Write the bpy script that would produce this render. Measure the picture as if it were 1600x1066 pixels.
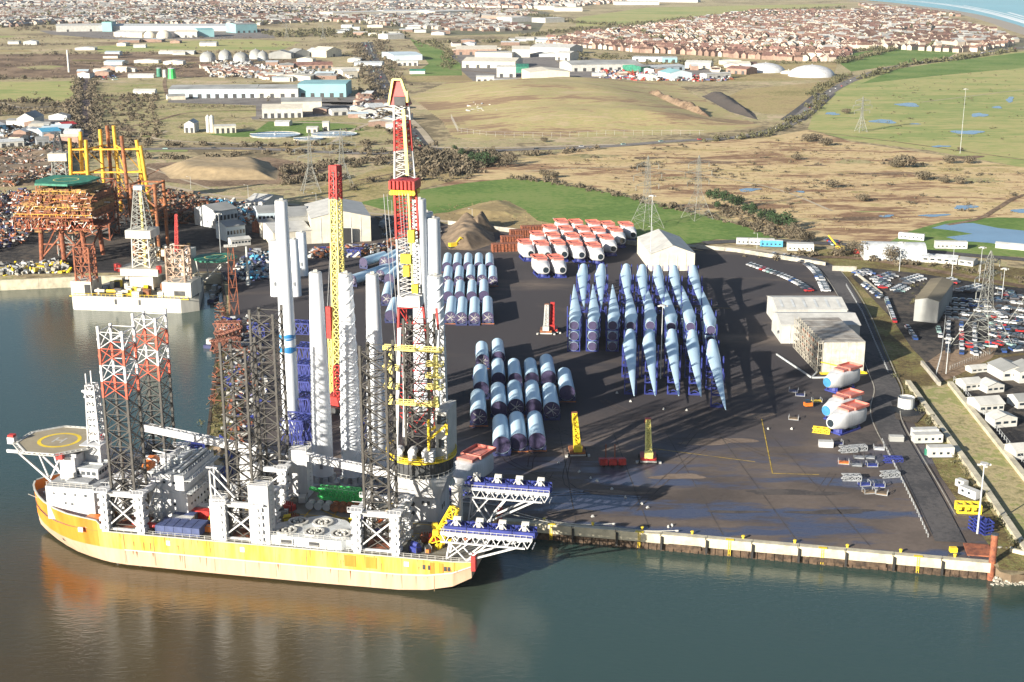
import bpy, bmesh, math, random
import numpy as np
from mathutils import Vector, Matrix
R = math.radians
HAZE = 1.9e-5
random.seed(7); rng = np.random.default_rng(7)
for o in list(bpy.data.objects): bpy.data.objects.remove(o)
SC = bpy.context.scene
COL = SC.collection

# ------------------------------------------------------------------ camera
FPX = 2100.0; PITCH = R(15.77); CZ = 165.0
cam_d = bpy.data.cameras.new('camera'); cam = bpy.data.objects.new('camera', cam_d); COL.objects.link(cam)
cam.location = (0, 0, CZ); cam.rotation_euler = (R(90)-PITCH, 0, 0)
cam_d.sensor_width = 36; cam_d.lens = 36*FPX/1600; cam_d.clip_start = 1; cam_d.clip_end = 60000
SC.camera = cam

# ------------------------------------------------------------------ world, sun, exposure
SUN_EL = R(18); SUN_AZ = R(225)          # the sun stands behind the camera on the left; shadows fall to +x +y
world = bpy.data.worlds.new('World'); SC.world = world; world.use_nodes = True
wn = world.node_tree.nodes; wl = world.node_tree.links
bg = wn['Background']; sky = wn.new('ShaderNodeTexSky'); sky.sky_type = 'NISHITA'; sky.sun_disc = False
sky.sun_elevation = SUN_EL; sky.sun_rotation = SUN_AZ; sky.altitude = 50; sky.air_density = 1.0; sky.dust_density = 1.2; sky.ozone_density = 2.0
wl.new(sky.outputs[0], bg.inputs[0]); bg.inputs[1].default_value = 0.055
sd = bpy.data.lights.new('sun', 'SUN'); sd.energy = 5.0; sd.angle = R(0.53); sd.color = (1.0, 0.91, 0.78)
sun = bpy.data.objects.new('sun', sd); COL.objects.link(sun)
to_sun = Vector((math.sin(SUN_AZ)*math.cos(SUN_EL), math.cos(SUN_AZ)*math.cos(SUN_EL), math.sin(SUN_EL)))
sun.rotation_euler = to_sun.to_track_quat('Z', 'Y').to_euler()
SC.view_settings.view_transform = 'Standard'; SC.view_settings.look = 'None'
SC.view_settings.exposure = 1.34; SC.view_settings.gamma = 1.0
SC.view_settings.use_curve_mapping = False
SC.render.engine = 'CYCLES'

# ------------------------------------------------------------------ measuring the place from the photograph
def G(px, py, z=5.0):
    """The world point of height z that shows at pixel (px, py) of the 1600 x 1066 photograph."""
    a = (px-800)/FPX; b = -(py-533)/FPX
    dx = a; dy = math.cos(PITCH)+b*math.sin(PITCH); dz = -math.sin(PITCH)+b*math.cos(PITCH)
    t = (z-CZ)/dz
    return (dx*t, dy*t)
def TOP(px, pb, pt, z0=5.0):
    x, y = G(px, pb, z0); b = -(pt-533)/FPX
    return CZ + y*(-math.sin(PITCH)+b*math.cos(PITCH))/(math.cos(PITCH)+b*math.sin(PITCH))
def V3(px, py, z=5.0):
    x, y = G(px, py, z); return Vector((x, y, z))

# ------------------------------------------------------------------ materials
MATS = {}
def mat(name, col, rough=0.6, metal=0.0, var=0.15, scale=0.5, col2=None, spec=None, bump=0.0, obj_var=0.0, emit=None, coords='Object', streak=False, detail=4.0):
    if name in MATS: return MATS[name]
    m = bpy.data.materials.new(name); m.use_nodes = True; MATS[name] = m
    nt = m.node_tree; n = nt.nodes; l = nt.links; b = n['Principled BSDF']
    b.inputs['Roughness'].default_value = rough; b.inputs['Metallic'].default_value = metal
    if spec is not None: b.inputs['Specular IOR Level'].default_value = spec
    tc = n.new('ShaderNodeTexCoord'); mp = n.new('ShaderNodeMapping'); l.new(tc.outputs[coords], mp.inputs[0])
    if streak: mp.inputs['Scale'].default_value = (1, 1, 0.12)
    nz = n.new('ShaderNodeTexNoise'); nz.inputs['Scale'].default_value = scale; nz.inputs['Detail'].default_value = detail; nz.inputs['Roughness'].default_value = 0.65
    l.new(mp.outputs[0], nz.inputs['Vector'])
    rp = n.new('ShaderNodeValToRGB'); rp.color_ramp.elements[0].position = 0.36; rp.color_ramp.elements[1].position = 0.64
    c2 = col2 if col2 else tuple(max(0, c*(1-2*var)) for c in col)
    rp.color_ramp.elements[0].color = (*c2, 1); rp.color_ramp.elements[1].color = (*col, 1)
    l.new(nz.outputs[0], rp.inputs[0]); out = rp.outputs[0]
    if obj_var:
        oi = n.new('ShaderNodeObjectInfo'); hs = n.new('ShaderNodeHueSaturation')
        mr = n.new('ShaderNodeMapRange'); mr.inputs[3].default_value = 1-obj_var; mr.inputs[4].default_value = 1+obj_var
        l.new(oi.outputs['Random'], mr.inputs[0]); l.new(mr.outputs[0], hs.inputs['Value']); l.new(out, hs.inputs['Color']); out = hs.outputs[0]
    l.new(out, b.inputs['Base Color'])
    if bump:
        bp = n.new('ShaderNodeBump'); bp.inputs['Strength'].default_value = bump; bp.inputs['Distance'].default_value = 0.3
        l.new(nz.outputs[0], bp.inputs['Height']); l.new(bp.outputs[0], b.inputs['Normal'])
    return m

def ground_mat(name, stops, scale, scale2=None, rough=0.95, bump=0.5, stretch=(1, 1, 1), bdist=1.0, mixf=0.45, spec=0.2):
    """A ground material: two noises of different size drive a ramp of several earth colours."""
    m = bpy.data.materials.new(name); m.use_nodes = True; MATS[name] = m
    nt = m.node_tree; n = nt.nodes; l = nt.links; b = n['Principled BSDF']
    b.inputs['Roughness'].default_value = rough; b.inputs['Specular IOR Level'].default_value = spec
    tc = n.new('ShaderNodeTexCoord'); mp = n.new('ShaderNodeMapping'); mp.inputs['Scale'].default_value = stretch; l.new(tc.outputs['Object'], mp.inputs[0])
    a = n.new('ShaderNodeTexNoise'); a.inputs['Scale'].default_value = scale; a.inputs['Detail'].default_value = 6; a.inputs['Roughness'].default_value = 0.6
    c = n.new('ShaderNodeTexNoise'); c.inputs['Scale'].default_value = scale2 or scale*9; c.inputs['Detail'].default_value = 5; c.inputs['Roughness'].default_value = 0.7
    l.new(mp.outputs[0], a.inputs['Vector']); l.new(mp.outputs[0], c.inputs['Vector'])
    mx = n.new('ShaderNodeMix'); mx.inputs[0].default_value = mixf; l.new(a.outputs[0], mx.inputs[2]); l.new(c.outputs[0], mx.inputs[3])
    rp = n.new('ShaderNodeValToRGB'); er = rp.color_ramp
    while len(er.elements) < len(stops): er.elements.new(0.5)
    for e, (p, cc) in zip(er.elements, stops): e.position = p; e.color = (*cc, 1)
    ct = n.new('ShaderNodeMapRange'); ct.inputs[1].default_value = 0.41; ct.inputs[2].default_value = 0.59; ct.inputs[3].default_value = 0.24; ct.inputs[4].default_value = 0.78; l.new(mx.outputs[0], ct.inputs[0])
    l.new(ct.outputs[0], rp.inputs[0]); l.new(rp.outputs[0], b.inputs['Base Color'])
    if bump:
        bp = n.new('ShaderNodeBump'); bp.inputs['Strength'].default_value = bump; bp.inputs['Distance'].default_value = bdist
        l.new(c.outputs[0], bp.inputs['Height']); l.new(bp.outputs[0], b.inputs['Normal'])
    return m

W = lambda *a: tuple(a)
M_white   = mat('white_paint', (0.58, 0.59, 0.60), 0.5, var=0.16, scale=0.35, streak=True)
M_tower   = mat('tower_white', (0.70, 0.74, 0.78), 0.38, var=0.04, scale=0.1)
M_blade   = mat('blade_white', (0.46, 0.62, 0.73), 0.35, var=0.04, scale=0.1)
M_cream   = mat('cream_wall', (0.60, 0.56, 0.46), 0.7, var=0.10, scale=0.2)
M_offw    = mat('off_white', (0.50, 0.50, 0.47), 0.6, var=0.12, scale=0.2)
M_grey    = mat('grey_steel', (0.30, 0.32, 0.34), 0.55, var=0.2, scale=0.4)
M_lgrey   = mat('light_grey_steel', (0.48, 0.51, 0.52), 0.55, var=0.15, scale=0.4)
M_dgrey   = mat('dark_grey', (0.06, 0.065, 0.07), 0.6, var=0.3, scale=0.4)
M_black   = mat('black', (0.012, 0.013, 0.016), 0.6, var=0.2)
M_leg     = mat('leg_steel', (0.065, 0.062, 0.056), 0.5, var=0.25, scale=0.8, col2=(0.035, 0.033, 0.03))
M_legred  = mat('leg_red', (0.50, 0.10, 0.055), 0.5, var=0.15)
M_red     = mat('red_paint', (0.50, 0.035, 0.03), 0.5, var=0.22, scale=0.8)
M_yellow  = mat('yellow_paint', (0.80, 0.58, 0.03), 0.5, var=0.12)
M_lyellow = mat('pale_yellow_paint', (0.80, 0.70, 0.22), 0.5, var=0.1)
M_orange  = mat('orange_paint', (0.75, 0.20, 0.03), 0.5, var=0.2)
M_blue    = mat('rack_blue', (0.028, 0.042, 0.23), 0.5, var=0.15)
M_navy    = mat('navy_steel', (0.03, 0.04, 0.13), 0.55, var=0.2)
M_cap     = mat('tower_end_cover', (0.055, 0.045, 0.11), 0.6, var=0.2, scale=1.0)
M_cyan    = mat('cyan_paint', (0.08, 0.35, 0.55), 0.5)
M_green   = mat('green_paint', (0.05, 0.50, 0.12), 0.5)
M_dgreen  = mat('helideck_green', (0.03, 0.22, 0.14), 0.6, var=0.25, scale=0.3)
M_glass   = mat('dark_glass', (0.02, 0.03, 0.04), 0.12, spec=0.6, var=0.0)
M_rust    = mat('rusty_steel', (0.30, 0.10, 0.045), 0.8, var=0.3, scale=0.6, col2=(0.12, 0.04, 0.025))
M_orust   = mat('weathered_orange', (0.36, 0.13, 0.045), 0.8, var=0.3, scale=0.4, col2=(0.12, 0.05, 0.03))
M_ytop    = mat('weathered_yellow_cladding', (0.40, 0.25, 0.08), 0.8, var=0.3, scale=0.5, col2=(0.13, 0.06, 0.03))
M_yjack   = mat('jacket_yellow', (0.80, 0.48, 0.04), 0.55, var=0.3, scale=0.2, col2=(0.55, 0.28, 0.03))
M_conc    = mat('concrete', (0.40, 0.38, 0.32), 0.85, var=0.2, scale=0.3)
M_quay    = mat('quay_beam', (0.52, 0.48, 0.36), 0.85, var=0.18, scale=0.25)
M_sheet   = mat('sheet_pile', (0.10, 0.065, 0.04), 0.85, var=0.4, scale=0.5)
M_fender  = mat('fender_black', (0.02, 0.02, 0.02), 0.8)
M_tyre    = M_black
M_pylon   = mat('galvanised_steel', (0.24, 0.25, 0.23), 0.65, var=0.15)
M_deck    = mat('deck_plating', (0.17, 0.18, 0.17), 0.75, var=0.3, scale=0.15, col2=(0.10, 0.085, 0.06))
M_bcream  = mat('rig_white', (0.55, 0.54, 0.48), 0.6, var=0.15, scale=0.25, streak=True)
M_teal    = mat('teal_cladding', (0.22, 0.42, 0.45), 0.6, var=0.08, scale=0.05)
M_paleblue= mat('pale_blue_roof', (0.50, 0.60, 0.66), 0.5, var=0.10, scale=0.02)
M_groof   = mat('grey_roof', (0.33, 0.34, 0.33), 0.7, var=0.2, scale=0.03)
M_broof   = mat('brown_roof', (0.17, 0.10, 0.075), 0.85, var=0.25, scale=0.2, obj_var=0.4)
M_rroof   = mat('red_tile_roof', (0.20, 0.105, 0.085), 0.85, var=0.25, scale=0.2, obj_var=0.4)
M_brick   = mat('brick_wall', (0.30, 0.20, 0.155), 0.85, var=0.15, scale=0.2, obj_var=0.3)
M_render  = mat('pale_render', (0.52, 0.45, 0.37), 0.8, var=0.12, scale=0.1, obj_var=0.2)
M_trunk   = mat('bark', (0.10, 0.075, 0.055), 0.95)
M_bare    = mat('bare_twigs', (0.15, 0.12, 0.08), 0.95, var=0.25, scale=0.08, col2=(0.08, 0.07, 0.045))
M_bush    = mat('olive_scrub', (0.11, 0.10, 0.05), 0.95, var=0.25, scale=0.05, col2=(0.07, 0.075, 0.035))
M_ever    = mat('evergreen', (0.035, 0.075, 0.025), 0.95, var=0.3, scale=0.3)
M_soil    = mat('spoil', (0.21, 0.155, 0.10), 0.95, var=0.25, scale=0.15, bump=0.5)
M_sand    = mat('sand_heap', (0.34, 0.26, 0.15), 0.95, var=0.15, scale=0.15, bump=0.4)
M_tyrewhite = M_offw

# ------------------------------------------------------------------ mesh building
def rotz(a):
    c, s = math.cos(a), math.sin(a)
    return Matrix(((c, -s, 0), (s, c, 0), (0, 0, 1)))
class MB:
    def __init__(s): s.v = []; s.f = []; s.m = []
    def add(s, vs, fs, m=0):
        o = len(s.v); s.v.extend([tuple(p) for p in vs]); s.f.extend([tuple(i+o for i in f) for f in fs]); s.m.extend([m]*len(fs)); return s
    def box(s, c, d, rz=0.0, m=0):
        x, y, z = d[0]/2, d[1]/2, d[2]/2; M = rotz(rz); c = Vector(c)
        P = [c + M @ Vector((i*x, j*y, k*z)) for k in (-1, 1) for i, j in ((-1, -1), (1, -1), (1, 1), (-1, 1))]
        return s.add(P, [(3, 2, 1, 0), (4, 5, 6, 7), (0, 1, 5, 4), (1, 2, 6, 5), (2, 3, 7, 6), (3, 0, 4, 7)], m)
    def bx(s, x0, x1, y0, y1, z0, z1, m=0): return s.box(((x0+x1)/2, (y0+y1)/2, (z0+z1)/2), (abs(x1-x0), abs(y1-y0), abs(z1-z0)), 0, m)
    def bar(s, a, b, w, h=None, m=0, cap=False):
        a = Vector(a); b = Vector(b); d = (b-a)
        if d.length < 1e-6: return s
        d.normalize(); up = Vector((0, 0, 1)) if abs(d.z) < 0.95 else Vector((0, 1, 0))
        r = d.cross(up).normalized(); u = r.cross(d).normalized(); h = h or w
        P = [q + r*(i*w/2) + u*(j*h/2) for q in (a, b) for i, j in ((-1, -1), (1, -1), (1, 1), (-1, 1))]
        F = [(0, 1, 5, 4), (1, 2, 6, 5), (2, 3, 7, 6), (3, 0, 4, 7)]
        if cap: F += [(3, 2, 1, 0), (4, 5, 6, 7)]
        return s.add(P, F, m)
    def tube(s, a, b, r0, r1=None, n=10, m=0, cap=True, m2=None):
        a = Vector(a); b = Vector(b); d = (b-a).normalized(); r1 = r0 if r1 is None else r1
        up = Vector((0, 0, 1)) if abs(d.z) < 0.95 else Vector((0, 1, 0))
        r = d.cross(up).normalized(); u = r.cross(d).normalized(); P = []
        for q, rr in ((a, r0), (b, r1)):
            for i in range(n):
                t = 2*math.pi*i/n; P.append(q + r*(math.cos(t)*rr) + u*(math.sin(t)*rr))
        s.add(P, [(i, (i+1) % n, n+(i+1) % n, n+i) for i in range(n)], m)
        if cap: s.add(P, [tuple(range(n-1, -1, -1)), tuple(range(n, 2*n))], m if m2 is None else m2)
        return s
    def prism(s, poly, z0, z1, m=0, mt=None):
        n = len(poly); P = [(x, y, z0) for x, y in poly] + [(x, y, z1) for x, y in poly]
        ar = sum(poly[i][0]*poly[(i+1) % n][1]-poly[(i+1) % n][0]*poly[i][1] for i in range(n))
        F = [(i, (i+1) % n, n+(i+1) % n, n+i) for i in range(n)]; top = [tuple(range(n, 2*n))]; bot = [tuple(range(n-1, -1, -1))]
        if ar < 0: F = [f[::-1] for f in F]; top = [top[0][::-1]]; bot = [bot[0][::-1]]
        s.add(P, F+bot, m); s.add(P, top, m if mt is None else mt); return s
    def loft(s, rings, m=0, cap=True, mcap=None):
        n = len(rings[0]); P = [p for r in rings for p in r]; F = []
        for k in range(len(rings)-1):
            for i in range(n): F.append((k*n+i, k*n+(i+1) % n, (k+1)*n+(i+1) % n, (k+1)*n+i))
        s.add(P, F, m)
        if cap: s.add(P, [tuple(range(n-1, -1, -1)), tuple(range((len(rings)-1)*n, len(rings)*n))], m if mcap is None else mcap)
        return s
    def gable(s, w, l, h, rh, m=0, mr=1, ov=0.0, c=(0, 0, 0), rz=0.0):
        """box w (x) by l (y), eaves h, ridge height rh along y"""
        M = rotz(rz); c = Vector(c); a, b = w/2, l/2
        P = [c + M @ Vector(p) for p in ((-a, -b, 0), (a, -b, 0), (a, b, 0), (-a, b, 0), (-a, -b, h), (a, -b, h), (a, b, h), (-a, b, h), (0, -b, rh), (0, b, rh))]
        s.add(P, [(0, 1, 5, 8, 4), (2, 3, 7, 9, 6), (1, 2, 6, 5), (3, 0, 4, 7)], m)
        s.add(P, [(5, 6, 9, 8), (7, 4, 8, 9)], mr); return s
    def mesh(s, name, mats, smooth=False):
        me = bpy.data.meshes.new(name); me.from_pydata([tuple(v) for v in s.v], [], s.f); me.validate()
        for m in (mats if isinstance(mats, (list, tuple)) else [mats]): me.materials.append(m)
        if len(s.m) == len(me.polygons) and max(s.m, default=0): me.polygons.foreach_set('material_index', s.m)
        if smooth:
            me.polygons.foreach_set('use_smooth', [True]*len(me.polygons))
            try: me.set_sharp_from_angle(angle=R(35))
            except Exception: pass
        me.update(); return me
    def build(s, name, mats, parent=None, loc=None, smooth=False):
        o = bpy.data.objects.new(name, s.mesh(name, mats, smooth)); COL.objects.link(o)
        if parent is not None: o.parent = parent
        if loc is not None: o.location = loc
        return o
def inst(name, mesh, parent=None, loc=(0, 0, 0), rz=0.0, scale=None):
    o = bpy.data.objects.new(name, mesh); COL.objects.link(o); o.location = loc; o.rotation_euler = (0, 0, rz)
    if parent is not None: o.parent = parent
    if scale: o.scale = scale
    return o
def thing(name, label, cat, loc=(0, 0, 0), rz=0.0, group=None):
    o = bpy.data.objects.new(name, None); COL.objects.link(o); o.empty_display_size = 1
    o.location = loc if len(loc) == 3 else (*loc, 5.0); o.rotation_euler = (0, 0, rz); return tag(o, label, cat, group)
def tag(o, label, cat, group=None):
    o['label'] = label; o['category'] = cat
    if group: o['group'] = group
    return o
def struct(o, kind='structure'): o['kind'] = kind; return o
KIDS = {}
def dup(root, loc, rz=None, label=None, group=None, scale=None):
    r = root.copy(); COL.objects.link(r); r.location = loc if len(loc) == 3 else (*loc, 5.0)
    if rz is not None: r.rotation_euler = (0, 0, rz)
    if label: r['label'] = label
    if group: r['group'] = group
    if scale: r.scale = scale
    def rec(src, dst):
        if src.name not in KIDS: KIDS[src.name] = list(src.children)
        for ch in KIDS[src.name]:
            c = ch.copy(); COL.objects.link(c); c.parent = dst; rec(ch, c)
    rec(root, r); return r
ORD = ['first', 'second', 'third', 'fourth', 'fifth', 'sixth', 'seventh', 'eighth', 'ninth', 'tenth', 'eleventh', 'twelfth', 'thirteenth', 'fourteenth', 'fifteenth', 'sixteenth', 'seventeenth', 'eighteenth', 'nineteenth', 'twentieth']
def nth(i):
    if i < 20: return ORD[i]
    t = ['', '', 'twenty', 'thirty', 'forty', 'fifty', 'sixty', 'seventy', 'eighty', 'ninety']; j = i+1
    return t[j//10] + ('-'+ORD[j % 10-1] if j % 10 else 'th') if j % 10 else t[j//10][:-1]+'ieth'

ZB = {}
def zlift(z):
    """every sheet on the land gets a level of its own, a few millimetres above the one below"""
    if z < 5.005 or z > 5.3: return z
    k = round((z-5)*100); ZB[k] = ZB.get(k, -1)+1; return 5+k*0.03+(ZB[k] % 9)*0.0033
def poly_sheet(name, pts, z, m, kind='structure', px=True, skirt=None, msk=None):
    """A flat sheet with the outline pts (photo pixels on the ground, or metres), as one object."""
    P = [G(x, y, z) for x, y in pts] if px else pts
    z = zlift(z); bm = bmesh.new(); vs = [bm.verts.new((x, y, z)) for x, y in P]
    f = bm.faces.new(vs); f.normal_update()
    if f.normal.z < 0: f.normal_flip()
    bmesh.ops.triangulate(bm, faces=[f])
    me = bpy.data.meshes.new(name); bm.to_mesh(me); bm.free(); me.materials.append(m)
    o = bpy.data.objects.new(name, me); COL.objects.link(o)
    if kind: o['kind'] = kind
    return o
def ribbon(name, pts, width, z, m, px=True, kind='structure', w2=None):
    """A strip of constant width along a centre line."""
    P = [Vector(G(x, y, z)) for x, y in pts] if px else [Vector(p) for p in pts]
    P = smooth_line(P); z = zlift(z)
    L = []; Rr = []; n = len(P)
    for i, p in enumerate(P):
        d = (P[min(i+1, n-1)]-P[max(i-1, 0)]).normalized(); nn = Vector((-d.y, d.x)); w = width if w2 is None else width+(w2-width)*i/(n-1)
        L.append(p+nn*w/2); Rr.append(p-nn*w/2)
    me = bpy.data.meshes.new(name)
    me.from_pydata([(p.x, p.y, z) for p in L+Rr], [], [(n+i, n+i+1, i+1, i) for i in range(n-1)]); me.materials.append(m)
    o = bpy.data.objects.new(name, me); COL.objects.link(o)
    if kind: o['kind'] = kind
    return o
def smooth_line(P, k=5):
    if len(P) < 3: return P
    out = []
    for i in range(len(P)-1):
        a = P[max(i-1, 0)]; b = P[i]; c = P[i+1]; d = P[min(i+2, len(P)-1)]
        for j in range(k):
            t = j/k; out.append(0.5*((2*b)+(c-a)*t+(2*a-5*b+4*c-d)*t*t+(3*b-a-3*c+d)*t**3))
    out.append(P[-1]); return out
def line_pts(P, step):
    """points every `step` metres along a polyline of Vectors"""
    out = []; carry = 0.0
    for a, b in zip(P[:-1], P[1:]):
        L = (b-a).length; t = carry
        while t < L: out.append((a+(b-a)*(t/L), (b-a).normalized())); t += step
        carry = t-L
    return out
def inside(x, y, poly):
    c = False; n = len(poly)
    for i in range(n):
        x1, y1 = poly[i]; x2, y2 = poly[(i+1) % n]
        if (y1 > y) != (y2 > y) and x < (x2-x1)*(y-y1)/(y2-y1)+x1: c = not c
    return c
def lattice(mb, a, b, w0, w1, n, rc, rb, m=0, mc=None, ref=Vector((1, 0, 0)), d0=None, d1=None, style='x', chords=True):
    """a square lattice beam from a to b, widths w0 -> w1 (depths d0 -> d1), n bays"""
    a = Vector(a); b = Vector(b); ax = (b-a).normalized(); r = (ref-ax*ref.dot(ax)).normalized(); u = ax.cross(r)
    d0 = d0 or w0; d1 = d1 or w1
    def cor(t):
        w = w0+(w1-w0)*t; d = d0+(d1-d0)*t; p = a+(b-a)*t
        return [p+r*(i*w/2)+u*(j*d/2) for i, j in ((-1, -1), (1, -1), (1, 1), (-1, 1))]
    mc = m if mc is None else mc
    if chords:
        c0, c1 = cor(0), cor(1)
        for k in range(4): mb.bar(c0[k], c1[k], rc, m=mc)
    for i in range(n):
        p, q = cor(i/n), cor((i+1)/n)
        for k in range(4):
            j = (k+1) % 4
            if style == 'x': mb.bar(p[k], q[j], rb, m=m); mb.bar(p[j], q[k], rb, m=m)
            elif style == 'z': mb.bar(*((p[k], q[j]) if i % 2 else (p[j], q[k])), rb, m=m)
            elif style == 'k':
                mid = (p[k]+p[j])/2; mb.bar(mid, q[k], rb, m=m); mb.bar(mid, q[j], rb, m=m)
            mb.bar(q[k], q[j], rb, m=m)
    return mb
def np_mesh(name, V, F, mats, mi=None, smooth=False):
    """fast mesh from numpy arrays; F is (n,3) or (n,4)"""
    me = bpy.data.meshes.new(name); V = np.asarray(V, np.float32); F = np.asarray(F, np.int32); k = F.shape[1]
    me.vertices.add(len(V)); me.vertices.foreach_set('co', V.ravel())
    me.loops.add(F.size); me.loops.foreach_set('vertex_index', F.ravel())
    me.polygons.add(len(F)); me.polygons.foreach_set('loop_start', np.arange(0, F.size, k, dtype=np.int32))
    try: me.polygons.foreach_set('loop_total', np.full(len(F), k, np.int32))
    except Exception: pass
    for m in (mats if isinstance(mats, (list, tuple)) else [mats]): me.materials.append(m)
    if mi is not None: me.polygons.foreach_set('material_index', np.asarray(mi, np.int32))
    me.polygons.foreach_set('use_smooth', np.full(len(F), smooth))
    me.update(calc_edges=True); me.validate(); return me
# ================================================================== WATER
def water_mat(name, c1, c2, rough, bscale, bstr, big):
    m = bpy.data.materials.new(name); m.use_nodes = True; nt = m.node_tree; n = nt.nodes; l = nt.links; b = n['Principled BSDF']
    tc = n.new('ShaderNodeTexCoord'); a = n.new('ShaderNodeTexNoise'); a.inputs['Scale'].default_value = big; a.inputs['Detail'].default_value = 3
    l.new(tc.outputs['Object'], a.inputs['Vector'])
    sp = n.new('ShaderNodeSeparateXYZ'); l.new(tc.outputs['Object'], sp.inputs[0])
    mr = n.new('ShaderNodeMapRange'); mr.inputs[1].default_value = -50; mr.inputs[2].default_value = 25; mr.inputs[3].default_value = 0.0; mr.inputs[4].default_value = 0.6; l.new(sp.outputs[0], mr.inputs[0])
    my = n.new('ShaderNodeMapRange'); my.inputs[1].default_value = 330; my.inputs[2].default_value = 480; my.inputs[3].default_value = 0.0; my.inputs[4].default_value = 0.6; l.new(sp.outputs[1], my.inputs[0])
    ad = n.new('ShaderNodeMath'); l.new(mr.outputs[0], ad.inputs[0]); l.new(my.outputs[0], ad.inputs[1])
    ad2 = n.new('ShaderNodeMath'); l.new(ad.outputs[0], ad2.inputs[0]); l.new(a.outputs[0], ad2.inputs[1])
    rp = n.new('ShaderNodeValToRGB'); rp.color_ramp.elements[0].position = 0.45; rp.color_ramp.elements[1].position = 1.0
    rp.color_ramp.elements[0].color = (*c1, 1); rp.color_ramp.elements[1].color = (*c2, 1); l.new(ad2.outputs[0], rp.inputs[0])
    l.new(rp.outputs[0], b.inputs['Base Color']); b.inputs['Roughness'].default_value = rough; b.inputs['IOR'].default_value = 1.42
    w = n.new('ShaderNodeTexNoise'); w.inputs['Scale'].default_value = bscale; w.inputs['Detail'].default_value = 5; w.inputs['Roughness'].default_value = 0.6
    mp = n.new('ShaderNodeMapping'); mp.inputs['Scale'].default_value = (0.6, 1.5, 1); mp.inputs['Rotation'].default_value = (0, 0, 0.5); l.new(tc.outputs['Object'], mp.inputs[0]); l.new(mp.outputs[0], w.inputs['Vector'])
    bp = n.new('ShaderNodeBump'); bp.inputs['Strength'].default_value = bstr; bp.inputs['Distance'].default_value = 0.12
    l.new(w.outputs[0], bp.inputs['Height']); l.new(bp.outputs[0], b.inputs['Normal']); return m
M_dock = water_mat('dock_water', (0.062, 0.046, 0.018), (0.034, 0.062, 0.054), 0.07, 0.5, 0.85, 0.006)
M_sea = mat('sea_water', (0.18, 0.42, 0.48), 0.35, var=0.08, scale=0.004)
M_pool = mat('flood_water', (0.14, 0.25, 0.38), 0.25, var=0.1, scale=0.02)
me = bpy.data.meshes.new('water'); me.from_pydata([(-9000, -400, 0), (9000, -400, 0), (9000, 24000, 0), (-9000, 24000, 0)], [], [(0, 1, 2, 3)]); me.materials.append(M_dock)
water = bpy.data.objects.new('water', me); COL.objects.link(water); struct(water)
COAST = [(2600, 190), (1760, 96), (1680, 68), (1600, 46), (1560, 33), (1500, 18), (1420, 7), (1330, -2)]
sea = poly_sheet('sea', [G(*p, 0.1) for p in COAST]+[(1700, 9000), (3000, 20000), (8900, 20000), (8900, 2000)], 0.1, M_sea, px=False)

# ================================================================== LAND
QC = Vector((-96.4, 391.0)); QE = Vector((132.6, 340.8)); QDIR = (QE-QC).normalized(); QN = Vector((-QDIR.y, QDIR.x))
INLET = [(346, 429), (352, 470), (338, 560), (325, 680)]
SHORE = [(1562, 893), (1580, 899), (1602, 896), (1700, 905), (2400, 930)]
land_pts = [tuple(QC), tuple(QE)] + [G(*p) for p in SHORE] + [G(*p) for p in COAST] + [(1300, 8000), (-500, 20000), (-8900, 20000), (-8900, 690)] + [G(x, y) for x, y in ((-300, 441), (0, 439), (110, 434))] + [G(*p) for p in INLET]
M_land = ground_mat('rough_land', [(0.32, (0.16, 0.13, 0.075)), (0.43, (0.29, 0.235, 0.14)), (0.53, (0.40, 0.325, 0.19)), (0.60, (0.24, 0.24, 0.105)), (0.72, (0.43, 0.34, 0.22))], 0.006, 0.09, bdist=1.5)
land = poly_sheet('ground', land_pts, 5.0, M_land, px=False)
M_field = ground_mat('green_field', [(0.32, (0.085, 0.155, 0.032)), (0.5, (0.12, 0.195, 0.045)), (0.68, (0.17, 0.22, 0.065))], 0.010, 0.25, bump=0.2)
M_pasture = ground_mat('pale_pasture', [(0.32, (0.21, 0.26, 0.085)), (0.5, (0.31, 0.31, 0.12)), (0.62, (0.38, 0.33, 0.15)), (0.72, (0.27, 0.30, 0.105))], 0.006, 0.10, bump=0.2, stretch=(0.5, 1.6, 1))
M_marsh = ground_mat('marsh_grass', [(0.30, (0.20, 0.12, 0.07)), (0.40, (0.34, 0.23, 0.13)), (0.49, (0.48, 0.365, 0.20)), (0.60, (0.53, 0.41, 0.225)), (0.72, (0.37, 0.295, 0.14))], 0.012, 0.09, bump=0.8, stretch=(0.55, 1.5, 1), bdist=1.2)
M_tan = ground_mat('dry_grass', [(0.36, (0.26, 0.20, 0.10)), (0.5, (0.37, 0.29, 0.145)), (0.62, (0.30, 0.26, 0.11)), (0.72, (0.21, 0.18, 0.075))], 0.010, 0.2, bump=0.5)
M_olive = ground_mat('olive_grass', [(0.32, (0.17, 0.16, 0.07)), (0.46, (0.30, 0.26, 0.135)), (0.56, (0.39, 0.32, 0.18)), (0.68, (0.24, 0.245, 0.095))], 0.015, 0.2, bump=0.4)
M_strip = ground_mat('verge_grass', [(0.34, (0.10, 0.075, 0.035)), (0.5, (0.17, 0.135, 0.055)), (0.62, (0.15, 0.16, 0.05)), (0.72, (0.24, 0.19, 0.09))], 0.05, 0.6, bump=0.5)
M_brownsoil = ground_mat('brown_soil', [(0.36, (0.11, 0.075, 0.05)), (0.5, (0.18, 0.125, 0.08)), (0.66, (0.25, 0.18, 0.12))], 0.02, 0.3, bump=0.5)
M_town = ground_mat('town_ground', [(0.38, (0.10, 0.10, 0.07)), (0.5, (0.17, 0.155, 0.12)), (0.6, (0.12, 0.13, 0.065))], 0.01, 0.08)
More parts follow.
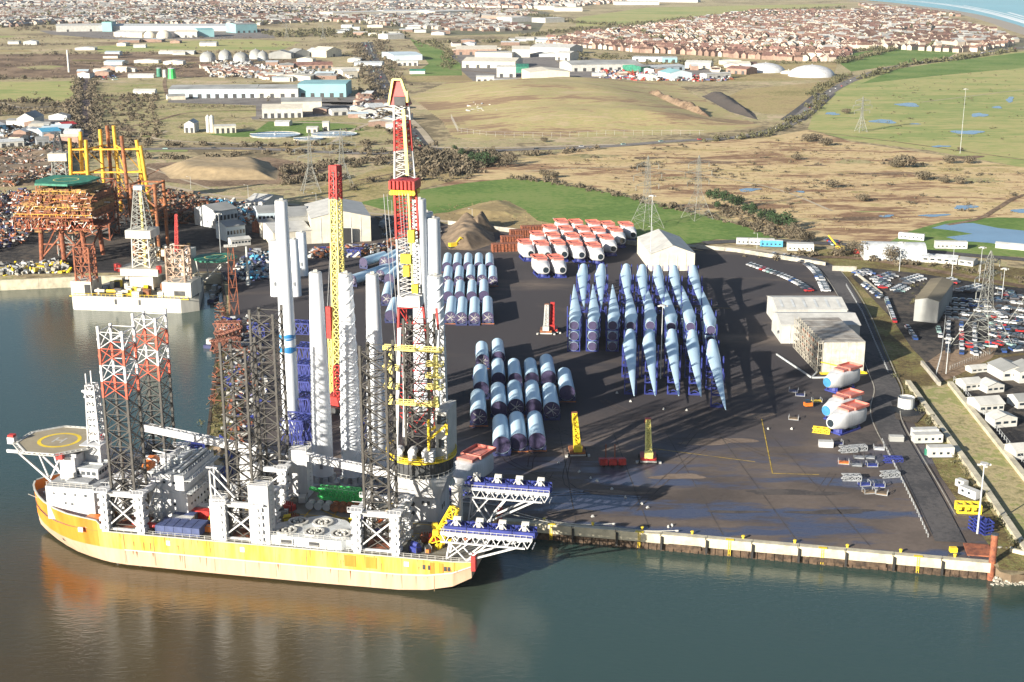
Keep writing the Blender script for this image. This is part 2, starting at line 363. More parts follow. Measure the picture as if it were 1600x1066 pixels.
M_scrapg = ground_mat('scrapyard_ground', [(0.36, (0.02, 0.02, 0.022)), (0.5, (0.045, 0.042, 0.04)), (0.66, (0.085, 0.072, 0.06))], 0.02, 0.25, bump=0.3)  # tones darkened to stand in for the shade over the scrapyard
def yard_mat():
    m = bpy.data.materials.new('yard_tarmac'); m.use_nodes = True; nt = m.node_tree; n = nt.nodes; l = nt.links; b = n['Principled BSDF']
    tc = n.new('ShaderNodeTexCoord')
    def noise(s, d, r=0.6, st=(1, 1, 1)):
        mp = n.new('ShaderNodeMapping'); mp.inputs['Scale'].default_value = st; l.new(tc.outputs['Object'], mp.inputs[0])
        a = n.new('ShaderNodeTexNoise'); a.inputs['Scale'].default_value = s; a.inputs['Detail'].default_value = d; a.inputs['Roughness'].default_value = r; l.new(mp.outputs[0], a.inputs['Vector']); return a
    a = noise(0.02, 6, 0.62, (1, 1.6, 1)); f = noise(0.6, 6, 0.7)
    rp = n.new('ShaderNodeValToRGB'); er = rp.color_ramp; er.elements[0].position = 0.40; er.elements[1].position = 0.60
    er.elements[0].color = (0.070, 0.057, 0.050, 1); er.elements[1].color = (0.132, 0.105, 0.088, 1); l.new(a.outputs[0], rp.inputs[0])
    mx = n.new('ShaderNodeMix'); mx.data_type = 'RGBA'; mx.blend_type = 'MULTIPLY'; mx.inputs[0].default_value = 0.5
    r2 = n.new('ShaderNodeValToRGB'); r2.color_ramp.elements[0].position = 0.3; r2.color_ramp.elements[0].color = (0.6, 0.6, 0.6, 1); r2.color_ramp.elements[1].position = 0.6
    l.new(f.outputs[0], r2.inputs[0]); l.new(rp.outputs[0], mx.inputs[6]); l.new(r2.outputs[0], mx.inputs[7])
    # wet puddled part next to the quay, its blue sheen tinted into the colour
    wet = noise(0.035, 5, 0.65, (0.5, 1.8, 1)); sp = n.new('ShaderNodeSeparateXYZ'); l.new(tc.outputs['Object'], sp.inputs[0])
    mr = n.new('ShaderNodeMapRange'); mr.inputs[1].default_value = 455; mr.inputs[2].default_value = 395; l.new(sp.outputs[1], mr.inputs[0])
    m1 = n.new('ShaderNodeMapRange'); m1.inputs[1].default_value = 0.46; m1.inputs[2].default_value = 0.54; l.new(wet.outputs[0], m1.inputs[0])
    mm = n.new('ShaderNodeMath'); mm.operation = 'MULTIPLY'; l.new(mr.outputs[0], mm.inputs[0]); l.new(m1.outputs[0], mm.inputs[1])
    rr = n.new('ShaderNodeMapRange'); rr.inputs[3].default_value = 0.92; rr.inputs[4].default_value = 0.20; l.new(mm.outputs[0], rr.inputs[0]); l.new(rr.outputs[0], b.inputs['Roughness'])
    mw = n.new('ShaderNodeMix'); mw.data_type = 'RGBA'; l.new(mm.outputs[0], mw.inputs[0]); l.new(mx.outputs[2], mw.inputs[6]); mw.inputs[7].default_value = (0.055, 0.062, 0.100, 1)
    # tarmac colour darkened over the north and middle yard to stand in for shadow
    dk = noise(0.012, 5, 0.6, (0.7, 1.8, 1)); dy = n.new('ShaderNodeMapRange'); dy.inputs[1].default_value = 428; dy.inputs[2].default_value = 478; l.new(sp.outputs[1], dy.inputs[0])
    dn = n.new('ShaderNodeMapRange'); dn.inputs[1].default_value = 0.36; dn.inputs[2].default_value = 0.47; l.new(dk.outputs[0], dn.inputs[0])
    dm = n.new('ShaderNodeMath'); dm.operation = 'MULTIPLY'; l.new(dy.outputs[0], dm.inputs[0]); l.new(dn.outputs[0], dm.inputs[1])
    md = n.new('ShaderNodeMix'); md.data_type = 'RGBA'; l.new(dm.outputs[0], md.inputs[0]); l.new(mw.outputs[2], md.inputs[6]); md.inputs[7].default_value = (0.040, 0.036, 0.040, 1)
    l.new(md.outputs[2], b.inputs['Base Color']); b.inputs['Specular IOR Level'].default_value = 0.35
    bp = n.new('ShaderNodeBump'); bp.inputs['Strength'].default_value = 0.25; bp.inputs['Distance'].default_value = 0.05; l.new(f.outputs[0], bp.inputs['Height']); l.new(bp.outputs[0], b.inputs['Normal'])
    return m
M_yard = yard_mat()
M_road = ground_mat('road_asphalt', [(0.35, (0.055, 0.055, 0.058)), (0.65, (0.095, 0.09, 0.09))], 0.05, 0.6, bump=0.1)
M_farroad = ground_mat('worn_road', [(0.35, (0.14, 0.13, 0.125)), (0.65, (0.20, 0.185, 0.17))], 0.05, 0.3, bump=0.0)
M_track = ground_mat('pale_track', [(0.35, (0.33, 0.28, 0.20)), (0.65, (0.42, 0.36, 0.27))], 0.05, 0.3, bump=0.0)
M_line = mat('road_marking', (0.6, 0.6, 0.55), 0.7, var=0.1)
M_yline = mat('yellow_line', (0.55, 0.38, 0.05), 0.8, var=0.35, scale=0.4)

def blob(cx, cy, w, h, seed, n=26):
    r = random.Random(seed); ph = [r.random()*6.28 for _ in range(3)]
    out = []
    for i in range(n):
        t = 2*math.pi*i/n; k = 1+0.22*math.sin(2*t+ph[0])+0.16*math.sin(3*t+ph[1])+0.1*math.sin(5*t+ph[2]); out.append((cx+w/2*math.cos(t)*k, cy+h/2*math.sin(t)*k))
    return out
# ---- working yard
YARD = [tuple(QC), tuple(QE)] + [G(*p) for p in ((1555, 866), (1470, 745), (1418, 640), (1395, 585), (1345, 480), (1320, 430), (1280, 408), (1180, 396), (1090, 388), (960, 374), (800, 364), (700, 350), (610, 338), (420, 330), (330, 318), (215, 300), (120, 296), (-300, 330), (-300, 430), (0, 430), (112, 427), (344, 424), (356, 440), (360, 480), (357, 560), (346, 690))]
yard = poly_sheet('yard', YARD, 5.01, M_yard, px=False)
poly_sheet('scrapyard_ground', [(-300, 335), (0, 318), (115, 298), (215, 300), (330, 318), (430, 332), (445, 360), (440, 380), (395, 408), (344, 420), (112, 424), (0, 427), (-300, 428)], 5.02, M_scrapg)
poly_sheet('quay_grass', [(325, 690), (334, 580), (349, 500), (358, 505), (385, 600), (372, 700), (330, 735)], 5.02, M_strip)
M_tracks = ground_mat('tyre_marks', [(0.35, (0.05, 0.042, 0.04)), (0.65, (0.09, 0.072, 0.066))], 0.3, 1.5, bump=0.0); M_patch = ground_mat('tarmac_patch', [(0.35, (0.055, 0.05, 0.05)), (0.65, (0.085, 0.075, 0.07))], 0.2, 1.2, bump=0.1); M_dust = ground_mat('dusty_tarmac', [(0.35, (0.15, 0.115, 0.09)), (0.65, (0.20, 0.155, 0.12))], 0.1, 1.0, bump=0.1)
tr = random.Random(77)
for k in range(15):   # lorry tracks sweeping over the open tarmac
    x0, y0 = tr.uniform(800, 1300), tr.uniform(670, 800); x1 = x0+tr.uniform(-260, 260); y1 = y0-tr.uniform(20, 150); cx = (x0+x1)/2+tr.uniform(-90, 90); cy = (y0+y1)/2+tr.uniform(-12, 25)
    if y1 < 640 and x1 < 1130: y1 = 645
    if max(x0, x1) > 1380: continue
    a_ = [Vector(G(x0, y0)), Vector(G(cx, cy)), Vector(G(x1, y1))]; d_ = (a_[2]-a_[0]).normalized(); n_ = Vector((-d_.y, d_.x))
    for o_ in (-1.1, 1.1): ribbon('tyre_track', [p+n_*o_ for p in a_], tr.uniform(.22, .4), 5.02, M_tracks, px=False)
for k, (cx, cy, w, h) in enumerate([(1120, 690, 120, 10), (1240, 770, 150, 9), (960, 770, 90, 8), (1340, 690, 90, 30), (1180, 650, 60, 8), (1300, 800, 130, 7), (1060, 745, 70, 10), (900, 800, 90, 6), (820, 640, 60, 7), (1150, 800, 80, 5)]): poly_sheet('repair_patch' if k % 2 else 'dust_patch', blob(cx, cy, w, h, 30+k), 5.02, M_patch if k % 2 else M_dust)
for k in range(5): ribbon('tarmac_joint', [(900+k*115, 818+k*9), (868+k*78, 640+k*3)], .3, 5.02, M_patch)
# ---- fields
def field(nm, m, z, *pts): return poly_sheet(nm, pts, z, m)
field('marsh', M_marsh, 5.03, (660, 282), (735, 262), (800, 250), (930, 232), (1040, 225), (1190, 216), (1262, 203), (1330, 222), (1600, 262), (2300, 360), (2300, 420), (1600, 395), (1420, 385), (1260, 372), (1180, 350), (1090, 330), (1000, 308), (900, 290), (800, 279), (700, 292))
field('green_field', M_field, 5.05, (560, 317), (640, 300), (730, 286), (800, 279), (850, 283), (960, 303), (1090, 334), (1170, 356), (1228, 379), (1120, 374), (1060, 386), (960, 376), (880, 353), (840, 345), (818, 328), (790, 313), (750, 318), (700, 332), (660, 336), (600, 328))
field('dry_grass_bank', M_tan, 5.04, (600, 328), (660, 333), (700, 330), (750, 314), (790, 310), (830, 325), (850, 343), (900, 353), (970, 368), (1100, 392), (1000, 385), (860, 366), (700, 347), (600, 337))
field('dry_meadow', M_tan, 5.03, (500, 292), (600, 262), (700, 240), (745, 255), (740, 275), (640, 300), (560, 318), (470, 300))
field('north_pasture', M_pasture, 5.03, (1275, 168), (1320, 132), (1400, 108), (1500, 92), (1600, 80), (2300, 60), (2300, 330), (1600, 262), (1450, 235), (1330, 220), (1262, 202))
field('lush_field', M_field, 5.06, (1345, 131), (1400, 108), (1500, 94), (1620, 80), (1620, 104), (1470, 118))
field('playing_field', M_field, 5.04, (1310, 98), (1325, 84), (1400, 74), (1500, 80), (1478, 92), (1400, 102), (1330, 112))
field('flooded_field', M_field, 5.06, (1385, 381), (1420, 362), (1480, 345), (1560, 340), (2300, 360), (2300, 420), (1600, 402), (1440, 395))
field('brown_meadow', M_tan, 5.03, (1120, 160), (1160, 140), (1310, 126), (1290, 150), (1250, 178), (1195, 178))
field('north_meadow', M_tan, 5.02, (870, 85), (1000, 95), (1180, 100), (1310, 96), (1300, 125), (1000, 130), (640, 128), (620, 120))
field('ridge_meadow', M_pasture, 5.02, (900, 28), (1010, 12), (1200, 8), (1330, 6), (1120, 32), (1000, 38), (900, 42))
field('west_green_field', M_pasture, 5.04, (-200, 130), (128, 127), (126, 152), (100, 160), (-200, 156))
field('mill_field', M_pasture, 5.04, (145, 73), (300, 64), (400, 62), (470, 66), (440, 78), (300, 79), (155, 82))
field('works_field', M_olive, 5.04, (200, 196), (600, 178), (640, 206), (610, 222), (420, 226), (240, 218))
field('works_green', M_field, 5.05, (322, 210), (400, 204), (420, 190), (500, 189), (560, 197), (570, 204), (500, 216), (360, 214))
field('roundabout_green', M_field, 5.05, (620, 178), (640, 182), (676, 232), (654, 230))
field('verge_green', M_field, 5.05, (590, 95), (617, 110), (625, 117), (606, 108))
field('park_green', M_field, 5.05, (640, 60), (690, 78), (720, 100), (722, 118), (640, 119), (670, 100))
field('railway_meadow', M_olive, 5.03, (145, 130), (270, 130), (262, 160), (400, 165), (400, 182), (150, 205))
field('west_brownfield', M_brownsoil, 5.02, (-200, 86), (130, 84), (300, 88), (420, 100), (420, 120), (130, 122), (-200, 120))
field('town_ground', M_town, 5.02, (-400, 45), (100, 38), (500, 30), (700, 56), (840, 52), (860, 20), (700, -5), (-400, -20))
field('estate_ground', M_town, 5.03, (850, 60), (900, 50), (1000, 38), (1180, 15), (1400, 22), (1490, 36), (1600, 60), (1600, 78), (1480, 78), (1380, 72), (1318, 82), (1310, 98), (1180, 92), (1000, 82), (860, 74))
field('works_yard', M_farroad, 5.03, (700, 80), (860, 84), (1010, 100), (1130, 108), (1100, 128), (870, 124), (745, 132), (720, 110))
field('mill_yard', M_farroad, 5.03, (60, 48), (420, 45), (430, 60), (180, 62), (80, 54))
field('west_works_yard', M_farroad, 5.03, (-200, 200), (30, 186), (120, 186), (122, 226), (-200, 232))
field('cement_yard', M_farroad, 5.03, (235, 148), (540, 144), (585, 170), (600, 186), (395, 188), (380, 165), (240, 158))
field('sandy_lot', M_brownsoil, 5.04, (230, 256), (420, 246), (520, 262), (470, 286), (330, 292), (215, 280))
lr = random.Random(31); LM = [M_tan, M_olive, M_brownsoil, M_strip, M_pasture, M_marsh, M_land]
for k in range(110):   # patchwork of rough ground: grazed, ploughed, scraped and overgrown pieces
    cx, cy = lr.uniform(-20, 1330), lr.uniform(58, 250)
    if 600 < cx < 1290 and 120 < cy < 236 or (cx > 1090 and cy > 150) or (860 < cx and cy < 100): continue
    if 90 < cx < 160 and cy > 110: continue
    w = lr.uniform(30, 120); h = w*lr.uniform(.05, .12)*(1 if cy > 110 else .6); poly_sheet('rough_patch', blob(cx, cy, w, h, 200+k, 16), 5.03, LM[k % 7])
for k in range(46):
    cx, cy = lr.uniform(840, 1560), lr.uniform(226, 345)
    if cy > 372-(cx-800)*.11 and cx > 1380: continue
    if cy > 268+(cx-800)*.2: continue
    w = lr.uniform(30, 110); poly_sheet('marsh_patch', blob(cx, cy, w, w*lr.uniform(.04, .09), 400+k, 16), 5.04, [M_brownsoil, M_tan, M_marsh, M_olive][k % 4])
for k in range(22): cx, cy = lr.uniform(700, 1120), lr.uniform(140, 205); 
for k, pts in enumerate([[(0, 100), (120, 96), (300, 98), (420, 92)], [(150, 128), (280, 132), (420, 128), (560, 136)], [(170, 205), (240, 190), (300, 176), (420, 172)], [(420, 226), (300, 222), (240, 216), (262, 205)], [(300, 92), (260, 120), (262, 150)], [(0, 160), (60, 175), (126, 182)], [(880, 60), (960, 48), (1100, 36)], [(620, 178), (560, 200), (520, 222)], [(700, 108), (780, 116), (880, 132)], [(230, 262), (330, 296)], [(560, 282), (660, 262), (740, 244)], [(820, 268), (1000, 262), (1190, 290), (1300, 330)], [(1262, 205), (1400, 222), (1600, 250)], [(1440, 160), (1520, 150), (1600, 140)]]): ribbon('track', pts, 5 if k < 9 else 2.6, 5.08, M_track if k % 2 else M_brownsoil)
# ---- sea edge: beach and breaking waves
M_beach = mat('wet_beach', (0.34, 0.30, 0.24), 0.7); M_foam = mat('sea_foam', (0.72, 0.78, 0.80), 0.7, var=0.1, scale=0.02)
ribbon('beach', [(1330, 1), (1420, 9), (1500, 20), (1560, 35), (1600, 49), (1680, 72)], 55, 5.03, M_beach)
for k, (off, wd, a, b) in enumerate([(5, 16, 0, 7), (9, 11, 1, 5), (14, 8, 2, 7), (20, 12, 3, 6)]):
    cp = [(1340, -4), (1420, 3), (1480, 10), (1540, 22), (1600, 39), (1640, 52), (1700, 75)][a:b]
    ribbon('wave_line', [(x+off*1.8, y-off*0.12) for x, y in cp], wd, 0.2+0.01*k, M_foam)
# ---- flood pools
def pool(nm, *pts): return poly_sheet(nm, pts, 5.09, M_pool)
for i, (cx, cy, w, h) in enumerate([(1418, 164, 42, 5), (1380, 190, 34, 7), (1300, 178, 22, 4), (1512, 207, 42, 7), (1530, 180, 22, 7), (1578, 156, 12, 8), (1558, 168, 18, 3), (1470, 229, 26, 3), (1430, 194, 14, 2), (1508, 324, 34, 7), (1170, 297, 34, 5), (1460, 337, 44, 4), (1385, 338, 20, 4), (1596, 330, 24, 8), (1250, 300, 14, 3)]):
    poly_sheet('flood_pool', blob(cx, cy, w, h, i), 5.09, M_pool)
pool('flood_pool', (1455, 357), (1480, 350), (1520, 349), (1560, 357), (1610, 362), (1700, 366), (1700, 392), (1600, 388), (1545, 380), (1500, 377), (1478, 371), (1520, 366), (1490, 361))
# ---- roads
RD = {}
def road(nm, pts, w, m=None, z=5.10): RD[nm] = pts; return ribbon('road' if nm != 'track' else 'track', pts, w, z, m or M_farroad)
road('diag', [(573, 66), (582, 95), (592, 125), (604, 155), (625, 190), (650, 222), (676, 236)], 24, M_road)
road('east', [(1640, 70), (1560, 79), (1480, 92), (1400, 104), (1340, 122), (1295, 145), (1262, 172), (1240, 190), (1205, 204), (1150, 215), (1050, 221), (950, 229), (850, 233), (740, 236), (676, 236), (560, 240), (400, 233), (250, 233), (100, 236), (0, 240), (-200, 246)], 14, None, 5.11)
road('track', [(640, 186), (660, 206), (676, 226), (690, 231), (800, 231), (960, 226)], 7, M_track, 5.12)
ribbon('road', [(1290, 146), (1262, 170), (1238, 188)], 26, 5.10, M_road)
road('quayroad', [(205, 284), (260, 292), (340, 306), (470, 322), (560, 332), (620, 338), (700, 347), (780, 356), (860, 366), (960, 376), (1100, 386), (1180, 391), (1250, 400)], 6, M_track, 5.12)
road('seaton', [(1100, 380), (1200, 376), (1290, 381), (1370, 386), (1500, 398), (1620, 408), (1800, 425)], 9, M_road, 5.12)
road('wyard', [(-100, 170), (60, 168), (135, 165)], 7)
road('works', [(262, 160), (330, 162), (420, 160), (560, 152), (600, 150)], 7)
road('works2', [(400, 188), (480, 192), (560, 193), (610, 200)], 6, M_track)
road('marshtrack', [(1480, 352), (1530, 342), (1560, 325), (1600, 305), (1700, 285)], 4, M_brownsoil)
ribbon('railway', [(133, 118), (132, 150), (131, 185), (131, 225), (131, 236)], 16, 5.10, mat('ballast', (0.09, 0.06, 0.055), 0.9))
ribbon('railway', [(1240, 402), (1340, 404), (1440, 420), (1620, 452)], 7, 5.11, M_brownsoil)
# ---- roads and strips on the right of the yard
field('east_verge', M_strip, 5.03, (1225, 385), (1330, 392), (1600, 420), (2300, 520), (2300, 935), (1700, 905), (1602, 893), (1562, 890), (1555, 866), (1470, 745), (1418, 640), (1395, 585), (1345, 480), (1320, 430), (1280, 408))
field('car_park', M_scrapg, 5.05, (1330, 432), (1348, 418), (1440, 428), (1540, 444), (1700, 462), (2200, 520), (2200, 640), (1700, 555), (1600, 552), (1545, 556), (1500, 566), (1462, 585), (1440, 560), (1425, 545), (1395, 500))
field('pylon_lot', M_brownsoil, 5.06, (1440, 572), (1475, 548), (1560, 540), (1550, 560), (1490, 590), (1462, 600))
PERIM = [(1180, 394), (1250, 402), (1292, 418), (1316, 448), (1340, 490), (1360, 540), (1378, 585), (1388, 612), (1383, 640), (1388, 665), (1412, 710), (1440, 760), (1464, 806), (1485, 848)]
ribbon('perimeter_road', PERIM, 10, 5.11, M_road, w2=8.5)
def offset_px(pts, d):
    P = [Vector(G(*p)) for p in pts]; out = []
    for i, p in enumerate(P):
        t = (P[min(i+1, len(P)-1)]-P[max(i-1, 0)]).normalized(); out.append(p+Vector((-t.y, t.x))*d)
    return out
for d in (5.3, -5.3): ribbon('kerb', offset_px(PERIM[2:-1], d), 0.35, 5.2, M_conc, px=False)
field('drain_strip', M_olive, 5.07, (1440, 605), (1480, 600), (1600, 745), (1700, 870), (1700, 905), (1598, 868), (1500, 730))
field('depot_ground', M_scrapg, 5.07, (1500, 603), (1560, 560), (1700, 545), (2200, 600), (2200, 900), (1750, 860), (1600, 745))
poly_sheet('pond', blob(1422, 640, 56, 20, 5), 5.13, M_black)
poly_sheet('wet_patch', [(1392, 628), (1440, 622), (1452, 640), (1432, 662), (1400, 656)], 5.115, M_scrapg)
# yellow bay lines painted on the yard
for a, b in (((1190, 655), (1207, 740)), ((1112, 481), (1142, 482)), ((1207, 740), (1280, 742)), ((1010, 700), (1180, 722))): ribbon('bay_marking', [a, b], 0.35, 5.03, M_yline)

# ================================================================== mounds (real relief)
def mound(name, pts, h, slope, m, rough=0.5, res=60, z=5.0, kind='structure', px=True, flat=1.0):
    P = np.array([G(*p) for p in pts] if px else pts)
    lo, hi = P.min(0), P.max(0); nx = res; ny = max(8, int(res*(hi[1]-lo[1])/(hi[0]-lo[0]+1e-6))) if (hi[0]-lo[0]) > 0 else res; ny = min(ny, res*2)
    X, Y = np.meshgrid(np.linspace(lo[0], hi[0], nx), np.linspace(lo[1], hi[1], ny)); D = np.full(X.shape, 1e9); IN = np.zeros(X.shape, bool); n = len(P)
    for i in range(n):
        a, b = P[i], P[(i+1) % n]; d = b-a; t = np.clip(((X-a[0])*d[0]+(Y-a[1])*d[1])/(d@d+1e-9), 0, 1)
        D = np.minimum(D, np.hypot(X-a[0]-t*d[0], Y-a[1]-t*d[1]))
        c = ((a[1] > Y) != (b[1] > Y)) & (X < (b[0]-a[0])*(Y-a[1])/(b[1]-a[1]+1e-12)+a[0]); IN ^= c
    s = np.clip(D/slope, 0, 1); s = s*s*(3-2*s); H = h*s
    L = slope*2.0
    for k in range(4):
        f = 2**k; ph = rng.random(4)*6.28
        H = H+rough*h*s*0.25/f*(np.sin(X/L*f*2+ph[0]+1.7*np.sin(Y/L*f+ph[1]))*np.sin(Y/L*f*2.3+ph[2]+1.3*np.sin(X/L*f+ph[3])))
    H = np.where(IN, np.maximum(H, 0.02), -0.6)
    V = np.stack([X, Y, H+z], -1).reshape(-1, 3); I = np.arange(nx*ny).reshape(ny, nx)
    F = np.stack([I[:-1, :-1], I[:-1, 1:], I[1:, 1:], I[1:, :-1]], -1).reshape(-1, 4)
    keep = IN.reshape(-1)[F].any(1)
    o = bpy.data.objects.new(name, np_mesh(name, V, F[keep], m, smooth=True)); COL.objects.link(o)
    if kind: o['kind'] = kind
    return o
M_hill = ground_mat('landfill_grass', [(0.32, (0.24, 0.165, 0.10)), (0.42, (0.34, 0.265, 0.14)), (0.52, (0.39, 0.325, 0.165)), (0.6, (0.30, 0.285, 0.115)), (0.72, (0.41, 0.325, 0.19))], 0.007, 0.05, bump=0.5, stretch=(0.7, 1.8, 1), bdist=2)
mound('landfill_hill', [(640, 152), (700, 128), (860, 119), (1000, 124), (1060, 132), (1090, 150), (1160, 184), (1195, 198), (1110, 208), (960, 214), (800, 216), (740, 222), (705, 214), (690, 190)], 12, 140, M_hill, 0.9, 150)
mound('landfill_crown', [(770, 168), (830, 138), (1000, 132), (1060, 150), (1100, 178), (1000, 192), (880, 192)], 9, 130, M_hill, 0.5, 80)
mound('landfill_crown', [(670, 150), (760, 131), (850, 132), (830, 150), (750, 170), (690, 168)], 7, 60, M_hill, 0.5, 70)
mound('spoil_bank', [(1000, 150), (1030, 150), (1100, 175), (1120, 190), (1090, 186), (1050, 172)], 9, 14, M_brownsoil, 0.8, 60)
mound('spoil_bank', [(1095, 150), (1140, 150), (1180, 178), (1185, 188), (1140, 175)], 6, 16, mat('dark_spoil', (0.07, 0.058, 0.05), .95), 0.8, 50)
mound('embankment', [(245, 264), (290, 250), (420, 252), (440, 268), (436, 282), (330, 283), (262, 280)], 6.5, 22, M_sand, 0.5, 90)
mound('grass_hump', [(700, 334), (742, 318), (775, 312), (800, 315), (830, 330), (812, 340), (760, 343)], 2.6, 16, M_tan, 0.6, 50)
mound('spoil_heap', [(688, 372), (700, 352), (730, 346), (770, 356), (776, 380), (740, 392), (700, 390)], 8, 14, M_soil, 1.0, 60)
mound('spoil_heap', [(716, 362), (740, 352), (772, 350), (778, 362), (745, 370)], 11, 12, M_soil, 1.0, 40)
mound('quay_heap', [(312, 730), (330, 715), (350, 722), (356, 738), (338, 748), (318, 744)], 5, 6, M_sand, 0.6, 30)
mound('quay_heap', [(330, 700), (350, 690), (356, 706), (340, 716)], 2.5, 5, M_soil, 0.6, 30)
# ================================================================== TREES AND SCRUB
def crown_arrays(c, r, n, q, rg):
    """n leaf clumps (quads of size q) through an uneven crown with centres c and radii r"""
    u = rg.normal(size=(n, 3)); u /= np.linalg.norm(u, axis=1)[:, None]
    lob = rg.normal(size=(5, 3)); lob /= np.linalg.norm(lob, axis=1)[:, None]
    k = 0.72+0.34*np.max(u @ lob.T, axis=1)
    rad = (rg.random(n)**0.45)*k
    p = c+u*rad[:, None]*r
    a = rg.normal(size=(n, 3)); a /= np.linalg.norm(a, axis=1)[:, None]
    b = np.cross(a, u+0.3*rg.normal(size=(n, 3))); b /= (np.linalg.norm(b, axis=1)[:, None]+1e-9)
    s = q*(0.6+0.8*rg.random(n))[:, None]
    V = np.stack([p-a*s-b*s*.7, p+a*s-b*s*.7, p+a*s+b*s*.7, p-a*s+b*s*.7], 1).reshape(-1, 3)
    return V
def clump_mesh(name, C, Rr, n, q, m, seed=1):
    """many crowns in one mesh (used only where nobody could count them)"""
    rg = np.random.default_rng(seed); Vs = []
    n = int(n*2.1)
    for c, r in zip(C, Rr): Vs.append(crown_arrays(np.array(c), np.array(r), n, q*0.58*r[0]/3.0, rg))
    V = np.concatenate(Vs); F = np.arange(len(V)).reshape(-1, 4)
    return np_mesh(name, V, F, m)
def scrub(name, C, m, seed, n=26, q=0.9, rlo=2.0, rhi=3.8, flat=0.75, z=5.0):
    rg = np.random.default_rng(seed+50); C3 = []; R3 = []
    for x, y in C:
        r = rlo*.8+(rhi*1.12-rlo*.8)*rg.random()**1.6; C3.append((x, y, z+r*flat*0.7)); R3.append((r*(0.8+0.5*rg.random()), r*(0.8+0.5*rg.random()), r*flat))
    o = bpy.data.objects.new(name, clump_mesh(name, C3, R3, n, q, m, seed)); COL.objects.link(o); o['kind'] = 'stuff'; return o
def pts_line(px, step, width, seed):
    r = random.Random(seed); P = [Vector(G(*p)) for p in px]; out = []
    for p, d in line_pts(P, step):
        out.append((p.x+r.gauss(0, 1)*width, p.y+r.gauss(0, 1)*width))
    return out
def pts_poly(px, n, seed, clus=0.0):
    r = random.Random(seed); P = [G(*p) for p in px]; xs = [p[0] for p in P]; ys = [p[1] for p in P]; out = []; tries = 0
    while len(out) < n and tries < n*30:
        tries += 1; x = r.uniform(min(xs), max(xs)); y = r.uniform(min(ys), max(ys))
        if inside(x, y, P) and (clus == 0 or math.sin(x/31+1.3*math.sin(y/47))*math.sin(y/29+math.sin(x/53))+r.random()*1.4 > clus): out.append((x, y))
    return out
# long hedges and thickets: masses that nobody could count
A = pts_line([(200, 246), (300, 250), (400, 241), (500, 236), (600, 240), (650, 246)], 3.2, 9, 1) + pts_line([(250, 226), (420, 228), (600, 226)], 4, 6, 2) + pts_line([(650, 226), (690, 244), (760, 250)], 3, 8, 3)
A += pts_poly([(150, 150), (250, 150), (235, 195), (255, 215), (225, 232), (150, 232)], 260, 4) + pts_poly([(440, 262), (600, 246), (640, 250), (520, 285), (440, 290)], 170, 5, 0.5)
scrub('roadside_thicket', A, M_bare, 1)
A = pts_poly([(645, 240), (770, 238), (790, 258), (740, 264), (700, 270), (640, 262)], 230, 7) + pts_line([(770, 246), (850, 243), (930, 233)], 4, 4, 8) + pts_poly([(540, 300), (640, 298), (700, 290), (780, 262), (740, 258), (600, 276)], 80, 9, 0.7)
scrub('bare_woodland', A, M_bare, 2, rhi=4.6)
A = pts_line([(800, 279), (850, 284), (900, 292), (960, 304), (1020, 318), (1090, 334), (1160, 352), (1230, 372)], 2.4, 3.5, 10)
scrub('field_hedge', A, M_bare, 3, rlo=1.4, rhi=3.0)
A = pts_poly([(1090, 320), (1140, 322), (1200, 340), (1262, 362), (1262, 378), (1220, 372), (1150, 348)], 110, 11) + pts_line([(1180, 402), (1240, 404), (1300, 398), (1370, 403), (1400, 408)], 3, 4, 12) + pts_line([(1400, 412), (1480, 418), (1600, 440), (1640, 446)], 2.2, 2.6, 13)
scrub('railway_scrub', A, M_bare, 4, rlo=1.2, rhi=2.8)
A = pts_poly([(820, 262), (1000, 232), (1250, 215), (1330, 226), (1600, 268), (1600, 330), (1450, 335), (1250, 365), (1100, 318), (930, 285)], 330, 14, 0.75)
scrub('marsh_scrub', A, M_bare, 5, n=16, rlo=0.9, rhi=2.6, flat=0.5)
A = pts_poly([(-60, 156), (126, 156), (126, 190), (60, 178), (-60, 186)], 170, 15, 0.2) + pts_line([(-60, 122), (60, 124), (130, 120)], 5, 6, 16) + pts_line([(122, 125), (121, 160), (120, 222)], 5, 3, 161) + pts_line([(145, 125), (147, 160), (149, 222)], 6, 3, 162)
A += pts_line([(0, 88), (150, 84), (300, 84), (430, 82)], 7, 6, 17) + pts_line([(390, 100), (300, 106), (140, 116)], 7, 5, 18) + pts_poly([(30, 36), (80, 36), (90, 48), (20, 50)], 80, 19)
A += pts_poly([(0, 236), (200, 232), (210, 246), (110, 250), (0, 252)], 120, 191) + pts_line([(560, 70), (572, 110), (590, 150), (606, 190), (636, 226)], 5, 9, 192) + pts_line([(590, 64), (604, 90), (614, 120), (622, 140)], 5, 9, 193)
scrub('west_thicket', A, M_bare, 6, n=20, rlo=2.4, rhi=5)
A = pts_poly([(430, 58), (560, 60), (640, 60), (640, 52), (520, 46), (400, 50)], 260, 20, 0.1) + pts_line([(1000, 40), (900, 47), (860, 52), (820, 58)], 8, 9, 21) + pts_line([(820, 22), (900, 36), (960, 40), (1060, 32), (1190, 18), (1320, 12)], 9, 9, 22)
A += pts_line([(640, 68), (760, 66), (860, 70)], 8, 8, 23) + pts_line([(1310, 100), (1400, 76), (1310, 82)], 6, 4, 24) + pts_poly([(1350, 52), (1500, 52), (1500, 60), (1380, 60)], 120, 25) + pts_line([(1340, 124), (1420, 102), (1500, 93), (1590, 80)], 9, 3, 26) + pts_poly([(0, 3), (500, 3), (500, 14), (0, 14)], 300, 27, 0.6)
scrub('far_woodland', A, M_bush, 7, n=14, rlo=4, rhi=7, q=1.1)
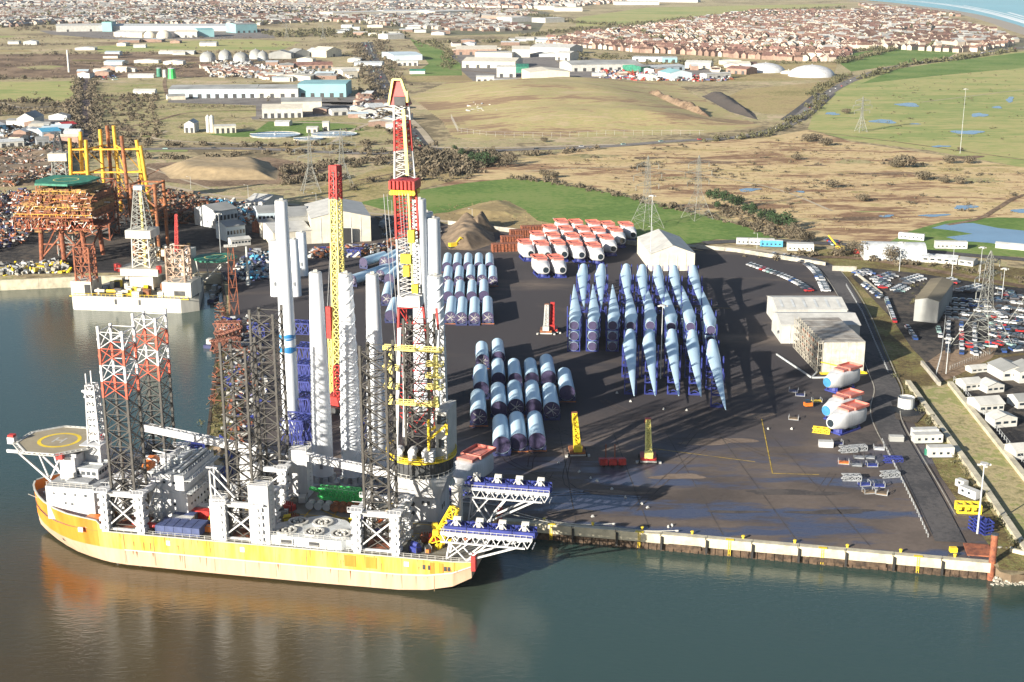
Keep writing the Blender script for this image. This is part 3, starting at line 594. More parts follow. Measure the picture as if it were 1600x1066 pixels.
A = pts_poly([(0, 10), (400, 8), (620, 12), (800, 16), (840, 22), (700, 44), (500, 40), (80, 40), (0, 44)], 900, 270) + pts_poly([(900, 54), (1000, 42), (1180, 18), (1500, 34), (1560, 60), (1330, 84), (1000, 74)], 260, 271)
scrub('town_trees', A, M_bush, 12, n=10, rlo=5, rhi=10, q=1.2)
A = pts_poly([(870, 82), (1000, 90), (1130, 96), (1130, 104), (900, 98)], 120, 28) + pts_line([(1290, 152), (1255, 184), (1200, 212), (1100, 222)], 5, 4, 29) + pts_line([(1265, 150), (1300, 130), (1330, 118)], 5, 4, 30) + pts_line([(700, 108), (700, 80), (670, 66)], 6, 6, 31) + pts_line([(1200, 100), (1310, 98)], 8, 3, 32)
scrub('works_scrub', A, M_bush, 8, n=16, rlo=2.5, rhi=5)
A = pts_poly([(1428, 440), (1470, 440), (1462, 468), (1435, 490), (1418, 470)], 34, 33) + pts_line([(1405, 590), (1425, 620), (1450, 660)], 3, 1.2, 34) + pts_line([(1418, 604), (1440, 640), (1500, 725), (1560, 810), (1600, 868)], 2.2, 0.9, 35) + pts_line([(355, 560), (345, 600), (338, 660), (333, 690)], 2.2, 2.5, 36)
scrub('verge_scrub', A, M_bush, 9, n=22, q=0.7, rlo=0.7, rhi=1.7)
A = []
for k, pts in enumerate([[(0, 104), (130, 100), (300, 104), (420, 98)], [(150, 112), (300, 112)], [(160, 168), (260, 166), (400, 168)], [(420, 70), (560, 74)], [(870, 52), (960, 44), (1080, 40)], [(620, 74), (700, 72), (860, 78)], [(0, 62), (80, 58)], [(440, 84), (560, 86), (580, 96)], [(0, 72), (140, 70)], [(240, 150), (236, 176), (250, 200)], [(1000, 50), (1180, 30)], [(160, 58), (420, 60)], [(880, 100), (1180, 104)], [(400, 140), (560, 146)]]): A += pts_line(pts, 6.5, 2.4, 300+k)
A += pts_poly([(0, 60), (560, 60), (600, 120), (600, 230), (0, 230)], 330, 330, .5) + pts_poly([(700, 60), (880, 60), (880, 100), (700, 76)], 60, 331)
scrub('field_edge_scrub', A, M_bare, 14, n=10, rlo=1.8, rhi=3.8)
A = pts_poly([(690, 205), (760, 180), (1000, 150), (1100, 190), (1000, 212)], 240, 332, .6) + pts_poly([(1280, 170), (1340, 132), (1600, 100), (1600, 255), (1330, 218)], 200, 333, .9)
scrub('hill_scrub', A, M_bush, 15, n=8, rlo=1.0, rhi=2.4, flat=.5)
# rough tussocks through the tall grass
A = pts_poly([(820, 258), (1250, 215), (1600, 268), (1600, 335), (1260, 366), (930, 288)], 2600, 40, 0.35)
M_tuss = mat('dead_tussock', (0.25, 0.19, 0.10), .95, var=.25, scale=.05)
scrub('grass_tussocks', A, M_tuss, 10, n=7, q=0.8, rlo=0.6, rhi=1.6, flat=0.28)
A = pts_poly([(600, 330), (790, 312), (860, 350), (1090, 390), (960, 376), (700, 346)], 420, 41) + pts_poly([(500, 290), (740, 256), (640, 298)], 300, 42)
scrub('grass_tussocks', A, M_tuss, 11, n=7, q=0.8, rlo=0.5, rhi=1.2, flat=0.28)

# single trees one can tell apart: trunk, limbs and crown
def tree_meshes(m, seed, r, h, n, q, shape=(1, 1, 1)):
    n = int(n*2); q *= .65
    rg = np.random.default_rng(seed); c = np.array((0, 0, h*0.58)); V = crown_arrays(c, np.array((r*shape[0], r*shape[1], h*0.45*shape[2])), n, q, rg)
    crown = np_mesh('crown', V, np.arange(len(V)).reshape(-1, 4), m)
    mb = MB(); mb.tube((0, 0, -0.3), (0.2, 0.1, h*0.5), 0.35, 0.2, 6)
    for k in range(5):
        a = k*1.26+seed; mb.tube((0.1, 0, h*(0.22+0.06*k)), (r*0.6*math.cos(a), r*0.6*math.sin(a), h*(0.5+0.07*k)), 0.14, 0.05, 4)
    return crown, mb.mesh('trunk', M_trunk)
TM = {'evergreen_tree': [tree_meshes(M_ever, s, 4.0, 9.5, 230, 0.55) for s in (1, 2, 3)], 'bare_tree': [tree_meshes(M_bare, s, 4.6, 8.5, 260, 0.42) for s in (4, 5, 6)], 'marsh_bush': [tree_meshes(M_bare, s, 5.5, 5.5, 300, 0.5) for s in (7, 8)]}
def place_tree(kind, px, py, s, label, grp, k=0):
    x, y = G(px, py); t = thing(kind, label, 'tree' if kind != 'marsh_bush' else 'bush', (x, y, 5.0), k*1.7, grp)
    cr, tr = TM[kind][k % len(TM[kind])]; inst('crown', cr, t); inst('trunk', tr, t); t.scale = (s, s, s*(0.9+0.05*(k % 4)))
for k, (px, py, s) in enumerate([(1108, 312, .9), (1119, 315, 1), (1131, 318, 1.05), (1143, 322, .9), (1153, 326, 1.1), (1165, 333, .8), (1176, 338, 1.0), (1189, 345, .8), (1206, 350, 1.15), (1214, 354, 1.0), (1228, 358, 1.2), (1238, 362, .9), (1120, 327, .7)]):
    place_tree('evergreen_tree', px, py, s, f'dark evergreen, {nth(k)} from the left in the row behind the green field hedge', 'evergreens behind the green field', k)
for k, (px, py, s) in enumerate([(722, 246, 1), (737, 254, 1), (748, 258, 1.2), (760, 262, 1.4), (772, 258, .9), (711, 240, .9)]):
    place_tree('evergreen_tree', px, py, s, f'evergreen among bare trees right of the road bend, {nth(k)} of its clump', 'evergreens by the road bend', k)
for k, (px, py, s) in enumerate([(778, 256, 1.3), (790, 262, 1.2), (800, 258, 1.3), (1238, 372, 1.1), (1250, 380, 1.2), (1266, 378, .9), (1332, 398, 1), (1350, 404, 1.1), (1366, 402, .9), (1392, 410, 1.2), (1312, 402, .9), (1440, 482, .9), (1452, 470, 1)]):
    w = 'beside the road bend' if px < 900 else 'by the brown warehouse' if px > 1420 else 'between the yard road and the railway'
    place_tree('bare_tree', px, py, s, f'leafless brown tree {w}, {nth(k)} counting from the left', 'bare trees along the roads', k)
for k, (px, py, s) in enumerate([(1412, 262, 2.0), (1398, 262, 1.3), (1484, 256, 1.2), (1514, 256, 1.1), (1244, 250, 1.0), (1442, 282, 1.4), (1300, 294, 1.1), (1500, 288, 1.0), (1475, 286, .9), (1348, 315, 1.0), (1262, 222, 1.3), (1275, 220, 1.2), (1290, 228, 1.4), (1322, 178, 1.1), (1500, 236, .6), (850, 275, .9), (865, 278, 1), (1000, 262, .8), (850, 222, .8)]):
    place_tree('marsh_bush', px, py, s, f'round brown bush standing alone in the tan marsh, {nth(k)} of them, {"large" if s > 1.25 else "small" if s < 1 else "middling"}', 'lone bushes on the marsh', k)
# ================================================================== THE JACK-UP INSTALLATION VESSEL
# local frame: x = -s (s metres forward of the stern), y = t (metres from the near side), z up
SHIP_RZ = R(-11.4); SHIP = thing('jack_up_vessel', 'orange and yellow hulled jack-up ship with six dark lattice legs and a white helideck', 'ship', (-11.1, 328.8, 0.0), SHIP_RZ)
def S3(s, t, z): return Vector((-s, t, z))
def SW(s, t, z):  # ship frame -> world
    return Vector((-11.1, 328.8, 0)) + rotz(SHIP_RZ) @ Vector((-s, t, z))
def sb(mb, s0, s1, t0, t1, z0, z1, m=0): return mb.bx(-s1, -s0, t0, t1, z0, z1, m)
HB = 20.4; CT = 20.4; ZD = 10.5
M_hyel = mat('hull_yellow', (0.66, 0.28, 0.025), 0.5, var=0.1, scale=0.3, col2=(0.62, 0.38, 0.12), streak=True)
M_horg = mat('hull_orange', (0.66, 0.15, 0.015), 0.45, var=0.1, scale=0.2, col2=(0.68, 0.24, 0.03), streak=True)
M_hbeige = mat('hull_beige', (0.46, 0.33, 0.235), 0.6, var=0.12, scale=0.35, col2=(0.40, 0.27, 0.18), streak=True)
# (s, half beam at deck, half beam at the foot, foot z, top z)
ST = [(0, 19.6, 19.0, 5.6, 10.5), (5, 20.4, 20.2, 3.2, 10.5), (12, 20.4, 20.4, 1.6, 10.5), (20, 20.4, 20.4, 0.9, 10.5), (40, 20.4, 20.4, 0.7, 10.5), (70, 20.4, 20.4, 0.7, 10.5), (100, 20.4, 20.0, 0.7, 10.5), (105, 20.4, 19.4, 0.7, 10.6), (108, 20.3, 18.6, 0.7, 13.6), (113, 19.8, 16.8, 0.7, 14.0), (118, 18.7, 14.6, 0.7, 14.2), (123, 16.6, 11.6, 0.7, 14.5), (128, 13.4, 8.2, 0.8, 14.8), (132, 9.8, 5.2, 1.0, 15.0), (135, 6.4, 3.0, 1.4, 15.2), (137.2, 3.2, 1.4, 2.0, 15.3), (138.3, 0.5, 0.3, 3.0, 15.4)]
def rings(za, zb):
    out = []
    for s, bd, bf, zf, zt in ST:
        lo = max(zf, za(zf, zt)); hi = max(lo+0.02, zb(zf, zt)); f = lambda z: bf+(bd-bf)*min(1, max(0, (z-zf)/(10.5-zf)))**0.7
        out.append([S3(s, CT-f(lo), lo), S3(s, CT-f(hi), hi), S3(s, CT+f(hi), hi), S3(s, CT+f(lo), lo)])
    return out
mid = lambda zf, zt: 5.4+max(0, (zf-1))*0.8
def shell(mb, rr_, bottom=False):
    o_ = len(rr_); P = [p for r_ in rr_ for p in r_]; F = []
    for k in range(o_-1):
        for i in ((0, 1), (2, 3)) + (((3, 0),) if bottom else ()): F.append((k*4+i[0], (k+1)*4+i[0], (k+1)*4+i[1], k*4+i[1]))
    F += [(0, 1, 2, 3), tuple((o_-1)*4+i for i in (3, 2, 1, 0))]; mb.add(P, F)
low = MB(); r = rings(lambda a, b: a, mid); shell(low, r, True); low.build('lower_hull', [M_hbeige], SHIP)
up = MB(); r = rings(mid, lambda a, b: b); shell(up, r[:9]); up.build('hull_side', [M_hyel], SHIP)
up = MB(); shell(up, r[8:]); up.build('bow_hull', [M_horg], SHIP)['label'] = 'bright orange bow plating'
mb = MB()   # bulwark cap and rubbing strake
for side in (-1, 1):
    for (s, bd, bf, zf, zt), (s2, bd2, bf2, zf2, zt2) in zip(ST[:-1], ST[1:]):
        mb.bar(S3(s, CT+side*bd, zt+0.06), S3(s2, CT+side*bd2, zt2+0.06), 0.5, 0.16)
        if s < 100: mb.bar(S3(s, CT+side*(bd+0.08), 5.5+max(0, zf-1)*.8), S3(s2, CT+side*(bd2+0.08), 5.5+max(0, zf2-1)*.8), 0.2, 0.3)
mb.build('gunwale', [M_offw], SHIP)
mb = MB()
for s, t, w in ((86, 0, 1.2), (64, 0, 1.3), (17, 0, 1.4)): sb(mb, s, s+w, -0.12, 0.05, 8.0, 9.4)
sb(mb, 112.5, 114, 0.1, 0.6, 9.6, 11.0)
mb.build('hull_marking', [M_white], SHIP)
mb = MB()
for s in (32, 26, 10, 7.5): sb(mb, s, s+3.2 if s > 20 else s+1.2, -0.10, 0.05, 6.5, 9.8)
mb.build('hull_patch', [M_horg], SHIP)
mb = MB()
for s in (12.5, 11, 6.6, 5.6): sb(mb, s, s+0.7, -0.16, 0.0, 7.6, 8.9)
mb.build('draught_numerals', [M_dgrey], SHIP)
mb = MB()
for s, t in ((118, 4.9), (122, 6.4), (110, 2.6)): mb.tube(S3(s, t, 4.2), S3(s, t+1.5, 4.2), 0.9, 0.9, 10)
mb.build('thruster_opening', [M_black], SHIP)
mb = MB(); rs = random.Random(2)   # rust runs and plate seams on the side
for _ in range(70):
    s = rs.uniform(2, 104); z1 = rs.choice((10.3, 8.2, 5.3)); L_ = rs.uniform(.8, 3.6); w = rs.uniform(.06, .3); z0_ = max(1.8 if s > 12 else 5, z1-L_); mb.add([S3(s, -.02, z1), S3(s+w, -.02, z1), S3(s+w*.5, -.02, z0_)], [(0, 1, 2)])
o = mb.build('rust_runs', [mat('rust_run', (0.34, 0.15, 0.05), .9, var=.3)], SHIP); o['kind'] = 'stuff'
mb = MB()
for s in range(10, 104, 9): mb.add([S3(s, -.025, 1.4), S3(s+.12, -.025, 1.4), S3(s+.12, -.025, 10.4), S3(s, -.025, 10.4)], [(0, 1, 2, 3)])
o = mb.build('plate_seams', [mat('weld_seam', (0.30, 0.20, 0.10), .8, var=.2)], SHIP); o['kind'] = 'stuff'  # hull weld seams in a plain brown
for k, (a, b) in enumerate((((136, 12, 14.6), (-112, 372, 6)), ((134, 28, 14.6), (-150, 430, 5.6)), ((1, 39.5, 10.8), (30, 366.5, 5.6)), ((1, 36, 10.8), (48, 361.5, 5.6)), ((40, 40, 10.8), (-20, 376, 5.6)))):
    A_ = SW(*a); B_ = Vector(b) if k != 1 else Vector((-97, 405, 5.6)); r_ = thing('mooring_rope', f'mooring rope from the {["bow, shorter one", "bow, longer one", "stern, shorter one", "stern, longer one", "far side amidships"][k]}, slung to the quay', 'rope', tuple(A_)); mb = MB(); pr = Vector((0, 0, 0))
    for j in range(1, 11): t = j/10; q = (B_-A_)*t-Vector((0, 0, 2.2*4*t*(1-t))); mb.bar(pr, q, .13); pr = q
    mb.build('line', [M_offw], r_); mb = MB(); mb.tube(B_-A_-Vector((.4, 0, .1)), B_-A_+Vector((.4, 0, -.1)), .3, .3, 6); mb.build('eye', [M_offw], r_)
# deck
mb = MB(); mb.add([S3(s, CT-b+0.15, ZD-0.1) for s, b, *_ in ST]+[S3(s, CT+b-0.15, ZD-0.1) for s, b, *_ in ST], [(i, len(ST)+i, len(ST)+i+1, i+1) for i in range(len(ST)-1)]); mb.build('deck', [M_deck], SHIP)
mb = MB()
for t in (16, 22.5): sb(mb, 10, 84, t, t+0.45, ZD-0.09, ZD-0.07)
for s in (32, 38, 46, 54, 80): sb(mb, s, s+0.45, 2, 39, ZD-0.085, ZD-0.065)
for a in ((30, 14, 56, 30), (12, 8, 30, 22)): mb.bar(S3(a[0], a[1], ZD-0.06), S3(a[2], a[3], ZD-0.06), 0.5, 0.03)
mb.build('deck_marking', [M_yline], SHIP)
mb = MB()   # railings
for side in (-1, 1):
    for s in np.arange(1, 106, 2.2):
        p = S3(s, CT+side*(HB-0.35), ZD); mb.bar(p, p+Vector((0, 0, 1.15)), 0.09)
    for h in (0.6, 1.15): mb.bar(S3(1, CT+side*(HB-0.35), ZD+h), S3(105, CT+side*(HB-0.35), ZD+h), 0.07)
mb.build('deck_railing', [M_offw], SHIP)
# forecastle fittings
mb = MB(); r0 = random.Random(3)
for _ in range(26):
    s = r0.uniform(126, 135); t = CT+r0.uniform(-1, 1)*(137-s)*0.9; h = r0.uniform(0.6, 1.8); mb.box(S3(s, t, 12.2+h/2), (r0.uniform(.6, 2), r0.uniform(.6, 2), h), r0.random(), m=r0.choice((0, 0, 1, 2)))
mb.add([S3(s, CT-b*0.95, 12.2) for s, b, *_ in ST[8:]]+[S3(s, CT+b*0.95, 12.2) for s, b, *_ in ST[8:]], [(i, 9+i, 10+i, i+1) for i in range(8)], 1); mb.build('mooring_deck', [M_white, M_grey, M_rust], SHIP)

# ---- lattice legs: twelve bays each, every bay its own piece
LW = 7.0; BAY = 4.68
def bay_mesh(nm, m, cut=False):
    mb = MB(); w = LW/2; C = [Vector((i*w, j*w, 0)) for i, j in ((-1, -1), (1, -1), (1, 1), (-1, 1))]; up_ = Vector((0, 0, BAY))
    for k in range(4):
        a, b = C[k], C[(k+1) % 4]; mb.bar(a, a+up_, 0.60, m=1); mb.bar(a+up_*.5, a+up_*.5+Vector((0, 0, .7)), 0.78, m=1)
        mb.bar(a, b+up_, 0.25); mb.bar(b, a+up_, 0.25); mb.bar(a+up_, b+up_, 0.2)
        mb.bar((a+b)/2+up_*.5, (a+C[(k+3) % 4])/2+up_*.5, 0.2)
    return mb.mesh(nm, [m, m])
BAYS = {'dark': bay_mesh('leg_bay', M_leg), 'white': bay_mesh('leg_bay', M_white), 'red': bay_mesh('leg_bay', M_legred)}
LEGS = [('near bow leg', 100.0, 5.4, 1), ('far bow leg', 105.0, 35.0, 1), ('near midship leg', 65.2, 6.0, 0), ('far midship leg', 68.5, 35.0, 0), ('near stern leg', 26.3, 6.0, 0), ('stern leg inside the crane', 21.5, 31.0, 0)]
for (nm, s, t, flag), zb_ in zip(LEGS, (-1.8, -6.0, -4.6, -3.0, -3.2, -2.2)):
    e = bpy.data.objects.new('leg', None); COL.objects.link(e); e.parent = SHIP; e.location = S3(s, t, zb_); e['label'] = nm
    for k in range(15):
        c = 'dark'
        if flag: c = {14: 'white', 13: 'red', 12: 'white', 11: 'red'}.get(k, 'dark')
        if flag and s > 103: c = {14: 'white', 13: 'red', 12: 'white', 11: 'red'}.get(k, 'dark')
        inst('leg_bay', BAYS[c], e, (0, 0, k*BAY))
    mb = MB()
    for i, j in ((-1, -1), (1, -1), (1, 1), (-1, 1)): mb.bar((i*3.5, j*3.5, 15*BAY), (i*3.5, j*3.5, 15*BAY+(1.6 if i*j > 0 else 0.6)), 0.72, cap=True)
    mb.build('chord_tip', [M_white if flag else M_leg], e)
    mb = MB()   # the foot pins that show under the hull
    for i in (-1, 1): mb.bar((i*3.2, -3.2, -1.5-zb_), (i*3.2, -3.2, 3.0-zb_), 0.55)
    mb.build('foot_pin', [M_offw], e)
# ---- jack houses round each leg
def jack_mesh():
    mb = MB()
    for i, j in ((0, 0),):
        x, y = 0, 0
        mb.box((x, y, 6.0), (2.0, 2.0, 12.0), 0, 0)
        for k in range(5):
            mb.box((x, y, 1.6+2.3*k), (2.8, 2.8, 1.2), 0.0, 0); mb.tube((x-i*0.2, y-1.75, 1.6+2.3*k), (x-i*0.2, y+1.75, 1.6+2.3*k), 0.55, 0.55, 8, m=1)
        mb.box((x, y, 12.3), (4.0, 4.0, 0.5), 0, 0)
        for a in range(5): mb.bar((x-2+a, y-2, 12.5), (x-2+a, y-2, 13.6), 0.1)
        mb.bar((x-2, y-2, 13.6), (x+2, y-2, 13.6), 0.1); mb.bar((x-2, y+2, 13.6), (x+2, y+2, 13.6), 0.1)
    return mb.mesh('jack_column', [M_white, M_lgrey])
def jack_frame():
    mb = MB(); e = 5.4
    C = [(-e, -e), (e, -e), (e, e), (-e, e)]
    for k in range(4):
        a, b = C[k], C[(k+1) % 4]; mb.bar((*a, 11.4), (*b, 11.4), 1.0, 1.5); mb.bar((*a, 1.0), (*b, 10.4), 0.42); mb.bar((*b, 1.0), (*a, 10.4), 0.42); mb.bar((*a, 0.8), (*b, 0.8), 0.6)
    return mb.mesh('jack_frame', [M_white])
JM, JF = jack_mesh(), jack_frame()
for nm, s, t, flag in LEGS[:5]:
    e = bpy.data.objects.new('jack_house', None); COL.objects.link(e); e.parent = SHIP; e.location = S3(s, t+(0.9 if t < 10 else -0.9), ZD)
    [inst('jack_column', JM, e, (i*5.4, j*5.4, 0)) for i, j in ((-1, -1), (1, -1), (1, 1), (-1, 1))]; inst('cross_frame', JF, e)
    if 'midship' in nm: e.scale = (1, 1, 0.95)
    mb = MB(); mb.bx(-4.2, 4.2, -4.2, 4.2, 0.1, 0.6, 0); mb.build('leg_well', [M_rust], e)
# ---- white box pillars
def pillar(s0, s1, t0, t1, z1):
    mb = MB(); sb(mb, s0, s1, t0, t1, ZD, z1, 0); o = mb.build('box_pillar', [M_white], SHIP)
    mb = MB()
    for s in (s0+.2, s1-.2):
        for t in np.linspace(t0+.2, t1-.2, 3): mb.bar(S3(s, t, z1), S3(s, t, z1+1.1), 0.12)
    for z in (0.6, 1.1):
        mb.bar(S3(s0+.2, t0+.2, z1+z), S3(s1-.2, t0+.2, z1+z), .08); mb.bar(S3(s0+.2, t1-.2, z1+z), S3(s1-.2, t1-.2, z1+z), .08); mb.bar(S3(s0+.2, t0+.2, z1+z), S3(s0+.2, t1-.2, z1+z), .08)
    mb.build('railing', [M_offw], o)
    mb = MB()
    for k in range(12): mb.bar(S3(s0-0.12, (t0+t1)/2-.4, ZD+1+k*(z1-ZD)/12), S3(s0-0.12, (t0+t1)/2+.4, ZD+1+k*(z1-ZD)/12), 0.1)
    mb.build('ladder', [M_grey], o)
pillar(56.6, 62.4, 0.7, 5.2, 27.6); pillar(69.3, 73.9, 0.7, 4.6, 22.6); pillar(57.8, 63.5, 34.5, 39.5, 25.5)
mb = MB()   # frame on top of the forward pillar
for a, b in (((73.4, 1.2, 22.6), (73.4, 1.2, 31)), ((73.4, 4.0, 22.6), (73.4, 4.0, 31)), ((73.4, 1.2, 31), (66.5, 1.2, 23.5)), ((73.4, 4, 31), (66.5, 4, 23.5)), ((73.4, 1.2, 31), (73.4, 4, 31)), ((73.4, 1.2, 27), (70, 1.2, 23)), ((75, 2.6, 31.2), (71.8, 2.6, 31.2))): mb.bar(S3(*a), S3(*b), 0.42)
mb.build('davit_frame', [M_white], SHIP)

# ---- accommodation at the bow
def windows(mb, face, a0, a1, c, z, n, w=0.8, h=0.7, m=0):
    """small panes standing proud of a wall; face 't' looks to the near side, 's' looks aft"""
    for k in range(n):
        a = a0+(a1-a0)*(k+.5)/n
        if face == 't': sb(mb, a-w/2, a+w/2, c-0.06, c+0.02, z, z+h, m)
        else: sb(mb, c-0.06, c+0.02, a-w/2, a+w/2, z, z+h, m)
acc = MB(); sb(acc, 111, 126, 5.2, 35.6, ZD, 20.5); acc = acc.build('accommodation_block', [M_white], SHIP)
mb = MB()
for z in (12.2, 15.0, 17.8): windows(mb, 's', 8, 34, 111, z, 12)
windows(mb, 't', 112, 125, 5.2, 18.2, 4); windows(mb, 't', 117, 121, 5.2, 15.4, 2)
mb.build('window_panes', [M_glass], acc)
mb = MB()
for z in (13.4, 16.4, 19.4): sb(mb, 108.6, 111, 8, 33, z, z+0.25)
for z in (13.4, 16.4, 19.4, 20.5):
    mb.bar(S3(108.7, 8, z+1.1), S3(108.7, 33, z+1.1), .1)
    for t in np.arange(8, 33.5, 1.9): mb.bar(S3(108.7, t, z), S3(108.7, t, z+1.1), .1)
for k in range(3): mb.bar(S3(109.2, 10+k*7, 13.5+3*k-3), S3(109.2, 16+k*7, 16.5+3*k-3), 0.7, 0.2)
mb.build('walkway', [M_lgrey], acc)
mb = MB(); sb(mb, 111, 126, 5.2, 35.6, 20.5, 20.7); sb(mb, 114, 121, 8, 14, 20.7, 21.4, 0)
mb.build('roof', [M_grey], acc)
mb = MB()
for t in (5.4, 35.4):
    for z in (21.2, 21.8): mb.bar(S3(111.2, t, z), S3(125.8, t, z), .1)
    for s in np.arange(111.2, 126, 1.8): mb.bar(S3(s, t, 20.7), S3(s, t, 21.8), .1)
mb.build('railing', [M_offw], acc)
mb = MB(); sb(mb, 113, 124, 12, 29, 20.7, 24.0); wh = mb.build('wheelhouse', [M_white], SHIP)
mb = MB(); windows(mb, 's', 12.5, 28.5, 113, 22.0, 10, 1.2, 1.1); windows(mb, 't', 113.5, 123.5, 12, 22.0, 6, 1.2, 1.1); mb.build('window_panes', [M_glass], wh)
mb = MB(); sb(mb, 112.6, 124.4, 11.6, 29.4, 24.0, 24.25)
for t in (15, 18, 22, 25): mb.bar(S3(112.8, t, 24.6), S3(124, t, 24.6), 0.5, 0.5)
mb.build('roof', [M_lgrey], wh)
mb = MB(); sb(mb, 114.5, 120.5, 17, 24, 24.25, 29.0); sb(mb, 114.2, 120.8, 16.7, 24.3, 29.0, 29.3); mh = mb.build('mast_house', [M_white], SHIP)
mb = MB(); lattice(mb, S3(117.3, 20.5, 29.3), S3(117.3, 20.5, 47), 3.6, 2.6, 7, .38, .2, style='x')
for k in range(7): mb.box(S3(117.3, 19.0, 31+2.3*k), (2.6, .3, 1.2))
mb.bar(S3(117.3, 20.5, 47), S3(117.3, 20.5, 51), .3); mb.bar(S3(120, 20.5, 44), S3(115, 20.5, 44), .3); mb.bar(S3(119, 20.5, 47), S3(119, 20.5, 50), .3); mb.box(S3(119.8, 20.5, 44.6), (1.6, .6, .6)); mb.bar(S3(118.8, 19, 46.2), S3(115.8, 22, 46.2), 0.35)
mb.tube(S3(119, 20, 43), S3(119, 20, 44), .9, .5, 8)
mb.build('radar_mast', [M_white], SHIP)
# ---- helideck
hc = S3(129.0, 20.0, 29.0)
oct_ = [(hc.x+11.9*math.cos(R(22.5+45*k)), hc.y+11.9*math.sin(R(22.5+45*k))) for k in range(8)]
mb = MB(); mb.prism(oct_, 28.3, 29.0, 0); hd = mb.build('helideck', [mat('helideck_surface', (0.30, 0.26, 0.18), 0.8, var=0.08, scale=0.3)], SHIP)
mb = MB(); n = 40
for k in range(n):
    a0, a1 = 2*math.pi*k/n, 2*math.pi*(k+1)/n
    mb.add([(hc.x+r_*math.cos(a), hc.y+r_*math.sin(a), 29.02) for r_, a in ((5.2, a0), (6.3, a0), (6.3, a1), (5.2, a1))], [(0, 1, 2, 3)])
mb.build('landing_circle', [M_yellow], hd)
mb = MB()
for x in (-1.3, 1.3): mb.bx(hc.x+x-.28, hc.x+x+.28, hc.y-2, hc.y+2, 29.02, 29.035)
mb.bx(hc.x-1.0, hc.x+1.0, hc.y-.28, hc.y+.28, 29.02, 29.035); mb.build('letter_h', [M_offw], hd)
mb = MB()
for k in range(8):
    a, b = Vector((*oct_[k], 28.9)), Vector((*oct_[(k+1) % 8], 28.9)); m1 = (a-hc)*0.115; m2 = (b-hc)*0.115; m1.z = m2.z = 0
    mb.bar(a+m1, b+m2, .22); mb.bar(a, b, .4, .5)
    for j in range(6): p = a+(b-a)*j/6; d = (p-hc)*0.115; d.z = 0.0; mb.bar(p, p+d, .18)
mb.build('safety_net', [M_offw], hd)
mb = MB()
for x0, x1, y0, y1 in ((-12, 10, -8.5, -8.5), (-12, 10, 8.5, 8.5), (-10, 10, 0, 0), (-8, -8, -9, 9), (0, 0, -10, 10), (8, 8, -9, 9)): mb.bar((hc.x+x0, hc.y+y0, 27.9), (hc.x+x1, hc.y+y1, 27.9), .5, .9)
for y in (-7, 0, 7):
    mb.bar((hc.x-10, hc.y+y, 27.6), (hc.x+3.5, hc.y+y*.8, 14.6), .55); mb.bar((hc.x-3, hc.y+y, 27.6), (hc.x-1, hc.y+y*.8, 18.5), .4); mb.bar((hc.x-1, hc.y+y*.8, 18.5), (hc.x+4, hc.y+y*.8, 27.6), .4); mb.bar((hc.x+3.5, hc.y+y*.8, 14.6), (hc.x+8, hc.y+y, 27.6), .5)
mb.bar((hc.x-10, hc.y-7, 27.6), (hc.x-10, hc.y+7, 27.6), .6); mb.bar((hc.x+3.5, hc.y-6, 14.6), (hc.x+3.5, hc.y+6, 14.6), .5)
mb.build('support_truss', [M_white], hd)
mb = MB(); mb.bx(hc.x+4.8, hc.x+9.5, hc.y-9, hc.y-3.5, 14, 27.6); mb.bx(hc.x-14.6, hc.x-12.4, hc.y-4, hc.y-2, 28.2, 30.2); mb.build('helideck_tower', [M_white], SHIP)
mb = MB(); mb.bx(hc.x+11.3, hc.x+13.2, hc.y+3, hc.y+5, 29.1, 30.4); mb.bx(hc.x+5.0, hc.x+7, hc.y-11.2, hc.y-9.8, 27.4, 28.9); mb.bx(hc.x-14.4, hc.x-12.6, hc.y-3.9, hc.y-2.1, 30.2, 30.9); mb.build('foam_monitor', [M_red], SHIP)
mb = MB(); mb.tube(S3(123.5, 10.5, 21.6), S3(119.5, 10.5, 22.4), 1.0, .8, 10); mb.box(S3(121, 10.5, 21), (3, 1, .8)); mb.build('rescue_boat', [M_offw], SHIP)
# ---- second deckhouse aft of the bow leg
dh = MB(); sb(dh, 85.5, 95.6, 11.5, 34, ZD, 19.0); sb(dh, 86.5, 95.0, 11.9, 33, 19.0, 24.0); dh = dh.build('deckhouse', [M_white], SHIP)
mb = MB()
for z in (12.0, 14.6, 17.2): windows(mb, 's', 13, 33, 85.5, z, 9)
windows(mb, 's', 13, 32, 86.5, 21, 7); windows(mb, 't', 88, 94, 11.5, 15, 2); windows(mb, 't', 88, 94, 11.9, 21.4, 2)
mb.build('window_panes', [M_glass], dh)
mb = MB(); sb(mb, 84.0, 85.5, 11.5, 34, 18.8, 19.1); sb(mb, 84.4, 86.5, 11.9, 33, 22.4, 22.6)
for z0, s in ((19.1, 84.1), (22.6, 84.5), (24.0, 86.6), (24.0, 94.8)):
    mb.bar(S3(s, 12, z0+1.1), S3(s, 33, z0+1.1), .1)
    for t in np.arange(12, 33.1, 1.6): mb.bar(S3(s, t, z0), S3(s, t, z0+1.1), .09)
mb.build('walkway', [M_lgrey], dh)
mb = MB(); sb(mb, 86.5, 95, 11.9, 33, 24.0, 24.2); mb.build('roof', [M_grey], dh)
mb = MB()
for s in (88, 89.4): sb(mb, s, s+.7, 13, 32, 24.6, 25.3)
for k in range(8): mb.tube(S3(93, 14+2.3*k, 24.2), S3(93, 14+2.3*k, 25.6+.2*(k % 3)), .5, .5, 8)
sb(mb, 90.5, 92.5, 20, 27, 24.2, 26.2); mb.build('roof_plant', [M_lgrey], dh)
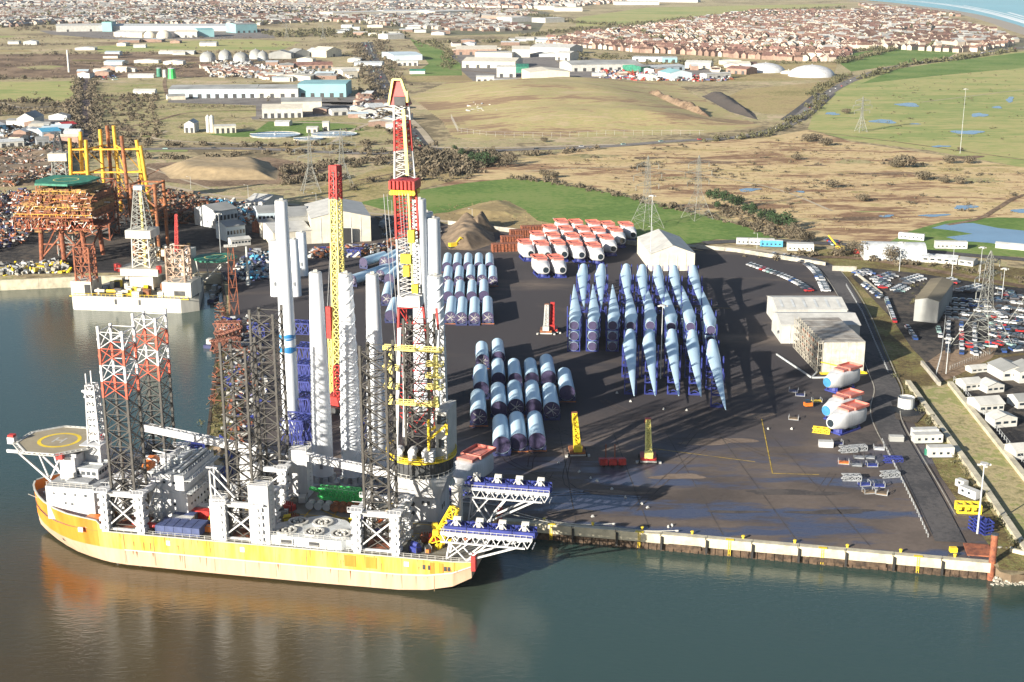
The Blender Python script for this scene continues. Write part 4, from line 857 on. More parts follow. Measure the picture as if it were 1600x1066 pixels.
mb = MB(); mb.loft([[S3(99.5+w*math.cos(a)*1.5, t, 24.6+w*math.sin(a)*1.5) for a in [2*math.pi*k/10 for k in range(10)]] for t, w in ((14.2, .3), (15, .8), (17, 1), (20, 1), (22, .8), (22.8, .3))]); mb.box(S3(99.5, 18.5, 26.1), (1.6, 2.4, 1.0)); mb.build('lifeboat', [M_orange], SHIP)
mb = MB()
for t in (15, 21): mb.bar(S3(99.5, t, 22.6), S3(96, t, 20), .5); mb.bar(S3(96, t, 27), S3(100, t, 27.6), .4); mb.bar(S3(96, t, 20), S3(96, t, 27), .4)
mb.build('lifeboat_davit', [M_white], SHIP)
mb = MB(); r0 = random.Random(11)      # pipes, fans and lockers between the bow legs
for _ in range(60):
    s = r0.uniform(96.5, 111); t = r0.uniform(12, 32); h = r0.uniform(.6, 2.6); mb.box(S3(s, t, 18+h/2), (r0.uniform(.5, 2.2), r0.uniform(.5, 2.2), h), 0, m=r0.choice((0, 0, 0, 1, 2)))
sb(mb, 96, 111, 12, 33, ZD, 18.0, 1); mb.build('machinery_deck', [M_white, M_lgrey, M_dgrey], SHIP)
mb = MB()
for k, t in enumerate((1.6, 4.2)):
    for s in (108, 110.5): mb.tube(S3(s, t, 10.6), S3(s+1.6, t, 10.9), .9, .9, 8)
sb(mb, 107.5, 112.5, 1, 4.8, 11.8, 13.4); mb.build('bow_winches', [M_orange], SHIP)
mb = MB(); mb.loft([[S3(94.5+dx, 3.0+w*math.cos(a)*1.1, 12.3+w*math.sin(a)*.8) for a in [2*math.pi*k/8 for k in range(8)]] for dx, w in ((4.2, .2), (3, .9), (0, 1), (-2.6, .9), (-3.2, .5))]); mb.build('workboat', [M_red], SHIP)
mb = MB(); mb.box(S3(95, 3, 13.6), (2.4, 1.5, 1.3)); mb.bar(S3(92.5, 5, ZD), S3(92.5, 5, 16.5), .3); mb.bar(S3(97, 5, ZD), S3(97, 5, 16.5), .3); mb.bar(S3(92.5, 5, 16.5), S3(92.5, 2.4, 16.8), .3); mb.bar(S3(97, 5, 16.5), S3(97, 2.4, 16.8), .3); mb.build('boat_davit', [M_offw], SHIP)

# ---- long white auxiliary booms lying fore and aft
for nm, a, b, w in (('stowed_boom', (108.5, 32.2, 30.5), (70, 27.4, 27.5), 1.8), ('gangway', (57.0, 31.5, 25), (27, 24.0, 24.4), 1.7)):
    mb = MB(); lattice(mb, S3(*a), S3(*b), w, w, 16, .34, .26, style='z', ref=Vector((0, 1, 0))); A_, B_ = S3(*a), S3(*b); mb.bar(A_-Vector((0, 0, w*.45)), B_-Vector((0, 0, w*.45)), w*.9, .15); mb.bar(A_+Vector((0, -w*.5, 0)), B_+Vector((0, -w*.5, 0)), .12, w*.9); mb.build(nm, [M_white], SHIP)
mb = MB()
for k, (s, t) in enumerate(((77, 28.5), (75, 28), (73, 27.8))): mb.tube(S3(s, t, 12+2*k), S3(s-2.5, t, 26-1.5*k), 1.3, 1.3, 8)
mb.build('boom_rest', [M_white], SHIP)
# ---- platform with sockets for standing towers
mb = MB(); pl = []
for cx, cy, a0 in ((-37.5, 3.6, -90), (-34.4, 5.0, -30), (-41.0, 12.0, 40), (-46.5, 13.6, 90)):
    for k in range(3): a = R(a0+k*25); pl.append((cx+3.0*math.cos(a), cy+3.0*math.sin(a)))
pl += [(-57.6, 9.0), (-57.6, 1.0)]
mb.prism(pl, ZD+.1, 13.4, 0); pf = mb.build('tower_platform', [M_lgrey], SHIP)
for s, t in ((53, 4.0), (45.3, 4.6), (37.6, 4.8), (45, 11.2), (52, 10.4)):
    mb = MB(); mb.tube(S3(s, t, 13.4), S3(s, t, 13.46), 2.2, 2.2, 16, cap=True)
    mb.build('socket_hole', [M_black], pf)  # flat black disc painted in for the dark inside of the socket
    mb = MB(); n = 16
    for k in range(n):
        a0, a1 = 2*math.pi*k/n, 2*math.pi*(k+1)/n; c = S3(s, t, 0)
        P_ = [c+Vector((r_*math.cos(a), r_*math.sin(a), z)) for a in (a0, a1) for r_, z in ((2.2, 13.4), (2.2, 14.0), (2.9, 14.0), (2.9, 13.4))]
        mb.add(P_, [(0, 4, 5, 1), (1, 5, 6, 2), (2, 6, 7, 3)])
    for k in range(7): a = k*.9+s; mb.box(S3(s+1.1*math.cos(a), t+1.1*math.sin(a), 13.8), (.6, .6, .6), a)
    mb.build('socket_collar', [M_offw], pf)
mb = MB()
for s in np.arange(34, 57, 1.8): mb.bar(S3(s, 0.9, 13.4), S3(s, 0.9, 14.5), .08)
mb.bar(S3(34, .9, 14.5), S3(57, .9, 14.5), .08); mb.bar(S3(34, .9, 13.9), S3(57, .9, 13.9), .08)
for s in (42, 50): sb(mb, s, s+4, 0.55, 1.0, 11.0, 12.8)
mb.build('platform_railing', [M_offw], pf)
mb = MB()
for s in (42.4, 50.4): sb(mb, s, s+3.0, 0.45, 0.5, 11.3, 12.5)
mb.build('platform_opening', [M_dgrey], pf)

# ---- main crane round the stern leg
CS, CTT = 21.5, 31.0; cc = S3(CS, CTT, 0)
def ring_poly(r, n=16, ph=0): return [(cc.x+r*math.cos(2*math.pi*k/n+ph), cc.y+r*math.sin(2*math.pi*k/n+ph)) for k in range(n)]
def oct_ring(w, d, ch, z):
    return [Vector((cc.x+x, cc.y+y, z)) for x, y in ((-w+ch, -d), (w-ch, -d), (w, -d+ch), (w, d-ch), (w-ch, d), (-w+ch, d), (-w, d-ch), (-w, -d+ch))]
mb = MB(); mb.loft([oct_ring(6.6, 6.6, .5, ZD), oct_ring(6.6, 6.6, .9, 17.5), oct_ring(8.6, 8.6, 3.4, 23.2), oct_ring(8.8, 8.8, 3.6, 24.4)]); ped = mb.build('crane_pedestal', [M_white], SHIP)
mb = MB()
for z in (13, 15.8, 18.4):
    for x in (-5.6, -1.2): mb.tube((cc.x+x, cc.y-6.9, z), (cc.x+x, cc.y-6.2, z), .8, .8, 8)
for x in (1.6, 3.2): mb.bx(cc.x+x, cc.x+x+.8, cc.y-6.72, cc.y-6.6, 15.8, 16.9)
for x in (1, 3): mb.bx(cc.x+6.6, cc.x+6.72, cc.y-x, cc.y-x+.8, 13.2, 14.6)
mb.build('pedestal_opening', [M_dgrey], ped)
mb = MB(); mb.tube(cc+Vector((0, 0, 24.4)), cc+Vector((0, 0, 29.0)), 9.0, 9.0, 28); 
for k in range(36): a = 2*math.pi*k/36; mb.bar(cc+Vector((9.05*math.cos(a), 9.05*math.sin(a), 24.6)), cc+Vector((9.05*math.cos(a), 9.05*math.sin(a), 28.9)), .25)
mb.build('slew_ring', [M_dgrey], SHIP, smooth=False)
mb = MB()
for k in range(32):
    a = 2*math.pi*k/32; p = Vector((9.6*math.cos(a), 9.6*math.sin(a), 24.4)); mb.bar(cc+p, cc+p+Vector((0, 0, 1.1)), .12); q = Vector((9.6*math.cos(a+.196), 9.6*math.sin(a+.196), 25.5)); mb.bar(cc+p+Vector((0, 0, 1.1)), cc+q, .12); mb.bar(cc+p*1.0-Vector((p.x*.06, p.y*.06, 0)), cc+q-Vector((0, 0, 1.1)), .9, .2)
mb.build('pedestal_walkway', [M_offw], SHIP)
mb = MB(); mb.prism(ring_poly(10.2, 28), 29.0, 29.5, 0)
for k in range(28):
    a = 2*math.pi*k/28; p = Vector((10.1*math.cos(a), 10.1*math.sin(a), 29.5)); q = Vector((10.1*math.cos(a+.2244), 10.1*math.sin(a+.2244), 29.5)); u_ = Vector((0, 0, 1.2))
    mb.bar(cc+p, cc+p+u_, .14); mb.bar(cc+p+u_, cc+q+u_, .16); mb.bar(cc+p+u_*.5, cc+q+u_*.5, .12)
mb.build('crane_gallery', [M_yellow], SHIP)
mb = MB()
for x in (-4.6, -.6, 3.4):
    mb.tube(cc+Vector((x, -7.6, 29.5)), cc+Vector((x, -7.6, 31.2)), 1.2, 1.2, 12); mb.tube(cc+Vector((x, -8.0, 31.8)), cc+Vector((x, -5.6, 31.8)), 1.25, 1.25, 12)
mb.build('winch_drums', [M_white], SHIP)
mb = MB(); mb.bx(cc.x-8.2, cc.x+6, cc.y-4.6, cc.y+7.2, 29.5, 31.8); mb.build('slew_platform', [M_black], SHIP)
mb = MB(); mb.bx(cc.x+5.8, cc.x+9.0, cc.y-5.5, cc.y+6, 29.6, 43.5); ch = mb.build('machinery_house', [M_offw], SHIP)
mb = MB(); mb.bx(cc.x+6.2, cc.x+8.8, cc.y-5.62, cc.y-5.5, 40.0, 42.5); mb.bx(cc.x+6.6, cc.x+8.2, cc.y-5.62, cc.y-5.5, 33, 35.5); mb.build('window_panes', [M_glass], ch)
mb = MB(); mb.bx(cc.x+3.4, cc.x+6.0, cc.y-9.6, cc.y-6.4, 30, 33.0); mb.build('crane_cab', [M_white], SHIP)
mb = MB()
for a, b in (((4.4, -8, 33), (4.4, -8, 42)), ((4.4, -8, 36), (9.6, -8, 41)), ((9.6, -8, 41), (9.6, -8, 38)), ((4.4, -5, 38), (9, -5, 41.5))): mb.bar(cc+Vector(a), cc+Vector(b), .65)
mb.build('pipe_davit', [M_yellow], SHIP)
# mast columns and their yellow galleries
mb = MB()
for x in (-6.1, 6.1):
    for y in (-4.8, 4.8): mb.bar(cc+Vector((x, y, 29.5)), cc+Vector((x*.9, y*.5+2, 66)), 1.0)
    mb.bar(cc+Vector((x, 5, 29.5)), cc+Vector((x*.85, 6, 62)), 1.5)
mb.build('crane_mast', [M_white], SHIP)
def gallery(x0, x1, y0, y1, z):
    mb = MB(); mb.bx(cc.x+x0, cc.x+x1, cc.y+y0, cc.y+y1, z, z+.3); nx = max(1, int((x1-x0)/1.3))
    for y in (y0, y1):
        for k in range(nx+1): x = x0+(x1-x0)*k/nx; mb.bar(cc+Vector((x, y, z)), cc+Vector((x, y, z+1.2)), .14)
        for h in (.65, 1.2): mb.bar(cc+Vector((x0, y, z+h)), cc+Vector((x1, y, z+h)), .16)
    mb.build('crane_walkway', [M_lyellow], SHIP)
for z, x0, x1 in ((45.5, -7.5, 7.2), (61.3, -8.5, 8.3)): gallery(x0, x1, -7.2, -5.6, z)
for z in (50.5, 53.8, 57.2): gallery(3.6, 8.3, -7.0, -5.4, z)
for z in (50.0, 55.5): gallery(-8.8, -4.6, -7.0, -5.4, z)
mb = MB()
for x in (-6.4, 6.3):
    for z in (47, 52, 55.5, 59): mb.box(cc+Vector((x, -6.2, z)), (1.2, 1.4, 2.4))
mb.build('cable_reels', [M_lyellow], SHIP)
# boom: pivots behind the leg, leans a little to the bow
BREF = Vector((math.cos(R(15)), math.sin(R(15)), 0)); BX = lambda z: Vector((cc.x-3.9-0.027*(z-32), cc.y+9.5, z))
def boom(nm, z0, z1, w0, w1, m, n, style='x', rc=.5, rb=.3, solid=False, d=None):
    mb = MB(); d0 = (d or w0)
    if solid: 
        a, b = BX(z0), BX(z1); mb.loft([[a+Vector((i*w0/2, j*d0/2, 0)) for i, j in ((-1, -1), (1, -1), (1, 1), (-1, 1))], [b+Vector((i*w1/2, j*d0/2, 0)) for i, j in ((-1, -1), (1, -1), (1, 1), (-1, 1))]])
    else: lattice(mb, BX(z0), BX(z1), w0, w1, n, rc, rb, d0=d0*.8, d1=w1*.8, style=style, ref=BREF)
    return mb.build(nm, [m], SHIP)
boom('boom_section', 33, 70, 11.0, 7.0, M_red, 6, 'k', .6, .24); boom('boom_joint', 70, 73.4, 6.6, 6.5, M_white, 1, solid=True, d=4.5)
boom('boom_section', 73.4, 90, 6.4, 6.1, M_white, 7, 'x', .45, .2); boom('boom_section', 90, 103.5, 6.3, 6.0, M_red, 6, 'x', .55, .2)
boom('boom_section', 107, 114.5, 5.6, 4.8, M_white, 3, 'x', .42, .22); boom('boom_section', 114.5, 123, 4.8, 4.2, M_red, 5, 'x', .5, .2); boom('boom_section', 123, 127, 4.4, 4.0, M_white, 2, 'x', .5, .3)
mb = MB(); c = BX(105.2); mb.box(c, (7.4, 6.4, 2.4)); 
for k in range(7): mb.box(c+Vector((-3.4+1.13*k, -3.4, 0)), (.6, .6, 2.4))
mb.build('sheave_block', [M_red], SHIP)
mb = MB(); mb.box(BX(103.0), (6.9, 5.8, 1.4)); 
for k in range(9): mb.tube(BX(103.0)+Vector((-3.2+.8*k, -3.5, 0)), BX(103.0)+Vector((-3.2+.8*k, -2.8, 0)), .6, .6, 8)
mb.build('sheave_guard', [M_yellow], SHIP)
mb = MB(); a, b, c2 = BX(127), BX(131.5), BX(134)
mb.loft([[a+Vector((i*2.6, j*2, 0)) for i, j in ((-1, -1), (1, -1), (1, 1), (-1, 1))], [b+Vector((i*1.7-.5, j*1.2, 0)) for i, j in ((-1, -1), (1, -1), (1, 1), (-1, 1))], [c2+Vector((i*.7-.6, j*.8, 0)) for i, j in ((-1, -1), (1, -1), (1, 1), (-1, 1))]]); mb.build('boom_head', [M_red], SHIP)
mb = MB()
for p, q in (((-3, -2.2, 127), (-1.6, -1.5, 134)), ((-1.6, -1.5, 134), (.8, -1.5, 134)), ((.8, -1.5, 134), (2.9, -2.2, 128)), ((2.6, -2.8, 128), (2.6, -2.8, 131))): mb.bar(BX(p[2])+Vector((p[0], p[1], 0)), BX(q[2])+Vector((q[0], q[1], 0)), .6)
mb.bar(BX(126)+Vector((1.2, -2.3, 0)), BX(108)+Vector((1.7, -3.0, 0)), .9, .4); mb.bar(BX(103)+Vector((1.8, -3.4, 0)), BX(76)+Vector((1.9, -3.6, 0)), .5, .4)
mb.build('boom_walkway', [M_lyellow], SHIP)
mb = MB(); mb.box(BX(128.3)+Vector((.4, -2.5, 0)), (3.2, .5, 2.4)); mb.build('head_sheaves', [M_dgrey], SHIP)
mb = MB(); mb.box(BX(84.5)+Vector((.3, -3.6, 0)), (3.0, 1.6, 2.6)); mb.box(BX(81)+Vector((.3, -3.6, 0)), (1.8, 1.4, 3)); mb.box(BX(91)+Vector((2.2, -3.4, 0)), (1.8, 1.6, 3.5)); mb.box(BX(76)+Vector((2.6, -3.6, 0)), (1.8, 1.6, 2.4)); mb.build('hook_block', [M_yellow], SHIP)
mb = MB()
for x in (-.8, .2, 1.2): mb.bar(BX(103)+Vector((x, -3.8, 0)), BX(86)+Vector((x*.7+.2, -3.9, 0)), .12)
mb.bar(BX(102)+Vector((-5.4, 0, 0)), Vector((cc.x-7, cc.y+8, 40)), .14); mb.bar(BX(102)+Vector((-6.4, 0, 0)), Vector((cc.x-8.4, cc.y+8, 40)), .14)
mb.build('hoist_ropes', [M_grey], SHIP)
mb = MB()
for x in (-6.4, 6.4): mb.bar((cc.x+x, cc.y+6.5, 31), (cc.x+x*.7-1.5, cc.y+8, 70), .6, .5)
mb.build('boom_stay', [M_red], SHIP)
# ---- stern blade cradles cantilevered over the stern
def cradle(t0, ztop, s1, s0):
    e = bpy.data.objects.new('blade_cradle', None); COL.objects.link(e); e.parent = SHIP
    mb = MB(); w = 4.2; H = 2.6
    for t in (t0, t0+w):
        mb.bar(S3(s1, t, ztop), S3(s0, t, ztop), .55, .8); mb.bar(S3(s1, t, ztop-H), S3(s0+2, t, ztop-H), .4); n = 9
        for k in range(n):
            a = s1+(s0-s1)*k/n; b = s1+(s0-s1)*(k+1)/n; mb.bar(S3(a, t, ztop), S3((a+b)/2, t, ztop-H), .22); mb.bar(S3((a+b)/2, t, ztop-H), S3(b, t, ztop), .22)
        mb.bar(S3(6, t, ztop-H), S3(7, t, ZD), .45); mb.bar(S3(-12, t, ztop-H), S3(1.5, t, ZD), .45); mb.bar(S3(-4, t, ztop-H), S3(1.5, t, ZD), .4); mb.bar(S3(1.5, t, ZD), S3(6, t, ztop-H), .35); mb.bar(S3(7, t, ZD), S3(1, t, ztop-H), .3)
    for k in range(10): s = s1+(s0-s1)*k/9; mb.bar(S3(s, t0, ztop), S3(s, t0+w, ztop), .3); mb.bar(S3(s, t0, ztop-H), S3(s, t0+w, ztop-H), .22)
    mb.build('truss', [M_white], e)
    mb = MB(); sb(mb, s1, s0, t0+w, t0+w+1.1, ztop, ztop+.15)
    for s in np.arange(s0, s1+.1, 1.6):
        for t in (t0-.2, t0+w+1.1): mb.bar(S3(s, t, ztop), S3(s, t, ztop+1.2), .1)
    for t in (t0-.2, t0+w+1.1): mb.bar(S3(s1, t, ztop+1.2), S3(s0, t, ztop+1.2), .12)
    mb.build('railing', [M_offw], e)
    for k in range(4):
        s = s1-4-6.2*k; mb = MB(); sb(mb, s-.6, s+.5, t0+.8, t0+1.7, ztop+2.0, ztop+3.2); mb.bar(S3(s-1.4, t0+1, ztop+2), S3(s-.2, t0+1, ztop+3.6), .22); mb.bar(S3(s+1.4, t0+1, ztop+2), S3(s+.2, t0+1, ztop+3.6), .22); mb.tube(S3(s-1, t0+3.2, ztop+2.9), S3(s+1, t0+3.2, ztop+2.9), .9, .9, 8); mb.bar(S3(s-1.2, t0+1, ztop+2.4), S3(s+1.2, t0+3.4, ztop+2.4), .3); mb.build('clamp', [M_offw], e)
        mb = MB(); sb(mb, s-3.0, s+3.0, t0+.3, t0+.7, ztop+.5, ztop+1.9); sb(mb, s-3.0, s+3.0, t0+w-.7, t0+w-.3, ztop+.5, ztop+2.3)
        for q in (-3, -1, 1, 3): mb.bar(S3(s+q, t0+.5, ztop+.4), S3(s+q, t0+w-.5, ztop+.4), .45); mb.bar(S3(s+q, t0+.5, ztop+1.7), S3(s+q*.6, t0+w-.5, ztop+2.1), .3)
        mb.build('cradle_frame', [M_blue], e)
cradle(1.5, 18.0, 8.5, -16.5); cradle(27.5, 20.5, 9.0, -16.5)
mb = MB(); r0 = random.Random(5)
lattice(mb, S3(12, 9, ZD), S3(7, 12, 21), 3.2, 2.2, 4, .4, .25, style='x')
for k in range(10): mb.box(S3(r0.uniform(7, 13), r0.uniform(7, 14), r0.uniform(11, 16)), (1.6, 1.2, 1.4), r0.random())
mb.build('stern_crane_base', [M_yellow], SHIP)
mb = MB(); sb(mb, 8.2, 11.0, 24.0, 26.0, ZD, 22.5); sb(mb, 9, 10, 23.9, 24.0, 15, 17); mb.build('stern_post', [M_offw], SHIP)
mb = MB(); sb(mb, -0.8, 0, 34.5, 38.0, 6.5, 12.5); sb(mb, -1.2, 0, 0.5, 3, 8, 12.2); mb.build('stern_fender', [M_red], SHIP)

# ================================================================== things standing on the ship's deck
def ship_thing(name, label, cat, s, t, z, group=None, rz=0.0):
    return thing(name, label, cat, tuple(SW(s, t, z)), SHIP_RZ+rz, group)
def container(name, label, s, t, z, m, L=6.1, rz=R(90), group=None, H=2.6):
    c = ship_thing(name, label, 'container', s, t, z, group, rz); make_container(c, m, L, H); return c
CONT = {}
def make_container(c, m, L, H=2.6):
    key = (m.name, L, H)
    if key not in CONT:
        mb = MB(); mb.bx(-L/2, L/2, -1.22, 1.22, .1, H)
        n = int(L/.55)
        for k in range(n): x = -L/2+.3+(L-.6)*k/max(1, n-1); mb.bx(x-.09, x+.09, -1.27, 1.27, .25, H-.15)
        b = mb.mesh('body', [m]); mb = MB()
        for i in (-1, 1):
            for j in (-1, 1): mb.bx(i*L/2-.1, i*L/2+.1, j*1.22-.1, j*1.22+.1, 0, H+.06)
            mb.bx(i*L/2-.08, i*L/2+.08, -1.2, 1.2, H-.1, H+.05)
        f = mb.mesh('corner_posts', [m]); mb = MB()
        for j in (-.7, -.25, .25, .7): mb.bar((L/2+.06, j, .2), (L/2+.06, j, H-.2), .06)
        CONT[key] = (b, f, mb.mesh('door_bars', [M_lgrey]))
    b, f, d = CONT[key]; inst('body', b, c); inst('corner_posts', f, c); inst('door_bars', d, c)
M_cblue = mat('container_blue', (0.06, 0.085, 0.20), 0.6, var=.15); M_cwhite = mat('container_white', (0.6, 0.6, 0.58), 0.6, var=.12)
for k in range(5): container('container', f'dark blue container, {nth(k)} from the bow in the near deck-edge row of five', 89.6-2.65*k, 4.4, ZD, M_cblue, group='blue containers in a row on the ship')
container('container', 'navy container with a white end behind the five blue ones', 86.3, 11.2, ZD, M_cblue, rz=0)
container('container', 'red container between the navy and the white one on deck', 83.2, 14.5, ZD, M_red, rz=0)
container('container', 'white roofed container nearest the deckhouse on deck', 82.2, 18.0, ZD, M_cwhite, rz=0)
container('container', 'small white container in front of the navy one', 86.0, 8.4, ZD, M_cwhite, rz=0)
# green crane jib
t_ = ship_thing('crane_jib', 'bright green lattice jib lying on the deck before the white towers', 'crane jib', 46, 31.5, ZD)
mb = MB(); lattice(mb, (-7.5, 1, 3.6), (5, 0, 3.4), 2.4, 3.4, 7, .5, .32, ref=Vector((0, 1, 0))); mb.bx(-7, 5, -.8, .8, 1.4, 1.9); mb.build('lattice', [M_green], t_)
mb = MB(); mb.bar((5, 0, 3.6), (8.4, -.6, 2.0), 3.0, 1.6, cap=True); mb.box((7.8, -.6, 1.4), (3, 3.4, 2.6)); mb.bar((-7.5, 1, 3.6), (-10.5, 1.2, 4.2), 1.0, .8); mb.build('jib_foot', [M_green], t_)
mb = MB(); mb.box((-6, 0.5, .8), (1, 3, 1.6)); mb.box((3, 0, .8), (1, 3, 1.6)); mb.build('trestle', [M_dgrey], t_)
def drum(label, s, t, m, r=1.3, L=2.4):
    o = ship_thing('cable_drum', label, 'cable drum', s, t, ZD, 'drums on the ship deck'); mb = MB(); mb.tube((0, -L/2, r), (0, L/2, r), r*.8, r*.8, 14); mb.build('core', [m], o)
    mb = MB(); mb.tube((0, -L/2-.1, r), (0, -L/2+.1, r), r, r, 14); mb.tube((0, L/2-.1, r), (0, L/2+.1, r), r, r, 14); mb.build('flange', [m], o)
for k in range(4): drum(f'orange drum beside the green jib, {nth(k)} from the left', 46.8-2.9*k*.7, 27.2, M_orust)
for k in range(3): drum(f'white drum near the foot of the green jib, {nth(k)} from the left', 54.5-2.6*k, 27.6, M_offw, 1.2)
r0 = random.Random(21)
CL = [(M_orange, 'orange'), (M_red, 'red'), (M_offw, 'white'), (M_dgrey, 'dark grey'), (M_blue, 'blue'), (M_grey, 'grey'), (M_yellow, 'yellow'), (M_rust, 'rusty')]
ZN = [(30, 32, 14, 20, 'between the socket platform and the crane'), (76, 84, 20, 38, 'on the far side of the midship deck'), (4, 16, 14, 23, 'on the open stern deck'), (56, 62, 10, 32, 'amidships by the far pillar'), (74, 79, 3, 14, 'beside the near pillar'), (12, 20, 4, 12, 'beside the stern jack house'), (30, 44, 15, 24, 'on the middle of the deck')]
for zi, (s0, s1, t0, t1, where) in enumerate(ZN):
    for k in range(7):
        m, cn = CL[(k+zi*3) % 8]; s = r0.uniform(s0, s1); t = r0.uniform(t0, t1); kind = k % 3
        sz = r0.uniform(.9, 1.7); 
        o = ship_thing('deck_crate' if kind else 'gas_rack', f'{cn} {"crate" if kind == 1 else "equipment skid" if kind == 2 else "gas bottle rack"} {where}', 'crate' if kind == 1 else 'skid' if kind == 2 else 'rack', s, t, ZD, None, r0.random()*3)
        mb = MB(); mb.bx(-sz, sz, -sz*.7, sz*.7, .15, sz*1.1)
        if kind == 2: mb.tube((-sz*.8, 0, sz*1.5), (sz*.8, 0, sz*1.5), sz*.5, sz*.5, 8)
        if kind == 0:
            for q in range(4): mb.tube((-sz*.7+q*sz*.45, 0, sz), (-sz*.7+q*sz*.45, 0, sz*1.7), .18, .18, 6)
        mb.build('body', [m], o); mb = MB()
        for i in (-1, 1):
            for j in (-1, 1): mb.bar((i*sz, j*sz*.7, 0), (i*sz, j*sz*.7, sz*1.3), .14)
        mb.bar((-sz, -sz*.7, sz*1.3), (sz, -sz*.7, sz*1.3), .12); mb.build('frame', [M_dgrey if m is not M_dgrey else M_offw], o)
# ================================================================== QUAY WALLS
qw = thing('quay_wall', 'long cream concrete quay beam on dark sheet piles in front of the yard', 'quay wall', (QC.x, QC.y, 5.0), math.atan2(QDIR.y, QDIR.x))
QL = (QE-QC).length; NP = 18; PL = QL/NP
mp = MB(); mp.bx(0.06, PL-.06, -.9, 1.4, -2.6, .22); pm = mp.mesh('cope_panel', [M_quay])
for k in range(NP): inst('cope_panel', pm, qw, (k*PL, 0, 0))
mb = MB(); n = int(QL/1.2)
for k in range(n):
    x = k*QL/n; y = -.55 if k % 2 else -.15; mb.bx(x, x+QL/n*.98, y, .6, -8, -2.6)
mb.bx(0, QL, -.2, .8, -8, -2.6); mb.build('sheet_piles', [M_sheet], qw)
fm = MB(); fm.bx(-.3, .3, -1.6, -.9, -4.4, -.3); fm.bar((-.45, -1.3, -.2), (-.45, -.6, .6), .12); fm = fm.mesh('fender', [M_fender])
for k in range(1, NP): inst('fender', fm, qw, (k*PL, 0, 0))
mb = MB(); mb.bx(QL*.62, QL*.66, -1.15, -.9, -3.8, -2.4); mb.bx(QL*.79, QL*.88, -1.15, -.9, -3.8, -2.5); mb.build('rusty_waling', [M_sheet], qw)
lm = MB(); lm.bar((-.3, -1, .2), (-.3, -1, -4.5), .12); lm.bar((.3, -1, .2), (.3, -1, -4.5), .12)
for k in range(9): lm.bar((-.3, -1, -.2-.45*k), (.3, -1, -.2-.45*k), .1)
lm.bx(-1.2, 1.2, -.95, .3, .22, .34); lm = lm.mesh('ladder', [M_yellow])
for k in (5.5, 8.5, 10.5, 12.5, 14.5, 16.5): inst('ladder', lm, qw, (k*PL, 0, 0))
def bollard(px, py, k):
    x, y = G(px, py); b = thing('bollard', f'pale bollard on the quay edge, {nth(k)} from the ship', 'bollard', (x, y, 5.0), 0, 'bollards along the quay'); mb = MB(); mb.tube((0, 0, 0), (0, 0, .9), .5, .4, 8); mb.build('post', [M_yellow], b); mb = MB(); mb.tube((0, 0, .9), (0, 0, 1.3), .75, .65, 8); mb.build('head', [M_yellow], b)
for k in range(9):
    p = QC+QDIR*(PL*(8.3+k*1.12))+QN*1.6; x, y = p; b = thing('bollard', f'yellow bollard on the quay edge, {nth(k)} to the right of the ship', 'bollard', (x, y, 5.0), 0, 'bollards along the quay'); mb = MB(); mb.tube((0, 0, .1), (0, 0, .8), .35, .3, 8); mb.build('post', [M_yellow], b); mb = MB(); mb.tube((0, 0, .8), (0, 0, 1.1), .5, .45, 8); mb.build('head', [M_yellow], b)
def wall_run(name, label, pts, w, h, m, z=5.0, cat='wall', seg=None, z0=0.0):
    P = [Vector(G(*p, z)) for p in pts]; o = thing(name, label, cat, (*P[0], z)); k = 0
    for a, b in zip(P[:-1], P[1:]):
        L = (b-a).length; n = max(1, int(L/(seg or 1e9))); 
        for i in range(n):
            p, q = a+(b-a)*(i/n), a+(b-a)*((i+1)/n); mb = MB(); d = (q-p).normalized()*.04
            mb.bar((*(p+d-P[0]), h/2+z0), (*(q-d-P[0]), h/2+z0), w, h, cap=True); mb.build('wall_panel', [m], o); k += 1
    return o
wall_run('quay_wall', 'pale far quay wall behind the moored drilling rig', [(-60, 440), (0, 439), (60, 436.5), (112, 434), (200, 431), (345, 428.5)], 1.6, 5.6, M_quay, seg=22, z0=-5.2)
wall_run('quay_wall', 'rusty stone dock wall running away beside the bow legs', [(346, 429), (352, 470), (338, 560), (325, 680), (319, 742)], 1.0, 5.4, M_sheet, seg=24, z0=-5.2)
wall_run('flood_wall', 'long pale concrete wall just right of the perimeter road', [(1418, 600), (1470, 672), (1540, 770), (1612, 878)], 2.0, 1.6, M_quay, seg=13)
wall_run('flood_wall', 'outer pale concrete wall along the depot on the right', [(1484, 602), (1540, 672), (1600, 748), (1680, 845)], 2.0, 1.6, M_quay, seg=13)
wall_run('flood_wall', 'short low wall at the bottom right corner above the rocks', [(1578, 862), (1602, 868), (1660, 880)], 1.0, 1.2, M_quay, seg=8)
wall_run('boundary_wall', 'pale boundary wall behind the nacelle rows and the green field', [(700, 351), (780, 361), (860, 370), (960, 380), (1012, 385)], .5, 2.6, M_conc, seg=14)
wall_run('boundary_wall', 'long low wall at the top of the car shaded yard corner', [(1088, 388), (1150, 394), (1200, 402), (1290, 416)], .6, 2.2, M_conc, seg=12)
wall_run('boundary_wall', 'pale wall panel beside the car park entrance', [(1300, 424), (1338, 425)], .5, 3.0, M_conc, seg=9)
wall_run('boundary_wall', 'pale wall along the front of the scrubby roadside, left of the pylons', [(400, 322), (430, 326), (468, 331), (500, 334)], .5, 2.6, M_conc, seg=14)
wall_run('retaining_wall', 'sloping concrete wall along the upper edge of the car park verge', [(1338, 430), (1352, 441), (1378, 462)], .6, 1.6, M_conc, seg=8)
wall_run('retaining_wall', 'short diagonal concrete wall below the shaded lot', [(1440, 570), (1455, 588), (1468, 604)], 1.0, 1.8, M_conc, seg=8)
